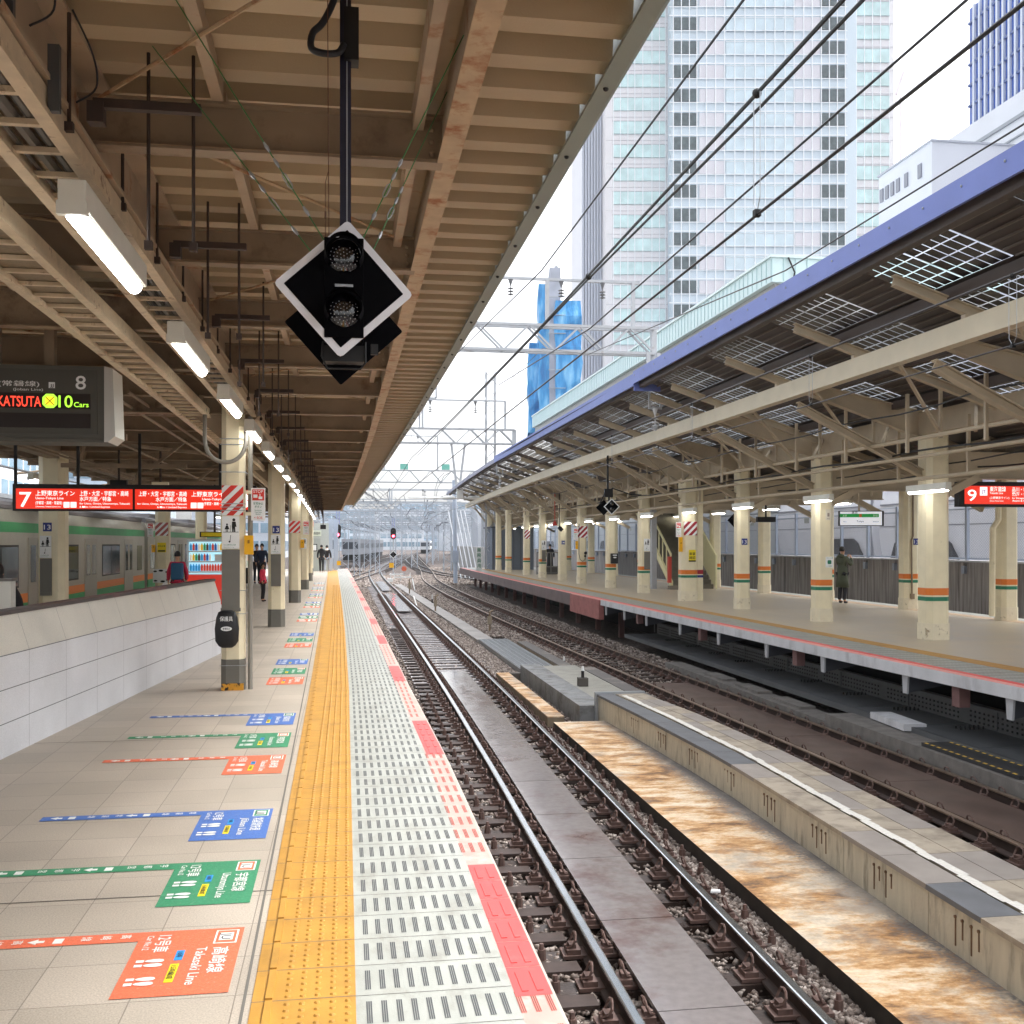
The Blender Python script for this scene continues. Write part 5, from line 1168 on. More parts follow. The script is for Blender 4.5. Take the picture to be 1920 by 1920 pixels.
def diamond_sign(x, y, z, h, label, rear=True):
    o = thing('diamond_signal', (x,y,z-h), label, 'signal'); MB().extr(diamond(h,.01), (x,y,z), (1,0,0), (0,0,1), (0,.02,0)).build('white_border_board', white_paint, o); MB().extr(diamond(h*.84,.004), (x,y-.003,z), (1,0,0), (0,0,1), (0,.003,0)).build('black_field', nb_, o)
    for q in (.35,-.3): MB().ball((x,y-.02,z+h*q), h*.25, sc=(1,.3,1), nu=10, nv=6).build('lens', M('smoked_lens', H('0b0b10'), .06, spec=.8), o)
    if rear: MB().extr(diamond(h*.95,.01), (x-h*.75,y+.25,z-.02), (1,0,0), (0,0,1), (0,.02,0)).build('rear_black_board', nb_, o)
    return o
diamond_sign(-.72, 71.0, .0+1.67, .38, 'small white edged diamond signal at the near platform end', rear=False)
for nm, (x, y, z, w, m_) in (('red', (-1.9,62,2.85,.18,red_p)), ('orange', (-2.2,60,3.05,.2,orange_p)), ('black', (-1.2,63,2.7,.16,matte_black))):
    o = thing('hanging_lamp_box', (x,y,z), '%s box lamp hanging at the far end of the near roof' % nm, 'lamp box'); MB().box(x-w,x+w,y,y+.2,z-w*.8,z+w*.8).build('box_body', m_, o); MB().cyl((x,y+.1,z+w*.8),(x,y+.1,3.85),.03,n=6).build('hanger', dark_rod, o)
# ================================================================ opposite canopy
SL = -.335                                        # roof slope per metre inwards
def rz(x): return 5.40+SL*(x-6.62)               # underside of the panels
def RX(y): return lerp([(0,0),(40,0),(50,.15),(62,.45),(76,.95),(82,1.2)], y)      # curve of the far part
rc_ = thing('solar_canopy', (12.6, 40, 3.0), 'cream steel canopy with see through solar panels and blue eave over the far platform', 'canopy')
blue_f = M('blue_eave_paint', H('6474b8'), .45, var=.06, vs_=2); lav_f = M('lavender_grey_eave', H('8d90a8'), .5, var=.06, vs_=2); br_st = M('dark_brown_purlin', H('463a34'), .55, var=.1, vs_=4); deck_d = M('dark_roof_sheet', H('433b36'), .55, var=.12, vs_=3)
SECT = [(2.5,23.5,6.50,.0),(23.5,47.0,6.51,-.04),(47.0,80,6.51,-.04)]
for i, (ya, yb, xf, dz) in enumerate(SECT):
    ys2 = [ya+(yb-ya)*k/(1 if i < 2 else 10) for k in range((1 if i < 2 else 10)+1)]
    b = MB(); h = .23 if i < 2 else .13
    b.sweep([(-.02,-.05),(0.02,-.05),(.02,h),(-.02,h)], [(xf+RX(y),y,rz(6.62)+.03+dz) for y in ys2])
    if i < 1: b.box(xf,xf+.62,yb-.03,yb,rz(xf+.3)-.12,rz(xf)+.12)
    b.build('eave_fascia', [blue_f, blue_f, lav_f][i], rc_)
    b = MB()
    if i == 0:
        for k in range(28): b.ball((xf-.022, ya+.35+.76*k, rz(6.62)+.16), .016, nu=6, nv=4)
        b.build('fascia_bolts', galv, rc_)
# modules: dark cells with bright gaps, real openings to the sky
cell = M('solar_cell_dark', H('181522'), .25, spec=.6)
def module(x0, y0, L=1.0, Wd=.92, nx=4, ny=5, zoff=.08):
    """cells laid out on the slope, gaps between them are open"""
    b = MB(); gx = .021; cw = (Wd-gx*(nx+1))/nx; cl = (L-gx*(ny+1))/ny
    for i in range(nx):
        for j in range(ny):
            xa = x0+gx+i*(cw+gx); ya = y0+gx+j*(cl+gx); xb, yb = xa+cw, ya+cl
            b.add([(xa,ya,rz(xa)+zoff),(xb,ya,rz(xb)+zoff),(xb,yb,rz(xb)+zoff),(xa,yb,rz(xa)+zoff)], [(0,1,2,3)])
    return b
ROWS = [6.80, 7.86, 8.94, 10.02]
cnt = 0; rest = MB(); dk_ = MB()
yy = 1.5; bays = []
while yy < 77: bays.append(yy); yy += 3.2
for bi, y0 in enumerate(bays):
    for ri, x0 in enumerate(ROWS):
        for q in (0, 1, 2):
            ym = y0+.1+1.02*q
            if ri == 1 and q == 2: pass
            skip = (q == 2)
            if skip:
                continue
            mb = module(x0+RX(ym), ym+.18)
            if RX(ym): mb.v = [(a, c, e-SL*(-RX(ym))) if False else (a, c, e-SL*RX(ym)) for a, c, e in mb.v]
            if cnt < 100 and y0 < 60: mb.build('solar_panel', cell, rc_); cnt += 1
            else: rest.add(mb.v, mb.f)
if rest.v: tag(rest.build('solar_panels_beyond', cell, rc_), kind='stuff')
# opaque roof sheets around the module openings
def zz(x, y, o=.09): return 5.40+SL*(x-RX(y)-6.62)+o
def sheet(xa, xb, ya, yb):
    dk_.add([(xa+RX(ya),ya,zz(xa+RX(ya),ya)),(xb+RX(ya),ya,zz(xb+RX(ya),ya)),(xb+RX(yb),yb,zz(xb+RX(yb),yb)),(xa+RX(yb),yb,zz(xa+RX(yb),yb))], [(0,1,2,3)])
for y0 in bays:
    y1 = y0+3.2
    edges = [6.5]
    for x0 in ROWS:
        sheet(edges[-1], x0, y0, y1); edges.append(x0+.92)
        sheet(x0, x0+.92, y0, y0+.28); sheet(x0, x0+.92, y0+1.28, y0+1.30); sheet(x0, x0+.92, y0+2.30, y1)
    sheet(edges[-1], 12.7, y0, y1)
dk_.build('roof_sheet', deck_d, rc_)
# purlins (lengthwise), dark
b = MB(); ysl = [2.5]+[4+4*i for i in range(19)]
for x in (6.68, 7.79, 8.87, 9.95, 11.05, 11.9):
    b.sweep([(-.06,-.14),(.06,-.14),(.06,.0),(-.06,.0)], [(x+RX(y),y,zz(x+RX(y),y,.06)) for y in ysl+[79]])
b.build('roof_purlins', br_st, rc_)
b = MB()
for i in range(36):
    x = 6.72+.165*i
    for y0 in bays:
        b.bar((x+RX(y0),y0+2.36,zz(x+RX(y0),y0,.075)),(x+RX(y0+3.4),y0+3.42,zz(x+RX(y0+3.4),y0+3.4,.075)),.03,.025)
b.build('sheet_ribs', M('rib_brown', H('63574e'), .5), rc_)
# the other wing
b = MB(); b.add([(12.7,2.5,zz(12.7,3)),(18.4,2.5,5.2),(18.4,79,5.2),(12.7,79,zz(12.7,3))], [(0,1,2,3)]); b.build('rear_roof_sheet', M('cream_roof_lining', H('9b8f7c'), .6, var=.1), rc_)
# rafters at the posts
for i, y in enumerate([y for y in (6.4, 9.6, 12.8, 15.85, 18.9, 22.2, 23.8, 25.6, 28.8, 32.1, 33.8, 35.4, 38.7, 42.2, 45.5, 49, 52.5, 56, 60, 64, 68, 72, 76)]):
    d_ = RX(y); b = MB(); xa, xb = 6.98+d_, 12.4+d_
    b.ibeam((xa,y,zz(xa,y)-.22),(xb,y,zz(xb,y)-.22),.11,.14,.014); 
    b.build('rafter', cream_steel, rc_)
    b = MB(); x = 8.02+d_; b.box(x-.06,x+.06,y-.05,y+.05,4.66,zz(x,y)-.28); b.build('short_post', cream_steel, rc_)
# long front beam, pale, on struts
b = MB(); pts = [(8.02+RX(y),y,4.55) for y in [2.5]+[4+4*i for i in range(20)]]
b.sweep([(-.09,-.16),(.09,-.16),(.09,.13),(-.09,.13)], pts); b.build('front_beam', M('pale_cream_beam', H('d2c7ae'), .45, var=.05, vs_=3, dirt=H('9c8a6c'), dscale=5, dlo=.66, dhi=.85), rc_)
b = MB(); pts = [(10.55+RX(y),y,3.95) for y in [2.5]+[4+4*i for i in range(20)]]; b.sweep([(-.13,-.2),(.13,-.2),(.13,.2),(-.13,.2)], pts); b.build('column_beam', cream_steel, rc_)
b = MB(); pts = [(14.6,y,3.9) for y in (2.5,79)]; b.sweep([(-.13,-.2),(.13,-.2),(.13,.2),(-.13,.2)], pts); b.build('column_beam', cream_steel, rc_)
FC = [(10.72,13.7,.46),(10.72,18.2,.45),(10.65,22.7,.40),(10.56,27.35,.36),(10.42,31.5,.5),(10.46,36.5,.38),(10.40,41.0,.38),(10.24,45.5,.38),(10.23,49.6,.38),(10.02,53.6,.36),(10.0,58.3,.36),(9.8,63.6,.36),(9.9,68.5,.36),(10.0,73.5,.36)]
for (x, y, w) in FC:
    d_ = RX(y)
    b = MB(); b.ibeam((8.08+d_,y,4.24),(x-.1,y,2.98),.15,.15,.02); b.build('diagonal_strut', cream_steel, rc_)
    # tapered cantilever beam
    b = MB(); x0_ = 8.1+d_; x0_ += .12; b.extr([(x0_,4.66),(x,4.12),(x,3.62),(x0_,4.5)], (0,y-.012,0), (1,0,0), (0,0,1), (0,.024,0)); b.bar((x0_,y,4.49),(x,y,3.61),.14,.02); b.bar((x0_,y,4.67),(x,y,4.13),.14,.02)
    b.build('tapered_beam', cream_steel, rc_)
    b = MB(); b.ibeam((x,y,3.2),(14.6,y,3.2),.18,.5,.02); b.bar((x,y,2.55),(x+.9,y,3.0),.12,.14); b.bar((14.6,y,2.55),(13.7,y,3.0),.12,.14)
    b.bar((x+.3,y,3.45),(12.6,y,3.9),.12,.12); b.bar((14.5,y,3.45),(17.4,y,4.5),.14,.14)
    b.build('cross_beam', cream_steel, rc_)
b = MB()
for i in range(34):
    y = 5+2.25*i; d_ = RX(y)
    b.bar((9.7+d_,y,3.5),(9.7+d_,y,4.35),.05,.05); b.bar((10.2+d_*.5,y,2.9),(10.2+d_*.5,y,3.9),.05,.05); b.bar((9.45+d_,y+.6,3.3),(9.45+d_,y+.6,4.3),.05,.05); b.bar((13.2,y,2.95),(13.2,y,3.9),.05,.05)
b.build('hanger_bars', cream_steel, rc_)
# pipe rails
for (x, z, r, lb) in ((10.2,2.92,.035,'front'),(9.5,3.52,.035,'upper'),(9.75,3.25,.03,'middle')):
    b = MB(); pts = [(x+RX(y)*.6,y,z+.0) for y in [3+4*i for i in range(19)]]; b.tube(pts, r, 8)
    for i in range(120):
        y = 6+.45*i; b.cyl((x+RX(y)*.6,y,z-r-.004),(x+RX(y)*.6,y,z-r),.008,n=4)
    tag(b.build('service_pipe', cream_steel, None), '%s cream pipe rail running along under the far canopy' % lb, 'pipe', 'pipe rails under the far canopy')
# angle braces and slack cables between the beams
for i in range(26):
    y = 6.2+2.9*i; d_ = RX(y); b = MB(); b.bar((8.2+d_,y,4.5),(9.7+d_,y+1.4,3.62),.045,.045); b.bar((9.6+d_,y+.2,3.5),(10.5+d_,y+1.6,4.1),.05,.05); b.build('angle_brace', cream_steel, rc_)
for i, (xa, za) in enumerate(((9.0,3.95),(9.9,3.4),(11.0,3.3),(11.6,3.2))):
    P = []
    for k in range(60): y = 6+1.15*k; P.append((xa+RX(y)*.7+.05*math.sin(y*1.7+i), y, za-.07*abs(math.sin(y*.68+i))))
    tag(MB().tube(P, .014+.004*(i%2), 5).build('slack_cable', rubber), 'slack black cable drooping between hangers under the far canopy, %s from the track' % ['first','second','third','fourth'][i], 'cable', 'slack cables under the far canopy')
# clutter: ducts and cables above rear half of far platform
b = MB()
for (x, z, r) in ((12.2,3.6,.06),(12.5,3.55,.05),(13.0,3.7,.09),(11.4,3.55,.04),(11.7,3.5,.03),(13.8,3.5,.05),(15.4,3.6,.05),(16.4,3.7,.04)): b.tube([(x,3,z),(x,76,z)], r, 6)
tag(b.build('service_ducts', M('duct_brown', H('7c705e'), .6, var=.15)), 'bundled ducts and cables above the middle of the far platform', 'duct')
b = MB()
for i in range(60):
    y = 5+1.2*i; x = 11.2+rnd.random()*2.6; 
    b.box(x, x+rnd.uniform(.1,.7), y, y+rnd.uniform(.1,.5), 3.35+rnd.random()*.4, 3.5+rnd.random()*.4)
tag(b.build('junction_boxes', M('duct_brown', H('7c705e'), .6, var=.15)), 'brown junction boxes between ducts over the far platform', 'junction box', kind='stuff')
# columns of the far platform
def fcol(x, y, w, label, stripes=True, top=3.75, group='cream columns of the far platform'):
    o = thing('platform_column', (x,y,0), label, 'column', group)
    P = [(x+a,y+c) for a, c in octa(w,.2)]; b = MB(); b.prism(P, .30, top); b.build('shaft', cream, o)
    P = [(x+a,y+c) for a, c in octa(w+.03,.2)]; b = MB(); b.prism(P, 0, .30); b.build('plinth', M('cream_plinth', H('e4dac0'), .5, var=.06, dirt=H('8d7a5c'), dscale=9, dlo=.6, dhi=.72, bump=.3, bs=40), o)
    if stripes:
        for nm, z0, z1, m_ in (('orange_band', .815, .945, orange_p), ('green_band', .71, .785, green_p)):
            P = [(x+a,y+c) for a, c in octa(w+.006,.2)]; MB().prism(P, z0, z1).build(nm, m_, o)
    return o
fl = ['at the right frame edge, nearest', 'thick and chipped at its foot, below the red 9 sign', 'with the small green clover notice', 'with a blue plate 13', 'beside the stairs with red striped band and yellow notice', 'just left of the stairs with grey panel', 'with a black pouch hung on it', 'with red striped band and coiled cable', 'without colour bands, dark plate 14', 'beside the two people in black', 'between the metal cage and the people', 'behind the metal cage', 'near the grey hut', 'last one at the platform end']
fcs = [fcol(x, y, w, 'front cream column %s' % fl[i], stripes=(i != 8)) for i, (x, y, w) in enumerate(FC)]
BCs = [(14.98,17.8,.42),(15.0,22.4,.4),(14.95,26.6,.42),(14.8,31.2,.38),(14.65,35.8,.38),(14.67,40.9,.38),(14.6,46,.36),(14.5,51,.36),(14.4,56,.36),(14.3,61,.36),(14.2,67,.36)]
bl = ['at the right edge with drain pipe', 'right of the chipped column', 'with plate 13 behind the chipped column', 'behind the person in the green coat', 'between the plate 13 column and the clover column', 'right behind the stairs', 'behind the stairs', 'left of the stairs in the back row', 'sixth in the back row', 'far in the back row', 'last of the back row']
bcs = [fcol(x, y, w, 'rear cream column %s' % bl[i], group='rear cream columns of the far platform') for i, (x, y, w) in enumerate(BCs)]
x, y, w = BCs[1]; b = MB(); b.tube([(x-.26,y-.1,2.75),(x-.26,y-.1,2.3),(x-.4,y-.1,2.1),(x-.42,y-.1,.1)], .07, 8); tag(b.build('drain_pipe', cream), 'cream drain pipe with an elbow on the right edge column', 'pipe')
x, y, w = BCs[2]; b = MB(); b.tube([(x+.0,y-.24,3.2),(x+.0,y-.24,1.95),(x-.05,y-.24,1.85),(x-.03,y-.24,.35)], .022, 6); b.box(x-.07,x+.03,y-.27,y-.21,.28,.42); tag(b.build('conduit', beam_dark), 'thin brown conduit down the column with plate 13', 'conduit')
number_plate(x+.1, y-.215, 1.72, .16, 'navy plate 13 on the rear column behind the chipped one')
x, y, w = FC[3]; number_plate(x, y-w/2-.005, 1.72, .16, 'navy plate 13 on the far platform column left of the clover notice')
x, y, w = FC[8]; number_plate(x, y-w/2-.005, 1.7, .17, 'dark plate 14 on the column without colour bands', '14')
x, y, w = FC[2]; yf = y-w/2-.004
o = thing('clover_notice', (x,yf,1.15), 'white notice with a green four leaf clover mark on a far column', 'notice'); MB().box(x+.0,x+.18,yf-.005,yf,1.22,1.46).build('sheet', white_paint, o)
t = MB(); P = []
for q in range(4): t.ball((x+.09+.022*math.cos(.785+1.57*q),yf-.006,1.34+.022*math.sin(.785+1.57*q)), .032, sc=(1,.05,1), nu=10, nv=6)
t.build('clover_mark', green_p, o); t = MB(); t.text('グリーン車', .03, (x+.02,yf-.007,1.42), (1,0,0), (0,0,1)); t.text('4・5号車', .03, (x+.02,yf-.007,1.24), (1,0,0), (0,0,1)); t.build('print', green_p, o)
o = thing('small_notice', (x+.1,yf,2.3), 'small cream notice high on the column with the clover notice', 'notice'); MB().box(x+.0,x+.13,yf-.005,yf,2.28,2.52).build('sheet', M('faded_sheet', H('e2dccb'), .6), o); t = MB(); t.box(x+.04,x+.09,yf-.007,yf-.005,2.36,2.44); t.text('禁煙', .04, (x+.03,yf-.007,2.3), (1,0,0), (0,0,1)); t.build('print', M('faded_print', H('9a8f86'), .6), o)
wine = M('wine_red', H('9c1f30'), .5)
def red_band(i, z0, z1, parent, W_=None):
    x, y, w = FC[i]; yf = y-w/2-.004; W_ = W_ or w; stripes_panel(x-W_/2, x+W_/2, yf, z0, z1, parent, n=4, mred=wine)
red_band(4, 2.0, 2.42, fcs[4], .42); red_band(7, 2.0, 2.5, fcs[7], .42); red_band(10, 2.0, 2.5, fcs[10], .3)
x, y, w = FC[4]; 
MB().box(x+.27,x+.45,y-.12,y+.12,0,3.4).build('side_shaft', cream, fcs[4]); MB().box(x+.268,x+.452,y-.124,y-.12,.815,.945).build('wine_band', wine, fcs[4]); MB().box(x+.268,x+.452,y-.124,y-.12,.71,.785).build('navy_band', navy_p, fcs[4])
stop_sign(x-.36, y-.2, 1.95, 2.4, .16, 'white stop sign on the far column beside the stairs'); yellow_box(x-.3, y-.2, 1.5, 1.95, .11, 'orange yellow button box on the far column beside the stairs')
o = thing('warning_sticker', (x+.05,y-w/2,1.2), 'yellow and black warning sheet on the far column beside the stairs', 'sticker'); MB().box(x-.05,x+.17,y-w/2-.012,y-w/2-.006,1.2,1.56).build('sheet', mk_yel, o); t = MB(); t.text('車掌', .1, (x+.06,y-w/2-.014,1.40), (1,0,0), (0,0,1), 0, 'C'); t.text('確認', .1, (x+.06,y-w/2-.014,1.28), (1,0,0), (0,0,1), 0, 'C'); t.box(x-.05,x+.17,y-w/2-.014,y-w/2-.012,1.20,1.24); t.build('black_print', matte_black, o)
x, y, w = FC[5]; yf = y-w/2-.004; people_sign(x+.06, yf, 1.48, 1.92, .22, 'white notice with two figures on the far column left of the stairs'); b = MB(); b.box(x-.04,x+.17,yf-.03,yf,.84,1.46); tag(b.build('cover_panel', grey_panel), 'grey cover panel on the far column left of the stairs', 'panel')
x, y, w = FC[6]; yf = y-w/2-.004; b = MB()
o = thing('tool_pouch', (x+.08,yf,.9), 'black pouch hanging on the far platform column', 'pouch'); MB().prism([(x-.06,yf-.14),(x-.02,yf-.16),(x+.18,yf-.16),(x+.22,yf-.14),(x+.22,yf),(x-.06,yf)], .96, 1.36).build('pouch_shell', black, o, bevel=.02); MB().box(x-.0,x+.16,yf-.17,yf-.161,1.27,1.31).build('lettering', white_paint, o); MB().ball((x+.08,yf-.165,1.2), .07, sc=(1,.06,.4), nu=10, nv=6).build('oval_badge', white_paint, o)
x, y, w = FC[7]; yf = y-w/2-.01; stop_sign(x-.3, y-.15, 1.9, 2.4, .17, 'white stop sign on the far column with the coiled cable'); yellow_box(x-.26, y-.15, 1.5, 1.85, .1, 'yellow button box on the far column with the coiled cable')
o = thing('coiled_cable', (x,yf,.9), 'black coiled cable and handset hung on a far column', 'cable'); MB().tube([(x-.16,yf-.03,2.6),(x-.17,yf-.03,1.3),(x-.12,yf-.03,1.05),(x+.0,yf-.03,.97),(x+.1,yf-.03,1.05),(x+.12,yf-.03,1.25)], .012, 6).build('cable_loop', rubber, o); b = MB(); b.ball((x+.12,yf-.06,1.33), .07, nu=8, nv=6); b.ball((x+.1,yf-.05,1.2), .05, nu=8, nv=6); b.build('handset', matte_black, o)
x, y, w = FC[9]; yf = y-w/2-.004; people_sign(x+.03, yf, 1.42, 1.9, .24, 'white notice on the far column beside the people in black'); b = MB(); b.box(x-.06,x+.14,yf-.03,yf,.82,1.4); tag(b.build('cover_panel', grey_panel), 'grey cover panel on the far column beside the people in black', 'panel')
# stairs on the far platform
o = thing('staircase', (13,39.3,0), 'cream staircase rising away on the far platform with a red post at its foot', 'staircase')
b = MB(); n = 22
for i in range(n): b.box(12.45,14.1,39.5+.28*i,39.5+.28*(i+1),.0+.17*i,.17*(i+1))
b.build('steps', M('stair_tread', H('6f6a5c'), .7, var=.1), o)
b = MB(); b.extr([(39.3,0),(39.3,.3),(45.7,4.18),(45.7,3.88)], (12.34,0,0), (0,1,0), (0,0,1), (.08,0,0)); b.extr([(39.4,1.25),(39.4,1.36),(45.7,5.2),(45.7,5.09)], (12.35,0,0), (0,1,0), (0,0,1), (.05,0,0))
for i in range(12): b.box(12.36,12.39,39.5+.5*i-.03,39.5+.5*i+.03,.3+.3*i,1.3+.3*i)
b.extr([(39.3,0),(39.3,1.3),(45.7,5.2),(45.7,3.88)], (14.12,0,0), (0,1,0), (0,0,1), (.06,0,0))
b.build('balustrade', M('pale_yellow_cream', H('e3dcae'), .5, var=.04), o)
MB().box(12.2,12.33,39.2,39.34,.25,1.25).build('red_post', M('red_post', H('c8412f'), .4), o); MB().box(12.2,12.9,39.0,39.3,0,.14).build('kick_step', M('brick_step', H('7f776c'), .7), o)
# cage
o = thing('metal_cage', (11.6,59,0), 'grey metal cage trolley on the far platform', 'cage'); b = MB()
for xx in (10.7,11.1,11.5,11.9,12.3): b.box(xx-.03,xx+.03,58.9,58.96,0,1.25)
for z in (.05,.4,1.2): b.box(10.7,12.3,58.9,58.95,z,z+.06)
b.build('cage_frame', M('cage_grey', H('7b7a76'), .5), o); MB().box(11.1,12.2,59.0,60,0,.45).build('load_box', M('cage_box', H('55534f'), .6), o)
o = thing('platform_hut', (10.4,70,0), 'slate blue hut at the end of the far platform', 'hut'); MB().box(9.6,12.4,69.5,73,0,2.75).build('hut_wall', M('slate_blue', H('6e7885'), .6, var=.05), o); MB().box(9.5,12.5,69.4,73.1,2.75,2.85).build('hut_roof', M('slate_dark', H('4d545e'), .6), o)
for i in range(6): MB().box(9.7+.45*i,9.72+.45*i,69.47,69.5,.05,2.7).build('panel_seam', M('slate_dark', H('4d545e'), .6), o)
o = thing('notice_stand', (9.2,71,0), 'white board with green characters on the far platform end', 'board'); MB().box(8.75,9.15,71,71.08,.0,1.5).build('board', white_paint, o)
t = MB()
for i, ch in enumerate('乗務員用'): t.text(ch, .3, (8.95,70.99,1.18-.35*i), (1,0,0), (0,0,1), 0, 'C')
t.build('lettering', green_p, o)
# lamps on the far platform
def flamp(x, y, z, label):
    return dup(lamp0, (x,y,z), label=label)
fl_lab = ['nearest', 'above the clover notice column', 'above the plate 13 column', 'above the column by the stairs', 'left of the stairs', 'over the pouch column', 'over the coiled cable column', 'eighth along the pipe', 'ninth along the pipe', 'tenth along the pipe', 'eleventh along the pipe', 'twelfth along the pipe', 'last one near the end']
for i in range(13):
    y = 16.9+4.45*i; c_ = flamp(10.24+RX(y)*.6, y, 2.70, 'strip lamp under the front pipe of the far canopy, %s' % fl_lab[i]); c_['group'] = 'strip lamps of the far platform front row'
for i in range(11):
    y = 18.0+5*i; c_ = flamp(14.0, y, 2.9, 'strip lamp over the rear half of the far platform, number %s from the right' % (['one','two','three','four','five','six','seven','eight','nine','ten','eleven'][i])); c_['group'] = 'strip lamps of the far platform rear row'
# sign 9
Y = 18.4; o = thing('line_sign', (12.6,Y,2.4), 'backlit red sign with number 9 hanging over the far platform', 'line sign'); b = MB(); b.box(11.36,15.2,Y,Y+.16,2.45,2.92); b.build('frame', matte_black, o); MB().box(11.47,15.1,Y-.006,Y,2.50,2.84).build('red_face', sr_, o)
tt = MB()
T('9', .30, 11.53, 2.56, .18); tt.box(11.78,11.93,Y-.008,Y-.006,2.66,2.82); T('東海道線', .1, 11.98, 2.745, .33); T('Tokaido Line', .05, 11.98, 2.69, .27); T('(上野東京ライン)', .05, 11.98, 2.60, .40); T('(Ueno-Tokyo Line)', .03, 11.98, 2.55, .28); T('品川・横浜・小田原', .09, 12.44, 2.745, .7); T('熱海・伊東方面', .08, 12.44, 2.66, .55); T('for Shinagawa, Yokohama, Odawara', .045, 12.44, 2.6, .75); T('Atami & Ito', .045, 12.44, 2.55, .3)
tt.build('white_lettering', sw, o); tt = MB(); tt.box(11.79,11.92,Y-.0095,Y-.008,2.67,2.81,1); tt.text('JT', .09, (11.855,Y-.011,2.70), (1,0,0), (0,0,1), 0, 'C'); tt.build('line_symbol', [matte_black, M('symbol_lilac', H('e8d8ec'), .4, emit=.4)], o)
b = MB(); b.box(12.2,12.26,Y+.05,Y+.1,2.92,3.8); b.box(14,14.06,Y+.05,Y+.1,2.92,3.8); b.build('hanger_rod', cream_steel, o)
# station name sign
o = thing('station_name_sign', (13.4,27,2.3), 'white station name sign with green arrow band on the far platform', 'station sign'); b = MB()
A_ = Vector((13.0,26.6,2.22)); ux = Vector((.97,-.25,0)).normalized(); uz = Vector((0,0,1)); nn = Vector((ux.y,-ux.x,0))
def face(a0, a1, z0, z1, d0, d1, m, name):
    b = MB(); P = [(a0,z0),(a1,z0),(a1,z1),(a0,z1)]; b.extr(P, A_+nn*d0, ux, uz, nn*(d1-d0)); return b.build(name, m, o)
face(-.03,1.13,0,.40,0,-.1, matte_black, 'frame'); face(0,1.08,.02,.38,.004,0, M('sign_white_lit', (.9,.93,1), .4, emit=.12), 'white_face'); face(.0,1.0,.23,.32,.008,.004, M('sign_green_lit', H('1d8a3e'), .4, emit=.15), 'green_band'); face(.49,.56,.23,.32,.010,.008, orange_p, 'orange_square')
t = MB(); t.text('Tokyo', .07, A_+ux*.52+uz*.10+nn*.007, ux, uz, 0, 'C'); t.text('Ueno', .04, A_+ux*.08+uz*.10+nn*.007, ux, uz); t.text('Shimbashi', .04, A_+ux*1.0+uz*.10+nn*.007, ux, uz, 0, 'R'); t.text('東京', .08, A_+ux*.30+uz*.325+nn*.007, ux, uz); t.build('lettering', matte_black, o)
t = MB(); t.text('上野', .06, A_+ux*.06+uz*.25+nn*.0095, ux, uz); t.text('新橋', .06, A_+ux*.97+uz*.25+nn*.0095, ux, uz, 0, 'R'); t.build('white_lettering', white_paint, o)
MB().bar(A_+ux*.5-uz*-.40-nn*.05, A_+ux*.5+uz*1.2-nn*.05, .04, .04).build('hanger_rod', cream_steel, o)
diamond_sign(7.95, 31.2, 2.86, .25, 'white edged diamond signal with black twin hanging from the far canopy'); b = MB(); b.cyl((7.9,31.35,3.05),(7.9,31.35,3.4),.03,n=6); b.tube([(7.6,31.3,2.95),(7.75,31.3,3.25),(8.0,31.3,3.42),(8.5,31.3,3.25),(8.9,31.3,3.22)], .02, 6); b.box(7.75,8.0,31.25,31.4,3.15,3.4); tag(b.build('signal_cable', matte_black), 'black cable tangle above the far diamond signal', 'cable')
b = MB(); b.bar((7.9,31.5,3.4),(7.9,31.5,4.42),.05,.05); tag(b.build('signal_hanger', matte_black), 'thin dark hanger post above the far diamond signal', 'hanger rod')
diamond_sign(15.0, 38.5, 2.65, .36, 'white edged diamond signal at the rear of the far platform')
b = MB(); b.cyl((9.35,47,2.55),(9.35,47,2.75),.12,.05,n=8); b.cyl((9.35,47,2.75),(9.35,47,4.0),.02,n=5); tag(b.build('red_bell_lamp', M('bell_red', H('c7392b'), .5)), 'small red bell lamp hanging under the far canopy', 'bell lamp')
b = MB(); b.tube([(9.45,46.5,2.35),(9.55,46.5,2.45)], .12, 12); b.cyl((9.45,46.5,2.4),(9.45,46.5,4.0),.02,n=5); tag(b.build('round_mirror_horn', matte_black), 'black round horn speaker under the far canopy', 'speaker')
b = MB(); b.box(13.3,13.9,33.0,33.2,2.45,2.62); b.cyl((13.6,33.1,2.6),(13.6,33.1,3.4),.03,n=6); tag(b.build('security_camera', matte_black), 'black camera box over the far platform behind the plate 13 column', 'camera')
# rear wall, fence and the white bullet train behind it
cw = M('streaked_retaining_wall', H('b3aeaa'), .8, var=.15, vs_=1.3, dirt=H('756f6c'), dscale=1.6, dlo=.42, dhi=.66, stretch=(1,5,.25))
b = MB(); b.box(19.4,19.7,14,120,-1.33,1.16)
for i in range(16): b.box(19.385,19.4,15+6*i,15.05+6*i,-1.0,1.16,1)
tag(b.build('retaining_wall', [cw, M('wall_joint', H('5e5956'), .8)]), 'long streaked concrete wall behind the far platform', 'wall')
b = MB(); b.box(19.3,19.75,14,120,1.16,1.22); tag(b.build('wall_coping', conc), 'pale coping on the streaked wall', 'coping')
track(smooth_pts([(14,17.5),(60,17.4),(120,17.2)]), 15, 118, 'track behind the far platform below the streaked wall', near=False, pitch=.8)
post_m = M('fence_galvanised', H('aab4c4'), .45, .3)
f = thing('mesh_fence', (19.5,60,1.2), 'galvanised mesh fence with posts on top of the streaked wall', 'fence')
for i in range(44):
    y = 16+2.15*i; MB().box(19.40,19.50,y-.05,y+.05,.85,3.05).build('fence_post', post_m, f)
    MB().box(19.28,19.4,y-.07,y+.07,.8,1.05).build('post_foot', post_m, f)
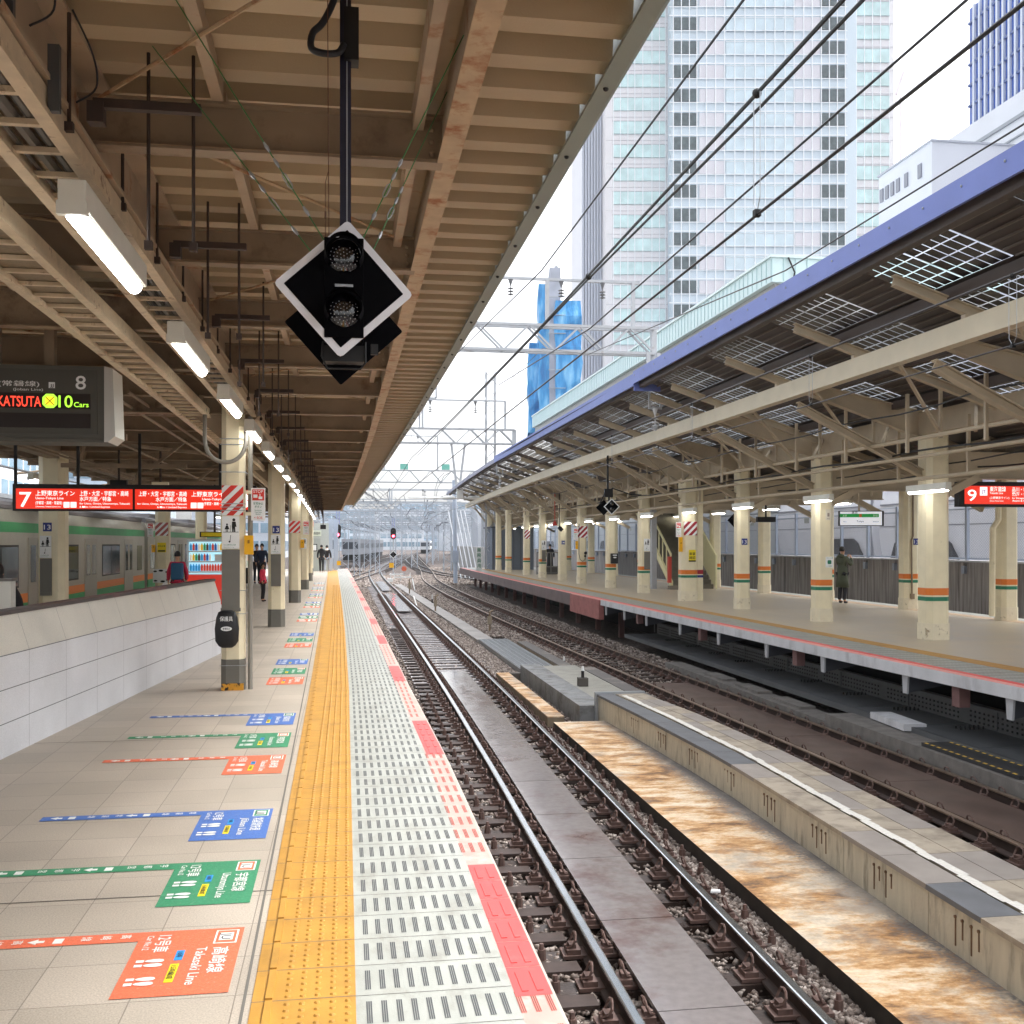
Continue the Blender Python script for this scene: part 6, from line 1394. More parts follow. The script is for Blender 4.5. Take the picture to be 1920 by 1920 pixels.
b = MB(); b.tube([(19.47,15,2.85),(19.47,112,2.85)], .03, 6); b.tube([(19.47,15,1.28),(19.47,112,1.28)], .03, 6); b.tube([(19.47,15,3.02),(19.47,112,3.02)], .012, 5); b.build('fence_rail', post_m, f)
mm = bpy.data.materials.new('chain_link'); mm.use_nodes = True; n_ = mm.node_tree.nodes; l_ = mm.node_tree.links; P_ = n_['Principled BSDF']; P_.inputs['Base Color'].default_value = (*H('9aa0a8'),1)
g_ = n_.new('ShaderNodeNewGeometry'); mpp = n_.new('ShaderNodeMapping'); mpp.inputs['Rotation'].default_value = (math.radians(45),0,0); mpp.inputs['Scale'].default_value = (1,16,16); l_.new(g_.outputs['Position'], mpp.inputs[0])
sp = n_.new('ShaderNodeSeparateXYZ'); l_.new(mpp.outputs[0], sp.inputs[0]); outs = []
for k in (1, 2):
    fr = n_.new('ShaderNodeMath'); fr.operation = 'FRACT'; l_.new(sp.outputs[k], fr.inputs[0]); lt = n_.new('ShaderNodeMath'); lt.operation = 'LESS_THAN'; lt.inputs[1].default_value = .13; l_.new(fr.outputs[0], lt.inputs[0]); outs.append(lt)
mxx = n_.new('ShaderNodeMath'); mxx.operation = 'MAXIMUM'; l_.new(outs[0].outputs[0], mxx.inputs[0]); l_.new(outs[1].outputs[0], mxx.inputs[1]); l_.new(mxx.outputs[0], P_.inputs['Alpha'])
b = MB(); b.quad((19.47,15,1.28),(19.47,112,1.28),(19.47,112,2.85),(19.47,15,2.85)); b.build('chain_link', mm, f)
sh_w = M('bullet_train_white', H('dfe0e6'), .35, var=.04, vs_=1); sh_d = M('bullet_train_dark', H('3a3b42'), .5, var=.1); sh_b = M('bullet_blue', H('2d55b0'), .4)
def bullet(y0, L, label):
    o = thing('bullet_train_car', (23.7,y0+L/2,.6), label, 'train car', 'white bullet train cars')
    P = [(22.25,.9),(22.1,1.5),(22.0,2.3),(22.05,3.3),(22.25,4.0),(22.7,4.5),(23.5,4.75),(24.9,4.75),(25.6,4.2),(25.7,.9)]
    b = MB(); b.extr(P, (0,y0+.1,0), (1,0,0), (0,0,1), (0,L-.2,0)); b.build('car_body', sh_w, o, smooth=False)
    b = MB()
    for c in (y0+3.4, y0+L-3.4): b.extr([(c-2.4,1.0),(c-2.0,1.75),(c-1.6,1.95),(c+1.6,1.95),(c+2.0,1.75),(c+2.4,1.0)], (21.98,0,0), (0,1,0), (0,0,1), (.2,0,0))
    b.build('bogie_opening', sh_d, o)
    b = MB(); b.box(21.99,22.05,y0+.2,y0+L-.2,2.42,2.46); b.box(22.0,22.1,y0+.15,y0+.2,1,4); b.build('seam_line', M('seam_grey', H('8e9098'), .5), o)
    b = MB(); b.box(22.02,22.2,y0+.2,y0+L-.2,4.1,4.2); b.build('blue_band', sh_b, o); b = MB(); b.box(22.0,22.06,y0+.2,y0+L-.2,3.3,3.36); b.build('seam_line', M('seam_grey', H('8e9098'), .5), o)
    for i in range(8):
        yy = y0+4+2.3*i
        if yy < y0+L-3: MB().box(22.0,22.08,yy,yy+1.1,3.72-.0,3.74+.0).build('handrail', white_paint, o) if i % 3 == 0 else MB().box(21.985,22.03,yy,yy+.45,2.72,3.0).build('vent_grille', M('grille', H('9b9d95'), .6), o) if i % 3 == 1 else None
for i in range(4): bullet(17+25*i, 24.6, 'white bullet train car behind the mesh fence, %s from the right' % ['first','second','third','fourth'][i])
b = MB(); b.box(19.75,40,10,125,-1.33,.85); tag(b.build('viaduct_deck', conc), 'concrete viaduct deck carrying the bullet train', 'viaduct', )
b = MB(); b.box(27,27.2,40,120,3.2,7.5); tag(b.build('far_platform_screen', M('pale_screen', H('c5cbd2'), .6, var=.08, vs_=.6)), 'pale screen wall beyond the bullet train', 'screen')
# ================================================================ catenary, gantries, signals
wire_m = M('black_trolley_wire', H('17151a'), .4)
def wire(name, pts, r, label, group='overhead wires over the tracks', drops=None, lower=None):
    P = []
    for a, c in zip(pts, pts[1:]):
        a, c = Vector(a), Vector(c); n = max(1, int((c-a).length/5))
        for i in range(n): P.append(a+(c-a)*i/n)
    P.append(Vector(pts[-1])); b = MB(); b.tube(P, r, 6)
    o = b.build(name, wire_m); tag(o, label, 'overhead wire', group); return o
c1 = lambda y: lerp(T1, y)+.03
ys_c = [-3, 6.1, 14, 25, 39.5, 55, 72, 95, 120, 150, 200, 243]
cx = [2.45,2.45,2.45,2.45,2.42,2.45,2.5,2.7,3.5,5.5,9.8,14]
wire('contact_wire', [(x,y,3.74+.0*(y)) for x, y in zip(cx, ys_c)], .0095, 'lower black contact wire above the near track')
wire('messenger_wire', [(2.45,-3,4.47),(2.45,6.1,4.47),(2.45,14,4.5),(2.45,25,4.62),(2.45,39.5,4.9),(2.5,55,4.6),(2.5,72,4.9),(2.7,95,4.8),(3.5,120,4.9)], .013, 'thick upper messenger wire above the near track with the wire clamp')
wire('messenger_wire', [(2.5,-3,4.40),(2.48,6.1,4.40),(2.47,10.6,4.47),(2.55,25,4.68),(2.65,39.5,4.98)], .011, 'second thick wire running just below the messenger wire')
wire('feeder_wire', [(2.6,-3,5.28),(2.6,14,5.4),(2.6,25,6.2),(2.5,39.5,8.9),(2.3,72,9.3),(3,95,9.4)], .010, 'leftmost feeder wire crossing the sky beside the near canopy')
wire('feeder_wire', [(3.5,-3,4.86),(3.5,15,4.86),(3.6,25,5.5),(4.2,39.5,9.2),(4.6,72,9.5),(5.5,95,9.5)], .010, 'thin feeder wire between the near messenger and the far canopy')
wire('feeder_wire', [(6.9,-3,6.06),(6.9,16,6.08),(6.95,30,7.2),(7.4,39.5,9.1),(7.6,72,9.4)], .011, 'black feeder wire just above the blue eave')
c2 = lambda y: lerp(T2, y)-.1
wire('messenger_wire', [(6.5,-3,4.40),(6.5,30,4.42),(6.4,50,4.7),(6.3,72,4.8),(7.2,95,4.8),(9.5,130,4.9)], .015, 'black messenger wire crossing in front of the far canopy rafters')
wire('contact_wire', [(6.5,-3,3.70),(6.5,30,3.73),(6.4,50,3.75),(6.4,72,3.75),(7.3,95,3.75),(9.5,130,3.75),(13,190,3.75)], .0095, 'thin contact wire above the far track')
for (x, y, z0, z1, lb) in ((2.45,6.1,3.74,4.47,'looped dropper joining messenger and contact wires above the near track'),(6.5,9.6,3.70,4.40,'looped dropper above the far track nearest the right edge'),(6.5,14.2,3.71,4.40,'looped dropper above the far track in front of the beam joint'),(6.5,19.4,3.71,4.40,'looped dropper above the far track, third from the right'),(6.5,25.5,3.71,4.40,'looped dropper above the far track, fourth from the right')):
    o = thing('wire_dropper', (x,y,z0), lb, 'dropper'); b = MB()
    for s in (-1, 1): b.tube([(x,y+s*.0,z0+.01),(x+s*.008,y+s*.07,z0+.09),(x+s*.012,y+s*.08,z0+.2),(x+s*.012,y+s*.08,z1-.02)], .003, 5)
    b.build('dropper_loop', galv, o); b = MB(); b.box(x-.02,x+.02,y-.02,y+.02,z0-.01,z0+.03); b.ball((x,y,z1), .03, nu=8, nv=6); b.build('wire_clamp', matte_black, o)
b = MB(); b.ball((2.46,10.6,4.48), .035, nu=8, nv=6); tag(b.build('wire_clamp', matte_black), 'black clamp where the two messenger wires meet', 'clamp')
for (x, y, lb) in ((2.6,39.5,'first'),(2.3,55,'second')): pass
def insulator(x, y, z, h, parent, mat=None):
    b = MB(); 
    b.cyl((x,y,z),(x,y,z-h*.4),h*.16,h*.03,n=8); b.cyl((x,y,z-h*.4),(x,y,z-h),h*.03,n=6)
    for q in (.5,.68,.86): b.cyl((x,y,z-h*q),(x,y,z-h*(q+.07)),h*.08,h*.2,n=10)
    return b.build('insulator', mat or M('insulator_grey', H('6e6f72'), .35), parent)
def truss(xa, xb, y, z0, z1, bay, parent, mat, th=.07, depth=.45):
    b = MB()
    for yy in (y, y+depth):
        b.bar((xa,yy,z0),(xb,yy,z0),th,th); b.bar((xa,yy,z1),(xb,yy,z1),th,th)
    b.build('chord', mat, parent); b = MB(); n = max(1, round((xb-xa)/bay)); s = (xb-xa)/n
    for yy in (y, y+depth):
        for i in range(n):
            x = xa+s*i; b.bar((x,yy,z0),(x+s/2,yy,z1),th*.7,th*.7); b.bar((x+s/2,yy,z1),(x+s,yy,z0),th*.7,th*.7)
    for i in range(n+1):
        x = xa+s*i; b.bar((x,y,z0),(x,y+depth,z0),th*.5,th*.5)
        if i < n: b.bar((x+s/2,y,z1),(x+s/2,y+depth,z1),th*.5,th*.5); b.bar((x,y,z0),(x+s/2,y+depth,z0),th*.4,th*.4)
    b.build('lattice', mat, parent)
def gantry(xa, xb, y, z0, z1, label, arm=None, posts=(), boxes=(), hang=(), mat=pale_gantry, th=.10, bay=1.9, pw=.22, baseposts=True, depth=.45):
    o = thing('catenary_gantry', ((xa+xb)/2,y,-1.3), label, 'gantry', 'catenary gantries across the tracks')
    truss(xa, xb, y, z0, z1, bay, o, mat, th, depth)
    if baseposts:
        for x in (xa, xb):
            b = MB(); b.box(x-pw/2,x+pw/2,y+.05,y+.05+pw,-1.33,z1); b.build('column', mat, o)
    if arm:
        za, xs, xe_ = arm; b = MB(); b.bar((xs,y+.2,za),(xe_,y+.2,za),.10,.10); b.build('feeder_crossarm', mat, o)
        for x in posts: b = MB(); b.bar((x,y+.2,z1),(x,y+.2,za),.14,.14); b.bar((x-.35,y+.2,z1+.03),(x+.35,y+.2,z1+.03),.12,.06); b.build('crossarm_post', mat, o)
        for x in hang: insulator(x, y+.2, za-.05, .62 if y < 60 else .8, o)
    for x, w in boxes: MB().box(x-w/2,x+w/2,y-.05,y+.3,z1+.1,z1+.1+w*.7).build('teal_box', M('teal_box', H('79c4b4'), .5), o)
    return o
# gantry 1
g1 = gantry(-1.9, 11.75, 39.5, 9.02, 9.98, 'nearest pale lattice gantry above the near canopy edge with feeder arm and insulators', arm=(11.75,-1.9,11.2), posts=(7.6,10.95), hang=(6.2,8.15,9.75), pw=.2)
b = MB(); b.box(11.35,11.5,39.2,39.3,7.2,9.0); b.box(11.75,11.9,39.2,39.3,7.2,9.0); b.box(11.35,11.9,39.2,39.3,7.2,7.35); b.build('hanging_bracket', pale_gantry, g1)
# small insulated hangers in front of the far canopy
def hang_ins(x, y, z, label):
    o = thing('hanging_insulator', (x,y,z-.8), label, 'insulator'); b = MB(); b.box(x-.16,x-.11,y,y+.06,z-.1,z+.55); b.box(x+.11,x+.16,y,y+.06,z-.1,z+.1); b.box(x-.16,x+.16,y,y+.06,z-.14,z-.09); b.build('steel_frame', pale_gantry, o); insulator(x, y+.03, z-.12, .45, o, M('insulator_white', H('cfd2d6'), .3)); MB().cyl((x-.03,y,z-.62),(x+.05,y,z-.52),.05,n=8).build('wire_clamp', galv, o)
hang_ins(7.22, 24.2, 5.05, 'white insulator on a steel frame hanging where the blue eave steps'); hang_ins(6.9, 47.3, 4.95, 'white insulator hanging at the end of the blue eave section')
g2 = gantry(-2.5, 11.2, 70, 8.35, 9.3, 'second lattice gantry with tall feeder frame, left of the blue wrapped building', arm=(11.2,-2.2,10.6), posts=(10.6,5.1), hang=(2.6,5.6,8.6), pw=.25)
b = MB(); b.bar((4.9,70.2,9.3),(4.9,70.2,14.2),.12,.12); b.bar((6.0,70.2,11.3),(6.0,70.2,14.2),.12,.12); b.bar((4.9,70.2,11.3),(6.0,70.2,11.3),.12,.12); b.bar((7.0,70.2,8.3),(7.35,70.2,5.5),.14,.14); b.bar((7.9,70.2,8.3),(7.55,70.2,5.5),.14,.14); b.build('feeder_frame', pale_gantry, g2)
b = MB(); b.box(7.35,7.75,69.9,70.3,4.7,5.6); b.tube([(4.2,70,4.75),(11.0,70,4.70)], .06, 8); b.tube([(6.4,70,4.75),(7.2,70,4.75)], .12, 8); b.tube([(8.1,70,4.75),(8.9,70,4.75)], .12, 8); b.build('insulated_crossbar', white_paint, g2)
g3 = gantry(-3, 14.0, 108, 7.9, 9.1, 'third gantry topped with four small teal boxes', boxes=((.4,.8),(3.1,.8),(6.0,.8),(10.2,.8)), pw=.3, bay=2.0, arm=(12.6,1.8,9.4), posts=(4.0,9.4), hang=(5.6,7.4))
yy = 128; hz_ = [M('hazed_steel_1', H('a9b0b9'), .6), M('hazed_steel_2', H('b4bcc6'), .6), M('hazed_steel_3', H('c0c8d2'), .6)]  # steel gets paler with distance, haze painted into the colour
names_ = ['fourth','fifth','sixth','seventh','eighth','ninth','tenth','eleventh','twelfth','thirteenth','fourteenth','fifteenth','sixteenth']
for i in range(13):
    cxm = lerp(T1, yy)+1.5; w = 10+i*.9
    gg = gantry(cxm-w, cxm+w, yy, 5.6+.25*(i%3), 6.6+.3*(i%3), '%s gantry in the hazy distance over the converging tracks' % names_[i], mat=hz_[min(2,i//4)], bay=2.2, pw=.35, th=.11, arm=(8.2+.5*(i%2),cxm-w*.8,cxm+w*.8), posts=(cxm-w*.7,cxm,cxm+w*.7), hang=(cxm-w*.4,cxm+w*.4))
    b = MB()
    for q in range(8):
        x = cxm-w+2*w*(q+.5)/8; b.bar((x,yy,5.6),(x,yy,4.0),.1,.1); b.tube([(x,yy,4.6),(x+1.1,yy,4.9),(x+2.0,yy,4.2)], .05, 5)
    b.tube([(cxm-w,yy,4.35),(cxm+w,yy,4.35)], .05, 5); b.tube([(cxm-w,yy,5.0),(cxm+w,yy,5.0)], .04, 5)
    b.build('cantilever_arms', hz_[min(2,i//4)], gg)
    yy += 13+4.2*i
b = MB()
for k in range(60):
    ya = 95+rnd.random()*40; yb = ya+60+rnd.random()*80; o_ = rnd.uniform(-9, 9); z = rnd.choice([3.8,4.0,4.9,5.1,6.9,7.4,8.9,9.2]); 
    pts = [(lerp(T1, y)+o_, y, z+(.25 if j % 2 else 0)) for j, y in enumerate([ya+(yb-ya)*q/8 for q in range(9)])]; b.tube(pts, .035, 4)
tag(b.build('distant_wires', M('far_wire', H('555b66'), .6)), 'tangle of distant overhead wires above the converging tracks', 'overhead wire', kind='stuff')
# masts at distance
def mast(x, y, h, label, w=.6, m=pale_gantry):
    o = thing('lattice_mast', (x,y,-1.3), label, 'mast', 'lattice masts beside the tracks'); b = MB()
    for (a, c) in ((0,0),(w,0),(0,w),(w,w)): b.bar((x+a,y+c,-1.3),(x+a,y+c,h),.07,.07)
    b.build('mast_legs', m, o); b = MB(); z = -1.0; k = 0
    while z < h-.6:
        s = k % 2; b.bar((x+(w if s else 0),y,z),(x+(0 if s else w),y,z+.6),.045,.045); b.bar((x,y+(w if s else 0),z),(x,y+(0 if s else w),z+.6),.045,.045); z += .6; k += 1
    b.build('mast_lattice', m, o)
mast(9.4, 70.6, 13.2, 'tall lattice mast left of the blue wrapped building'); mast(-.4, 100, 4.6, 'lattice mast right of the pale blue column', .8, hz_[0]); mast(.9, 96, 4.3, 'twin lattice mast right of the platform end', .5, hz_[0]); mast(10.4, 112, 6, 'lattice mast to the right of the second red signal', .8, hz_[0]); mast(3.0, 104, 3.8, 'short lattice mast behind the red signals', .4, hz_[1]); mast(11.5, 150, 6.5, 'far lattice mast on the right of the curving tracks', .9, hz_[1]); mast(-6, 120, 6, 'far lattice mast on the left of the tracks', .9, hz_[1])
for i, (mx, my, mh) in enumerate(((2.2,118,5.2),(5.8,122,5.6),(8.2,131,6),(1.2,140,6),(6.5,150,7),(12.8,165,7),(4.0,170,7),(15.5,185,8),(8.5,200,8),(19,230,9),(13,240,9))): mast(mx, my, mh, '%s of the hazy lattice masts between the gantries, counted from the camera' % ['first','second','third','fourth','fifth','sixth','seventh','eighth','ninth','tenth','eleventh'][i], .7, hz_[1])
# posts at the far platform end
b = MB(); b.tube([(8.3,80,-1.3),(8.2,80,6.5)], .16, 10); b.box(8.05,8.5,79.7,79.9,.3,1.2); tag(b.build('steel_pole', M('pale_blue_steel', H('b4c0d2'), .5)), 'pale blue steel pole with boxes at the far platform end', 'pole')
b = MB()
for i in range(5): b.tube([(9.6+.35*i,88,-1.2),(8.9+.35*i,92,4.6)], .05, 6)
tag(b.build('slanting_stays', pale_gantry), 'row of slanting white stay bars beyond the far platform', 'stay bars')
b = MB(); b.box(12.5,13,78,125,-1.3,1.4); tag(b.build('side_wall', M('side_wall_conc', H('a9a7a5'), .8, var=.15, vs_=1)), 'grey concrete wall beyond the far platform end', 'wall')
# red signals
lit_red = M('signal_lamp_red', (1,.03,.06), .3, emit=12)
def signal(x, y, z0, ztop, label, w=.34, h=.72):
    o = thing('railway_signal', (x,y,z0), label, 'signal'); MB().tube([(x,y+.1,z0),(x,y+.1,ztop)], .06, 8).build('signal_post', pale_gantry, o)
    P = []
    for i in range(16):
        t = 2*math.pi*i/16; P.append((w/2*math.cos(t), (h/2-w/2)*(1 if math.sin(t) >= 0 else -1)+w/2*math.sin(t)))
    MB().extr(P, (x,y,ztop-h/2-.2), (1,0,0), (0,0,1), (0,.06,0)).build('backplate', matte_black, o)
    MB().ball((x,y-.03,ztop-.2-h*.72), w*.22, sc=(1,.4,1)).build('red_lamp', lit_red, o); MB().ball((x,y-.02,ztop-.2-h*.3), w*.22, sc=(1,.3,1)).build('dark_lens', M('smoked_lens', H('0b0b10'), .06, spec=.8), o)
    b = MB(); b.tube([(x-.1,y,ztop-.2),(x-.1,y,ztop+.7)], .02, 5); b.tube([(x+.1,y,ztop-.2),(x+.1,y,ztop+.7)], .02, 5)
    for q in range(4): b.bar((x-.1,y,ztop+.0+.2*q),(x+.1,y,ztop+.0+.2*q),.02,.02)
    b.build('ladder_top', M('ladder_blue', H('8590c8'), .5), o); return o
signal(-.42, 74, -1.3, 3.25, 'red lit railway signal at the end of the near platform', .45, 1.0)
signal(4.45, 98, -1.3, 3.35, 'red lit railway signal standing between the two curving tracks', .5, 1.05)
diamond_sign(4.4, 97, .72, .36, 'small white edged diamond sign below the second red signal', rear=False)
b = MB(); b.box(4.0,4.4,96,96.05,-.45,-.02); tag(b.build('yellow_board', yellow_p), 'yellow square board under the diamond sign between the tracks', 'board')
o = thing('shunt_signal', (5.1,92,-1.3), 'small orange round marker between the tracks', 'marker'); MB().cyl((5.1,92,-.45),(5.1,92.06,-.45),.22,n=14).build('orange_disc', M('orange_disc', H('d9694a'), .5), o); MB().cyl((5.1,92.05,-1.3),(5.1,92.05,-.3),.03,n=6).build('post_shaft', pale_gantry, o)
o = thing('equipment_frame', (4.3,84,-1.3), 'white equipment frame at the foot of the second signal', 'equipment'); b = MB()
for (a, c) in ((3.6,84),(4.4,84),(5.2,85),(4.0,86)): b.box(a-.03,a+.03,c-.03,c+.03,-1.3,-.6)
b.box(3.5,4.6,83.9,84.1,-.75,-.65); b.box(4.0,5.3,85,85.1,-1.0,-.9); b.box(3.3,3.7,82,82.5,-1.3,-.95); b.build('white_frame', white_paint, o)
for (x, y, h, lb) in ((4.35,66,.5,'round white stay by the second track'),(3.4,50,.2,'tiny white reflector on the ballast')):
    b = MB(); b.tube([(x,y,-1.3),(x-.15,y+.6,-1.3+h+.35)], .035, 6); tag(b.build('stay_bar', white_paint), lb, 'stay')
# distant trains
def far_train(x0, y0, ang, L, label, m=None):
    o = thing('distant_train', (x0,y0,-1.0), label, 'train', rz=ang)
    MB().box(-1.4,1.4,0,L,.9,3.4).build('car_body', m or M('far_train_grey', H('a4a7ae'), .5), o, local=True); b = MB()
    for i in range(int(L/2.2)): b.box(-1.43,-1.4,.8+2.2*i,2.0+2.2*i,1.9,2.7); b.box(1.4,1.43,.8+2.2*i,2.0+2.2*i,1.9,2.7)
    b.box(-1.2,1.2,-.03,0,1.8,2.9); b.build('window_band', M('far_train_window', H('39404a'), .3), o, local=True); MB().box(-1.2,1.2,.3,L-.3,0,.9).build('underframe', matte_black, o, local=True)
far_train(1.0, 172, -.10, 60, 'grey train standing far beyond the near platform end'); far_train(-3.0, 120, -.02, 40, 'second grey train half hidden behind masts on the left', M('far_train_silver', H('b9bcc0'), .5)); far_train(22.5, 300, -.1, 40, 'distant white train front on the far right track', M('far_train_white', H('d6dade'), .5))
# ================================================================ buildings, built square to the view heading by a turned Empty
def cbuild(b, name, m, o): return b.build(name, m, o, local=True)
tw_stone = M('tower_stone', H('e2e0e2'), .6, var=.03, vs_=.3); tw_glass = M('tower_teal_glass', H('bad6d6'), .12, .0, var=.16, vs_=.5, spec=.9, rvar=.05); tw_sp = M('tower_pale_blue_panel', H('cad8e1'), .3, var=.03, vs_=.2); tw_dark = M('tower_dark_window', H('48565a'), .15, var=.35, vs_=1.2); tw_mul = M('tower_white_mullion', H('eef1f4'), .4); tw_grey = M('tower_grey_panel', H('d3d2d8'), .6, var=.03, vs_=.5); tw_line = M('tower_joint', H('b7b5bb'), .6)
D0 = 190.
o = thing('office_tower', (0,0,-1), 'tall white office tower with teal ribbon windows behind the far canopy', 'tower', rz=-TH)
lx = lambda px, d=D0: (px-960)/2000*d
z0, zt = -1, 135.; FH = 4.17
xa, xb, xc, xd, xe_, xf_ = lx(1137), lx(1148), lx(1252), lx(1592), lx(1669), lx(1676)
b = MB(); b.prism([(xa,D0+2.2),(xb,D0),(xf_,D0),(xf_,D0+50),(xa-.1,D0+50)], 0, zt); cbuild(b, 'stone_shell', tw_stone, o)
b = MB(); b.box(xc,xd,D0-4,D0,0,zt); cbuild(b, 'central_bay', tw_sp, o)
b = MB(); b.box(lx(1090,D0+26),xa,D0+9,D0+45,0,zt-30) if False else b.box(lx(1091,D0+10),xa+.05,D0+9,D0+45,0,zt-28); cbuild(b, 'side_wing', M('tower_side_wing', H('d6d8e0'), .5), o)
b = MB()
for i in range(7): x = lx(1091,D0+9)+ (xa-lx(1091,D0+9))*i/7; b.box(x,x+.35,D0+8.4,D0+9,0,zt-28)
cbuild(b, 'fins', M('tower_fin', H('bfc4d0'), .5), o)
zf = [z for z in [100.6-FH*k+ .0 for k in range(-6, 22)] if 8 < z < 128]
for k, z in enumerate(sorted(zf, reverse=True)):
    # ribbon windows: left wing, right wing
    b = MB(); b.box(lx(1150),lx(1248),D0-.25,D0,z,z+2.2); cbuild(b, 'ribbon_window', tw_glass, o)
    b = MB(); b.box(lx(1593),lx(1667),D0-.25,D0,z+.2,z+2.6); cbuild(b, 'ribbon_window', tw_glass, o)
    Z = z-.35
    b = MB(); b.box(lx(1262,D0-4),lx(1306,D0-4),D0-4.25,D0-4.0,Z+.3,Z+2.4); cbuild(b, 'dark_window', tw_dark, o)
    b = MB(); b.box(lx(1539,D0-4),lx(1583,D0-4),D0-4.25,D0-4.0,Z+.3,Z+2.4); cbuild(b, 'dark_window', tw_dark, o)
    b = MB(); b.box(lx(1311,D0-4),lx(1357,D0-4),D0-4.2,D0-4.0,Z+.2,Z+2.45); cbuild(b, 'grey_spandrel', tw_grey, o)
    b = MB(); b.box(lx(1490,D0-4),lx(1537,D0-4),D0-4.2,D0-4.0,Z+.2,Z+2.45); cbuild(b, 'grey_spandrel', tw_grey, o)
    b = MB(); b.box(lx(1361,D0-4),lx(1487,D0-4),D0-4.22,D0-4.0,Z+.1,Z+2.6); cbuild(b, 'central_window', M('tower_central_glass', H('c0d3dc'), .12, var=.1, vs_=.5, spec=.9), o)
    b = MB(); b.box(lx(1254,D0-4),lx(1588,D0-4),D0-4.32,D0-4.25,Z+2.6,Z+2.78); b.box(lx(1254,D0-4),lx(1588,D0-4),D0-4.32,D0-4.25,Z-.0,Z+.12); b.box(lx(1361,D0-4),lx(1487,D0-4),D0-4.3,D0-4.22,Z+2.3,Z+2.36)
    cbuild(b, 'floor_rail', tw_mul, o)
    b = MB(); b.box(xa-.02,xf_+.02,D0-.06,D0,z+3.0,z+3.06); b.box(lx(1148),lx(1250),D0-.3,D0-.2,z+2.2,z+2.3); b.box(lx(1592),lx(1669),D0-.3,D0-.2,z+2.6,z+2.7); cbuild(b, 'joint_line', tw_line, o)
b = MB()
for px in [1262,1277,1292,1306,1324,1341,1358,1377,1396,1415,1434,1452,1471,1488,1506,1522,1539,1554,1569,1584]: x = lx(px,D0-4); b.box(x-.07,x+.07,D0-4.4,D0-4.25,0,zt)
for px in [1150,1163,1177,1190,1205,1222,1236,1247,1593,1605,1620,1635,1650,1667]: x = lx(px); b.box(x-.06,x+.06,D0-.33,D0-.2,0,zt)
cbuild(b, 'mullions', tw_mul, o)
# blue glass building (facade parallel to the tracks)
bl_g = M('blue_curtain_glass', H('2f55a8'), .1, var=.2, vs_=.25, spec=.9, rvar=.05)
o = thing('blue_glass_building', (75,75,-1), 'blue glass office building with white vertical fins at the top right corner', 'building')
b = MB(); b.box(60,100,40,95.4,41.4,53.6); b.build('glass_block', bl_g, o); b = MB()
for i in range(60): y = 40+.92*i; b.box(59.75,60,y,y+.26,41.4,53.6)
b.build('white_fins', M('fin_white', H('cfd6e4'), .4), o); b = MB()
for i in range(6): b.box(59.8,60,40,95.4,42.0+2.0*i,42.2+2.0*i)
b.build('floor_lines', M('fin_blue_grey', H('5a6c9c'), .4), o)
b = MB(); b.box(58.5,101,38,96.5,-1,41.3); b.build('podium', M('podium_white', H('d8dbe2'), .55, var=.04, vs_=.3), o); b = MB()
for j in range(4):
    for i in range(9): b.box(58.35,58.5,48+11*j,57+11*j,28+1.0*i,28.4+1.0*i)
b.build('louvre', M('louvre_grey', H('8b9098'), .5), o); b = MB(); b.box(58.3,58.5,38,96.5,39.0,39.3); b.box(58.3,58.5,38,96.5,37.4,37.5); b.build('ledge', M('ledge_grey', H('9aa0a8'), .5), o)
# low white building with small windows
o = thing('white_annex_building', (50,85,-1), 'plain white building with a row of small square windows right of the tower', 'building')
wz = M('annex_white', H('d9dce6'), .6, var=.03, vs_=.3); b = MB(); b.box(45,55.5,76.6,84.9,-1,32.9); b.build('wall', wz, o)
for px in (1654,1664,1674,1684.5,1700,1725.5):
    k = (px-960)/2000; D = 45/(k*math.cos(TH)+math.sin(TH)); y = D*(math.cos(TH)-k*math.sin(TH)); MB().box(44.9,45.0,y-.26,y+.26,30.6,31.7).build('window', M('annex_window', H('7f8390'), .3), o)
b = MB(); b.box(44.95,45.0,76.6,84.9,24.0,24.1); b.box(44.9,55.6,76.5,76.6,24.0,24.1); b.box(44.9,55.6,76.5,85,32.9,33.05); b.build('ledge', M('annex_ledge', H('b2b6c2'), .6), o); MB().cyl((48.8,76.3,24),(48.8,76.3,29),.06,n=6).build('antenna', galv, o)
# pale blue station building band
o = thing('station_building', (24,80,-1), 'long pale blue ribbed station building rising behind the blue eave', 'building')
b = MB(); b.box(20,32,48,113,14.15,15.3)
for i in range(110): b.box(19.97,20,48+.59*i,48.025+.59*i,14.2,15.25,1)
for i in range(8): b.box(20+.59*i,20.03+.59*i,47.96,48,14.2,15.25,1)
b.build('ribbed_parapet', [M('pale_aqua_panel', H('cfe6e8'), .45, var=.03, vs_=.5), M('aqua_rib', H('b0cdd0'), .5)], o)
b = MB(); b.box(19.9,32,47.9,113,15.3,15.42); b.build('cap_rail', M('aqua_cap', H('d5e6e6'), .4), o)
b = MB(); b.box(20.3,32,48.3,113,12.9,14.15); b.build('grey_soffit', M('soffit_grey', H('a7a7a6'), .6, var=.08), o); b = MB(); b.box(22,32,52,113,-1,12.9); b.build('wall', M('station_wall', H('b5b9bd'), .6, var=.05, vs_=.4), o)
MB().tube([(20.8,47.9,15.3),(21.1,47.85,14.6),(20.9,47.85,13.6)], .04, 6).build('hanging_cable', matte_black, o)
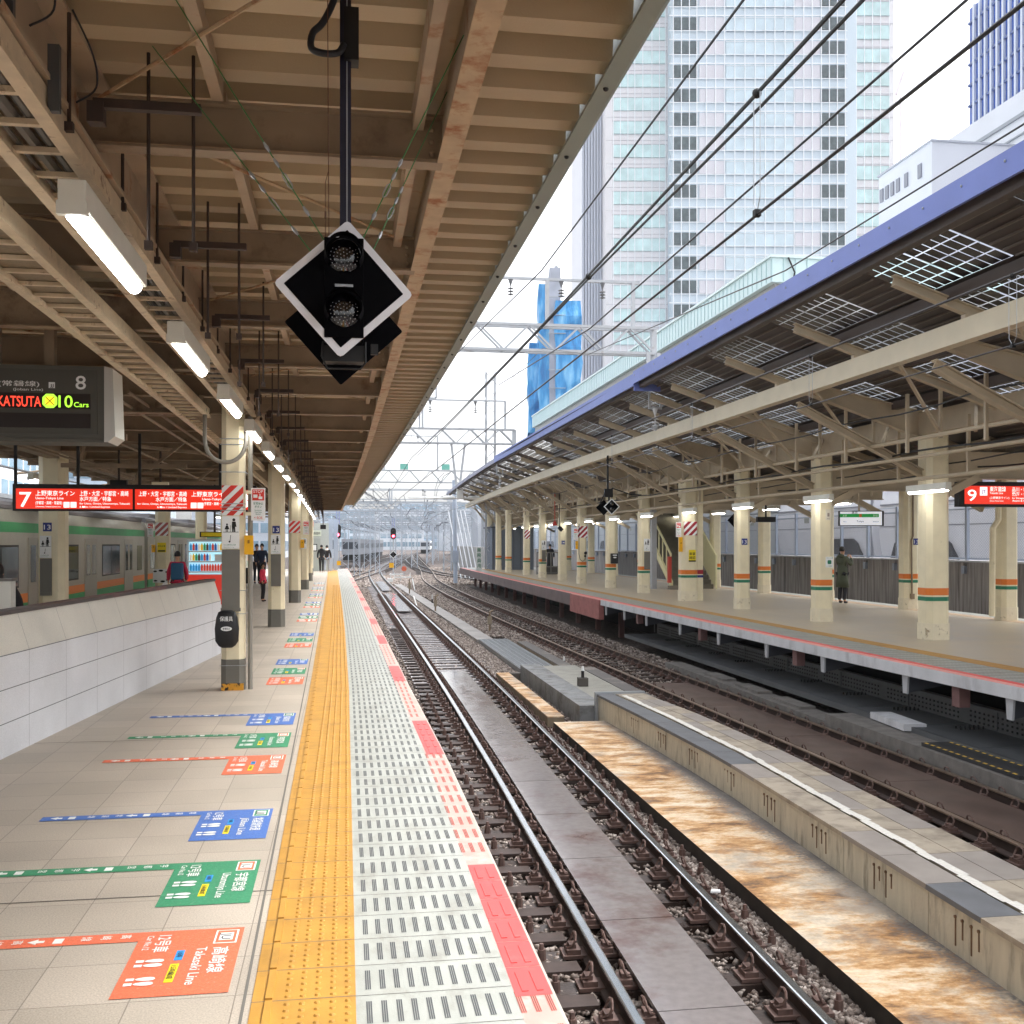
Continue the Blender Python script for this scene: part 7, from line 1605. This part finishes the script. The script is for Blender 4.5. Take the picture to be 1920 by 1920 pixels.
# blue wrapped tower under construction
tarp = bpy.data.materials.new('blue_tarpaulin'); tarp.use_nodes = True; n_ = tarp.node_tree.nodes; l_ = tarp.node_tree.links; P_ = n_['Principled BSDF']
g_ = n_.new('ShaderNodeNewGeometry'); mp_ = n_.new('ShaderNodeMapping'); mp_.inputs['Scale'].default_value = (1,1,.22); l_.new(g_.outputs['Position'], mp_.inputs[0]); t_ = n_.new('ShaderNodeTexNoise'); t_.inputs['Scale'].default_value = .9; t_.inputs['Detail'].default_value = 6; l_.new(mp_.outputs[0], t_.inputs['Vector'])
r_ = n_.new('ShaderNodeValToRGB'); e = r_.color_ramp.elements; e[0].position = .35; e[0].color = (*H('1f74b4'),1); e[1].position = .68; e[1].color = (*H('8cc8ec'),1); x_ = e.new(.5); x_.color = (*H('3795d2'),1); l_.new(t_.outputs[0], r_.inputs[0]); l_.new(r_.outputs[0], P_.inputs['Base Color']); P_.inputs['Roughness'].default_value = .5
bp = n_.new('ShaderNodeBump'); bp.inputs['Strength'].default_value = .8; bp.inputs['Distance'].default_value = .5; l_.new(t_.outputs[0], bp.inputs['Height']); l_.new(bp.outputs[0], P_.inputs['Normal'])
o = thing('wrapped_building', (0,0,-1), 'building under construction wrapped in bright blue sheets left of the tower', 'building', rz=-TH); D1 = 165.; L1 = lambda px: (px-960)/2000*D1; Zp = lambda py: 1.77+1-(py-1018)/2000*D1
b = MB(); rr = random.Random(3)
def skin(pxa, pxb, pya, pyb, dep, n=8):
    b = MB(); 
    for i in range(n+1):
        z = Zp(pyb)+(Zp(pya)-Zp(pyb))*i/n; j = rr.uniform(-.25,.25); k = rr.uniform(-.25,.25)
        b.v += [(L1(pxa)+j,D1+dep,z),(L1(pxb)+k,D1+dep+rr.uniform(-.4,.4),z),(L1(pxb)+k,D1+dep+9,z),(L1(pxa)+j,D1+dep+9,z)]
    for i in range(n):
        for a in range(4): b.f.append((4*i+a,4*i+(a+1)%4,4*i+4+(a+1)%4,4*i+4+a)); b.m.append(0)
    b.f.append(tuple(4*n+a for a in range(4))); b.m.append(0); return cbuild(b, 'blue_sheet', tarp, o)
skin(1011,1030,532,800,0); skin(990,1013,640,810,1); skin(1040,1089,566,800,-1); skin(1028,1042,600,800,.5)
b = MB(); b.box(L1(1030),L1(1051),D1-.5,D1+8,Zp(820),Zp(503)); cbuild(b, 'concrete_core', M('core_grey', H('a6abb8'), .6, var=.15, vs_=.5), o); b = MB(); b.box(L1(1040),L1(1046),D1,D1+3,Zp(505),Zp(498)); 
for i in range(7): b.box(L1(1028),L1(1060),D1-1.2,D1-.9,Zp(560+34*i),Zp(559+34*i))
cbuild(b, 'scaffold_pipes', galv, o)
b = MB(); b.box(lx(1688,600),lx(1690,600),600,602,0,255); b.bar((lx(1680,600),600,255),(lx(1694,600),600,268),1.5,1.5); b.bar((lx(1676,600),600,247),(lx(1686,600),600,262),.8,.8)
o = thing('tower_crane', (0,0,-1), 'faint red and white tower crane in the sky right of the tower', 'crane', rz=-TH); b2 = MB(); b2.v, b2.f, b2.m = b.v, b.f, b.m; cbuild(b2, 'crane_mast', M('crane_pale', H('e6dce4'), .6), o)
# buildings at left behind the train and far skyline
def block(name, x0, x1, y0, y1, z1, m, label, fl=3.6, wn=M('far_window', H('8aa4b5'), .2, var=.2, vs_=.4), bay=3.0, zb=-1.3):
    o = thing(name, ((x0+x1)/2,(y0+y1)/2,zb), label, 'building'); MB().box(x0,x1,y0,y1,zb,z1).build('wall', m, o); z = zb+1.5; k = 0
    while z < z1-2:
        b = MB(); b.box(x1,x1+.08,y0+1,y1-1,z,z+fl*.55); b.box(x0+1,x1-1,y0-.08,y0,z,z+fl*.55)
        for j in range(int((y1-y0)/bay)): b.box(x1+.08,x1+.14,y0+1+bay*j,y0+1.4+bay*j,z,z+fl*.55,1)
        for j in range(int((x1-x0)/bay)): b.box(x0+1+bay*j,x0+1.4+bay*j,y0-.14,y0-.08,z,z+fl*.55,1)
        b.build('window_row', [wn, m], o); z += fl
    return o
wb = M('hazed_white_block', H('dde2e8'), .55, var=.03, vs_=.3); bb = M('hazed_blue_block', H('c6d4e2'), .5, var=.04, vs_=.3); gb = M('hazed_grey_block', H('ccd2da'), .55, var=.04, vs_=.3)  # block colours lightened to paint in distance haze
block('white_office_building', -60, -40, 60, 150, 24, wb, 'white office building with blue windows seen under the left roof edge')
block('office_building', -75, -30, 160, 200, 34, bb, 'pale blue office block behind the left platforms')
block('office_building', -30, -12, 220, 260, 9, gb, 'grey office block beyond the near platform end, left of the tracks')
block('office_building', -9, 2, 420, 460, 17, bb, 'distant pale block left of the vanishing tracks'); block('office_building', 14, 34, 460, 500, 16, wb, 'distant white block above the vanishing tracks'); block('office_building', 38, 60, 400, 440, 17, gb, 'distant grey block right of the vanishing tracks'); block('office_building', 70, 100, 380, 430, 18, bb, 'distant pale blue block behind the far canopy end'); block('office_building', -40, -14, 400, 440, 22, wb, 'tall white distant block left of the portals'); block('office_building', 30, 40, 230, 300, 9, gb, 'low grey block beside the right hand tracks'); block('office_building', 27, 60, 520, 560, 21, M('hazed_blue_far', H('b9cde2'), .5), 'distant blue block above the converging tracks')
block('office_building', 2, 30, 640, 680, 22, M('hazed_pale_far', H('cdd9e6'), .5), 'farthest pale block straight over the vanishing tracks')  # pale wall colour has the haze painted in
# neighbouring platforms at left
o = thing('neighbour_canopy', (-14,60,0), 'grey roofed neighbouring platform behind the green train', 'canopy'); nc = M('neighbour_roof', H('8a8a90'), .6, var=.08); b = MB(); b.extr([(-19.5,3.3),(-15.5,2.75),(-11.2,3.3),(-11.2,3.42),(-15.5,2.88),(-19.5,3.42)], (0,14,0), (1,0,0), (0,0,1), (0,90,0)); b.build('roof_sheet', nc, o); b = MB()
for i in range(14): b.box(-15.65,-15.35,16+6*i-.15,16+6*i+.15,0,2.8)
b.build('columns', pale_gantry, o); b = MB(); b.box(-19,-11.5,14,104,-1.3,0); b.build('platform_slab', conc, o); b = MB()
for i in range(40): b.bar((-19.3,15+2.2*i,3.2),(-11.3,15+2.2*i,3.2),.06,.1)
b.build('rafters', M('neighbour_rafter', H('5c5654'), .6), o)
b = MB(); b.sweep([(-.02,-.02),(.02,-.02),(.02,.1),(-.02,.1)], [(-11.2,14,3.3),(-11.2,104,3.3)]); b.build('gutter', galv, o)
o = thing('neighbour_canopy', (-28,60,0), 'second neighbouring platform roof further left', 'canopy'); b = MB(); b.box(-34,-24,10,110,3.6,3.8); b.build('roof_sheet', nc, o); b = MB()
for i in range(14): b.box(-29.2,-28.8,12+7*i-.2,12+7*i+.2,0,3.6)
b.build('columns', pale_gantry, o); MB().box(-34,-24,10,110,-1.3,0).build('platform_slab', conc, o)
# curved catenary beams seen between roof and train
for i, (xa, za, yb) in enumerate(((-9.5,3.9,14),(-10.4,4.1,14))):
    b = MB(); b.tube([(xa,yb,za),(xa+.3,60,za),(xa+1.5,110,za)], .03, 6); tag(b.build('overhead_wire', wire_m), ['lower','upper'][i]+' overhead wire above the green train', 'overhead wire')
for i in range(5):
    y = 20+9*i; o = thing('catenary_bracket', (-9.3,y,3.5), 'dark catenary bracket above the green train, %s from the left' % ['first','second','third','fourth','fifth'][i], 'bracket'); MB().tube([(-6.9,y,3.6),(-8.2,y,4.1),(-9.6,y,4.25),(-10.9,y,4.1)], .045, 6).build('bracket_tube', beam_dark, o); insulator(-9.5, y, 4.2, .3, o)
# ================================================================ people
skin_m = M('skin', H('c99a7c'), .55, var=.03); hair_m = M('black_hair', H('17130f'), .5)
def skinmesh(name, J, E, root, mat, parent, sub=1):
    me = bpy.data.meshes.new(name); me.from_pydata([j[0] for j in J], E, []); o = bpy.data.objects.new(name, me); C.objects.link(o)
    md = o.modifiers.new('s', 'SKIN'); md.use_smooth_shade = True
    for i, j in enumerate(J): me.skin_vertices[0].data[i].radius = j[1] if isinstance(j[1], tuple) else (j[1], j[1]); me.skin_vertices[0].data[i].use_root = (i == root)
    sb = o.modifiers.new('u', 'SUBSURF'); sb.levels = sub; sb.render_levels = sub
    bpy.context.view_layer.update(); dg = bpy.context.evaluated_depsgraph_get(); m2 = bpy.data.meshes.new_from_object(o.evaluated_get(dg))
    bpy.data.objects.remove(o); bpy.data.meshes.remove(me); m2.materials.clear(); m2.materials.append(mat)
    q = bpy.data.objects.new(name, m2); C.objects.link(q); q.parent = parent
    for p in m2.polygons: p.use_smooth = True; p.material_index = 0
    return q
def person(x, y, rz, h, label, top, legs, shoes, coat=.0, arms='down', stride=.0, puff=.022, hair=hair_m, hood=None, bag=None, z=0, hair_long=False):
    """faces -Y before the turn rz; all lengths for a 1.7 m figure, scaled"""
    o = thing('person', (x,y,z), label, 'person', rz=rz); k = h/1.7
    S = lambda a, c, e: (a*k, c*k, e*k)
    st = stride
    hipz = .90; J = []; E = []
    def add(p, r, link=None):
        J.append((S(*p), r*k if not isinstance(r, tuple) else (r[0]*k, r[1]*k))); 
        if link is not None: E.append((link, len(J)-1))
        return len(J)-1
    pel = add((0,0,.93), (.115,.095)); wst = add((0,0,1.08), (.105,.085), pel); ch = add((0,.0,1.27), (.125,.095), wst); nk0 = add((0,.01,1.41), (.06,.055), ch); nk = add((0,.0,1.47), .048, nk0)
    hd = add((0,-.01,1.55), (.066,.075), nk); tp = add((0,-.005,1.63), (.06,.07), hd)
    arm_idx = {}
    for s in (-1, 1):
        sh = add((s*.165,.01,1.36), .052, ch)
        if arms == 'phone' : el = (s*.24,-.12,1.14); wr = (s*.08,-.30,1.36); fg = (s*.03,-.32,1.46)
        elif arms == 'back': el = (s*.23,.06,1.12); wr = (s*.14,-.1,.98); fg = (s*.10,-.16,.96)
        else: el = (s*.23,.03-.06*st*s,1.12); wr = (s*.24,-.05-.12*st*s,.90); fg = (s*.24,-.08-.14*st*s,.82)
        e_ = add(el, .042, sh); w_ = add(wr, .028, e_); pv = Vector(fg)-Vector(wr); pn = pv.normalized(); pm = Vector(wr)+pn*.05
        pm_i = add(tuple(pm), .030, w_); side = pn.cross(Vector((1,0,0))).normalized() if abs(pn.x) < .9 else Vector((0,1,0))
        for q in range(4):
            f0 = pm+side*(.021*(q-1.5))+pn*.03; f1 = f0+pn*(.035+.008*(1.5-abs(q-1.5)))+Vector((-s*.008,0,0)); a_ = add(tuple(f0), .0085, pm_i); add(tuple(f1), .007, a_)
        a_ = add(tuple(pm+side*-.035+pn*-.005), .009, pm_i); add(tuple(pm+side*-.05+pn*.025), .008, a_)
        arm_idx[s] = (sh, e_, w_)
    leg_idx = {}
    for s in (-1, 1):
        f = st*s; hp = add((s*.085,0,.86), .088, pel); kn = add((s*.09,-.02-.16*f,.49), .058, hp); an = add((s*.09,.02-.28*f+(.06 if f < 0 else 0),.09), .038, kn); bl_ = add((s*.095,-.10-.28*f+(.06 if f < 0 else 0),.035), .034, an); leg_idx[s] = (hp, kn, an, bl_)
    body = skinmesh('body', J, E, 0, skin_m, o)
    def sub(idx, grow, name, mat, extra=None, root=0, shrink=None):
        mp = {v: i for i, v in enumerate(idx)}; j2 = []
        for v in idx:
            r = J[v][1]; r = r if isinstance(r, tuple) else (r, r); j2.append((J[v][0], (r[0]+grow*k, r[1]+grow*k)))
        e2 = [(mp[a], mp[c]) for a, c in E if a in mp and c in mp]
        if extra:
            for (p, r, lk) in extra: j2.append((S(*p), (r[0]*k, r[1]*k))); e2.append((lk, len(j2)-1))
        return skinmesh(name, j2, e2, root, mat, o)
    ti = [pel, wst, ch, nk0]+[i for s in (-1,1) for i in arm_idx[s]]
    ex = [((0,0,.84),(.13,.11),0)]
    sub(ti, puff, 'coat' if coat else 'jacket', top, ex)
    li = [pel]+[i for s in (-1,1) for i in leg_idx[s][:3]]; sub(li, .014, 'trousers', legs)
    for s in (-1, 1):
        a = J[leg_idx[s][2]][0]; c = J[leg_idx[s][3]][0]; skinmesh('shoe', [((a[0],a[1]+.02*k,.05*k),(.045*k,.05*k)),((c[0],c[1]-.02*k,.038*k),(.042*k,.036*k))], [(0,1)], 0, shoes, o)
    b = MB(); n1, n2 = 14, 8; cz = 1.60*k; R = .098*k
    for j in range(n2+1):
        t = math.pi*.62*j/n2
        for i in range(n1):
            a = 2*math.pi*i/n1; dy = math.sin(a); 
            zz_ = cz+R*math.cos(t)*1.15
            if dy < -.3 and math.cos(t) < .35: zz_ = cz+R*.40
            b.v.append((R*.88*math.sin(t)*math.cos(a), R*1.04*math.sin(t)*dy+.012*k, zz_))
    for j in range(n2):
        for i in range(n1): b.f.append((j*n1+i,(j+1)*n1+i,(j+1)*n1+(i+1)%n1,j*n1+(i+1)%n1)); b.m.append(0)
    b.build('hair', hair, o, smooth=True, local=True)
    if hair_long: MB().ball((0,.06*k,1.48*k), .09*k, sc=(.9,.6,1.5)).build('long_hair', hair, o, smooth=True, local=True)
    b = MB(); b.ball((-.028*k,-.083*k,1.575*k), .009*k, nu=6, nv=4); b.ball((.028*k,-.083*k,1.575*k), .009*k, nu=6, nv=4); b.build('eyes', matte_black, o, local=True)
    b = MB(); b.ball((0,-.092*k,1.548*k), .013*k, nu=6, nv=5, sc=(.8,1,1.2)); b.ball((-.072*k,0,1.56*k), .02*k, sc=(.4,.7,1.1), nu=6, nv=5); b.ball((.072*k,0,1.56*k), .02*k, sc=(.4,.7,1.1), nu=6, nv=5); b.build('nose_and_ears', skin_m, o, smooth=True, local=True)
    b = MB(); b.ball((0,-.083*k,1.515*k), .016*k, sc=(1,.4,.3), nu=6, nv=4); b.build('mouth', M('lips', H('a8605a'), .5), o, local=True)
    if coat:
        b = MB(); N = 20; hem = .93-coat; rows = [(1.12,.15,.115),(1.0,.165,.13),(.93-coat*.5,.185,.15),(hem,.21,.17),(hem+.01,.19,.15)]
        for (zq, ra, rb) in rows:
            for i in range(N): a = 2*math.pi*i/N; f = 1+.03*math.sin(5*a); b.v.append((ra*f*math.cos(a)*k, rb*f*math.sin(a)*k, zq*k))
        for j in range(len(rows)-1):
            for i in range(N): b.f.append((j*N+i,(j+1)*N+i,(j+1)*N+(i+1)%N,j*N+(i+1)%N)); b.m.append(0)
        b.build('coat_skirt', top, o, smooth=True, local=True)
    if hood: b = MB(); b.ball((0,.07*k,1.42*k), .11*k, sc=(1.1,.8,.6)); b.build('hood', hood, o, smooth=True, local=True)
    return o
nv = M('navy_jacket', H('1f2a44'), .7, var=.1); bk = M('black_cloth', H('1b1b20'), .75, var=.15, vs_=10); ol = M('olive_parka', H('4c5240'), .75, var=.08, vs_=8); pk_ = M('magenta_jacket', H('c8264c'), .7, var=.08); rd = M('bright_red_coat', H('e03050'), .6, var=.06); jn_ = M('dark_trousers', H('23232b'), .7); sh_ = M('dark_shoes', H('15151a'), .5); gy = M('pale_grey_trousers', H('a3abb8'), .7); wt_s = M('white_sneakers', H('d8d8dc'), .5)
person(14.44, 29.4, math.radians(115), 1.66, 'person in a long olive parka holding both hands to the face by a far column', ol, jn_, sh_, coat=.45, arms='phone', hood=ol)
person(12.35, 63.6, math.radians(170), 1.70, 'person in long black clothes standing left of the pair on the far platform', bk, bk, sh_, coat=.7)
person(12.95, 62.5, math.radians(80), 1.68, 'person in black with a backpack half hidden by a far column', bk, nv, sh_, arms='back')
person(-3.45, 46.5, 0, 1.74, 'man in a navy jacket walking towards the camera on the near platform', nv, jn_, sh_, stride=.5)
person(-3.75, 47.6, math.radians(20), 1.72, 'person in dark jacket with white hood just behind the navy jacket man', bk, jn_, sh_, hood=white_paint)
person(-2.42, 33.0, math.radians(75), 1.17, 'child in a bright red coat beside the second pillar', rd, bk, sh_, coat=.08)
person(-1.32, 64.5, math.radians(178), 1.66, 'person all in black walking away at the near platform end', bk, bk, wt_s, stride=.6, hood=bk)
person(-1.02, 65.4, math.radians(172), 1.64, 'companion in black top and pale trousers at the near platform end', bk, gy, wt_s, stride=-.5, hood=white_paint)
bp_o = person(-4.15, 27.9, math.radians(190), 1.56, 'person in a magenta jacket standing by the vending machine', pk_, jn_, sh_, coat=.1)
person(-4.5, 14.9, math.radians(200), 1.62, 'person in a black puffer jacket with back turned at the left frame edge', bk, jn_, sh_, coat=.15, z=-.12, puff=.07, hood=bk, hair_long=True)
def pack(x, y, z, w, h, m, name, label, cat):
    b = MB(); b.prism([(x-w/2,y-.1),(x+w/2,y-.1),(x+w/2,y+.06),(x-w/2,y+.06)], z, z+h); tag(b.build(name, m, bevel=.04), label, cat)
pack(-4.12, 27.68, .85, .3, .42, M('blue_pack', H('2a5f86'), .6), 'backpack', 'blue backpack on the person in the magenta jacket', 'backpack')
pack(12.78, 62.35, .95, .32, .42, bk, 'backpack', 'black backpack on the person half hidden by a far column', 'backpack')
b = MB(); b.ball((-4.42,27.7,.62), .12, sc=(.8,.5,1.4)); tag(b.build('shopping_bag', white_paint, smooth=True), 'white shopping bag held beside the magenta jacket', 'shopping bag')
o = thing('suitcase', (-4.2,46.2,0), 'tall black suitcase standing left of the navy jacket man', 'suitcase'); MB().box(-4.25,-3.85,46.1,46.35,.06,.72).build('shell', matte_black, o, bevel=.03); MB().tube([(-4.15,46.2,.72),(-4.15,46.2,1.0),(-3.95,46.2,1.0),(-3.95,46.2,.72)], .012, 6).build('handle', galv, o)
b = MB()
for a in (-4.2,-3.9): b.ball((a,46.22,.03), .03, nu=6, nv=4)
b.build('wheel', rubber, o)
b = MB(); b.ball((14.22,29.12,1.46), .035, sc=(.6,.4,1.1), nu=6, nv=4); tag(b.build('phone', matte_black), 'dark phone held up by the person in the olive parka', 'phone')

# ================================================================ haze
b = MB(); b.box(-320, 320, -40, 760, -2.6, 300); hz_o = b.build('haze', []); tag(hz_o, 'thin pale haze filling the air over the tracks and city', 'haze', kind='stuff')
hm = bpy.data.materials.new('haze_air'); hm.use_nodes = True; hm.node_tree.nodes.clear(); pv = hm.node_tree.nodes.new('ShaderNodeVolumePrincipled'); pv.inputs['Color'].default_value = (.93,.96,1,1); pv.inputs['Density'].default_value = .00025; pv.inputs['Anisotropy'].default_value = .2; mo = hm.node_tree.nodes.new('ShaderNodeOutputMaterial'); hm.node_tree.links.new(pv.outputs[0], mo.inputs['Volume']); hz_o.data.materials.append(hm)
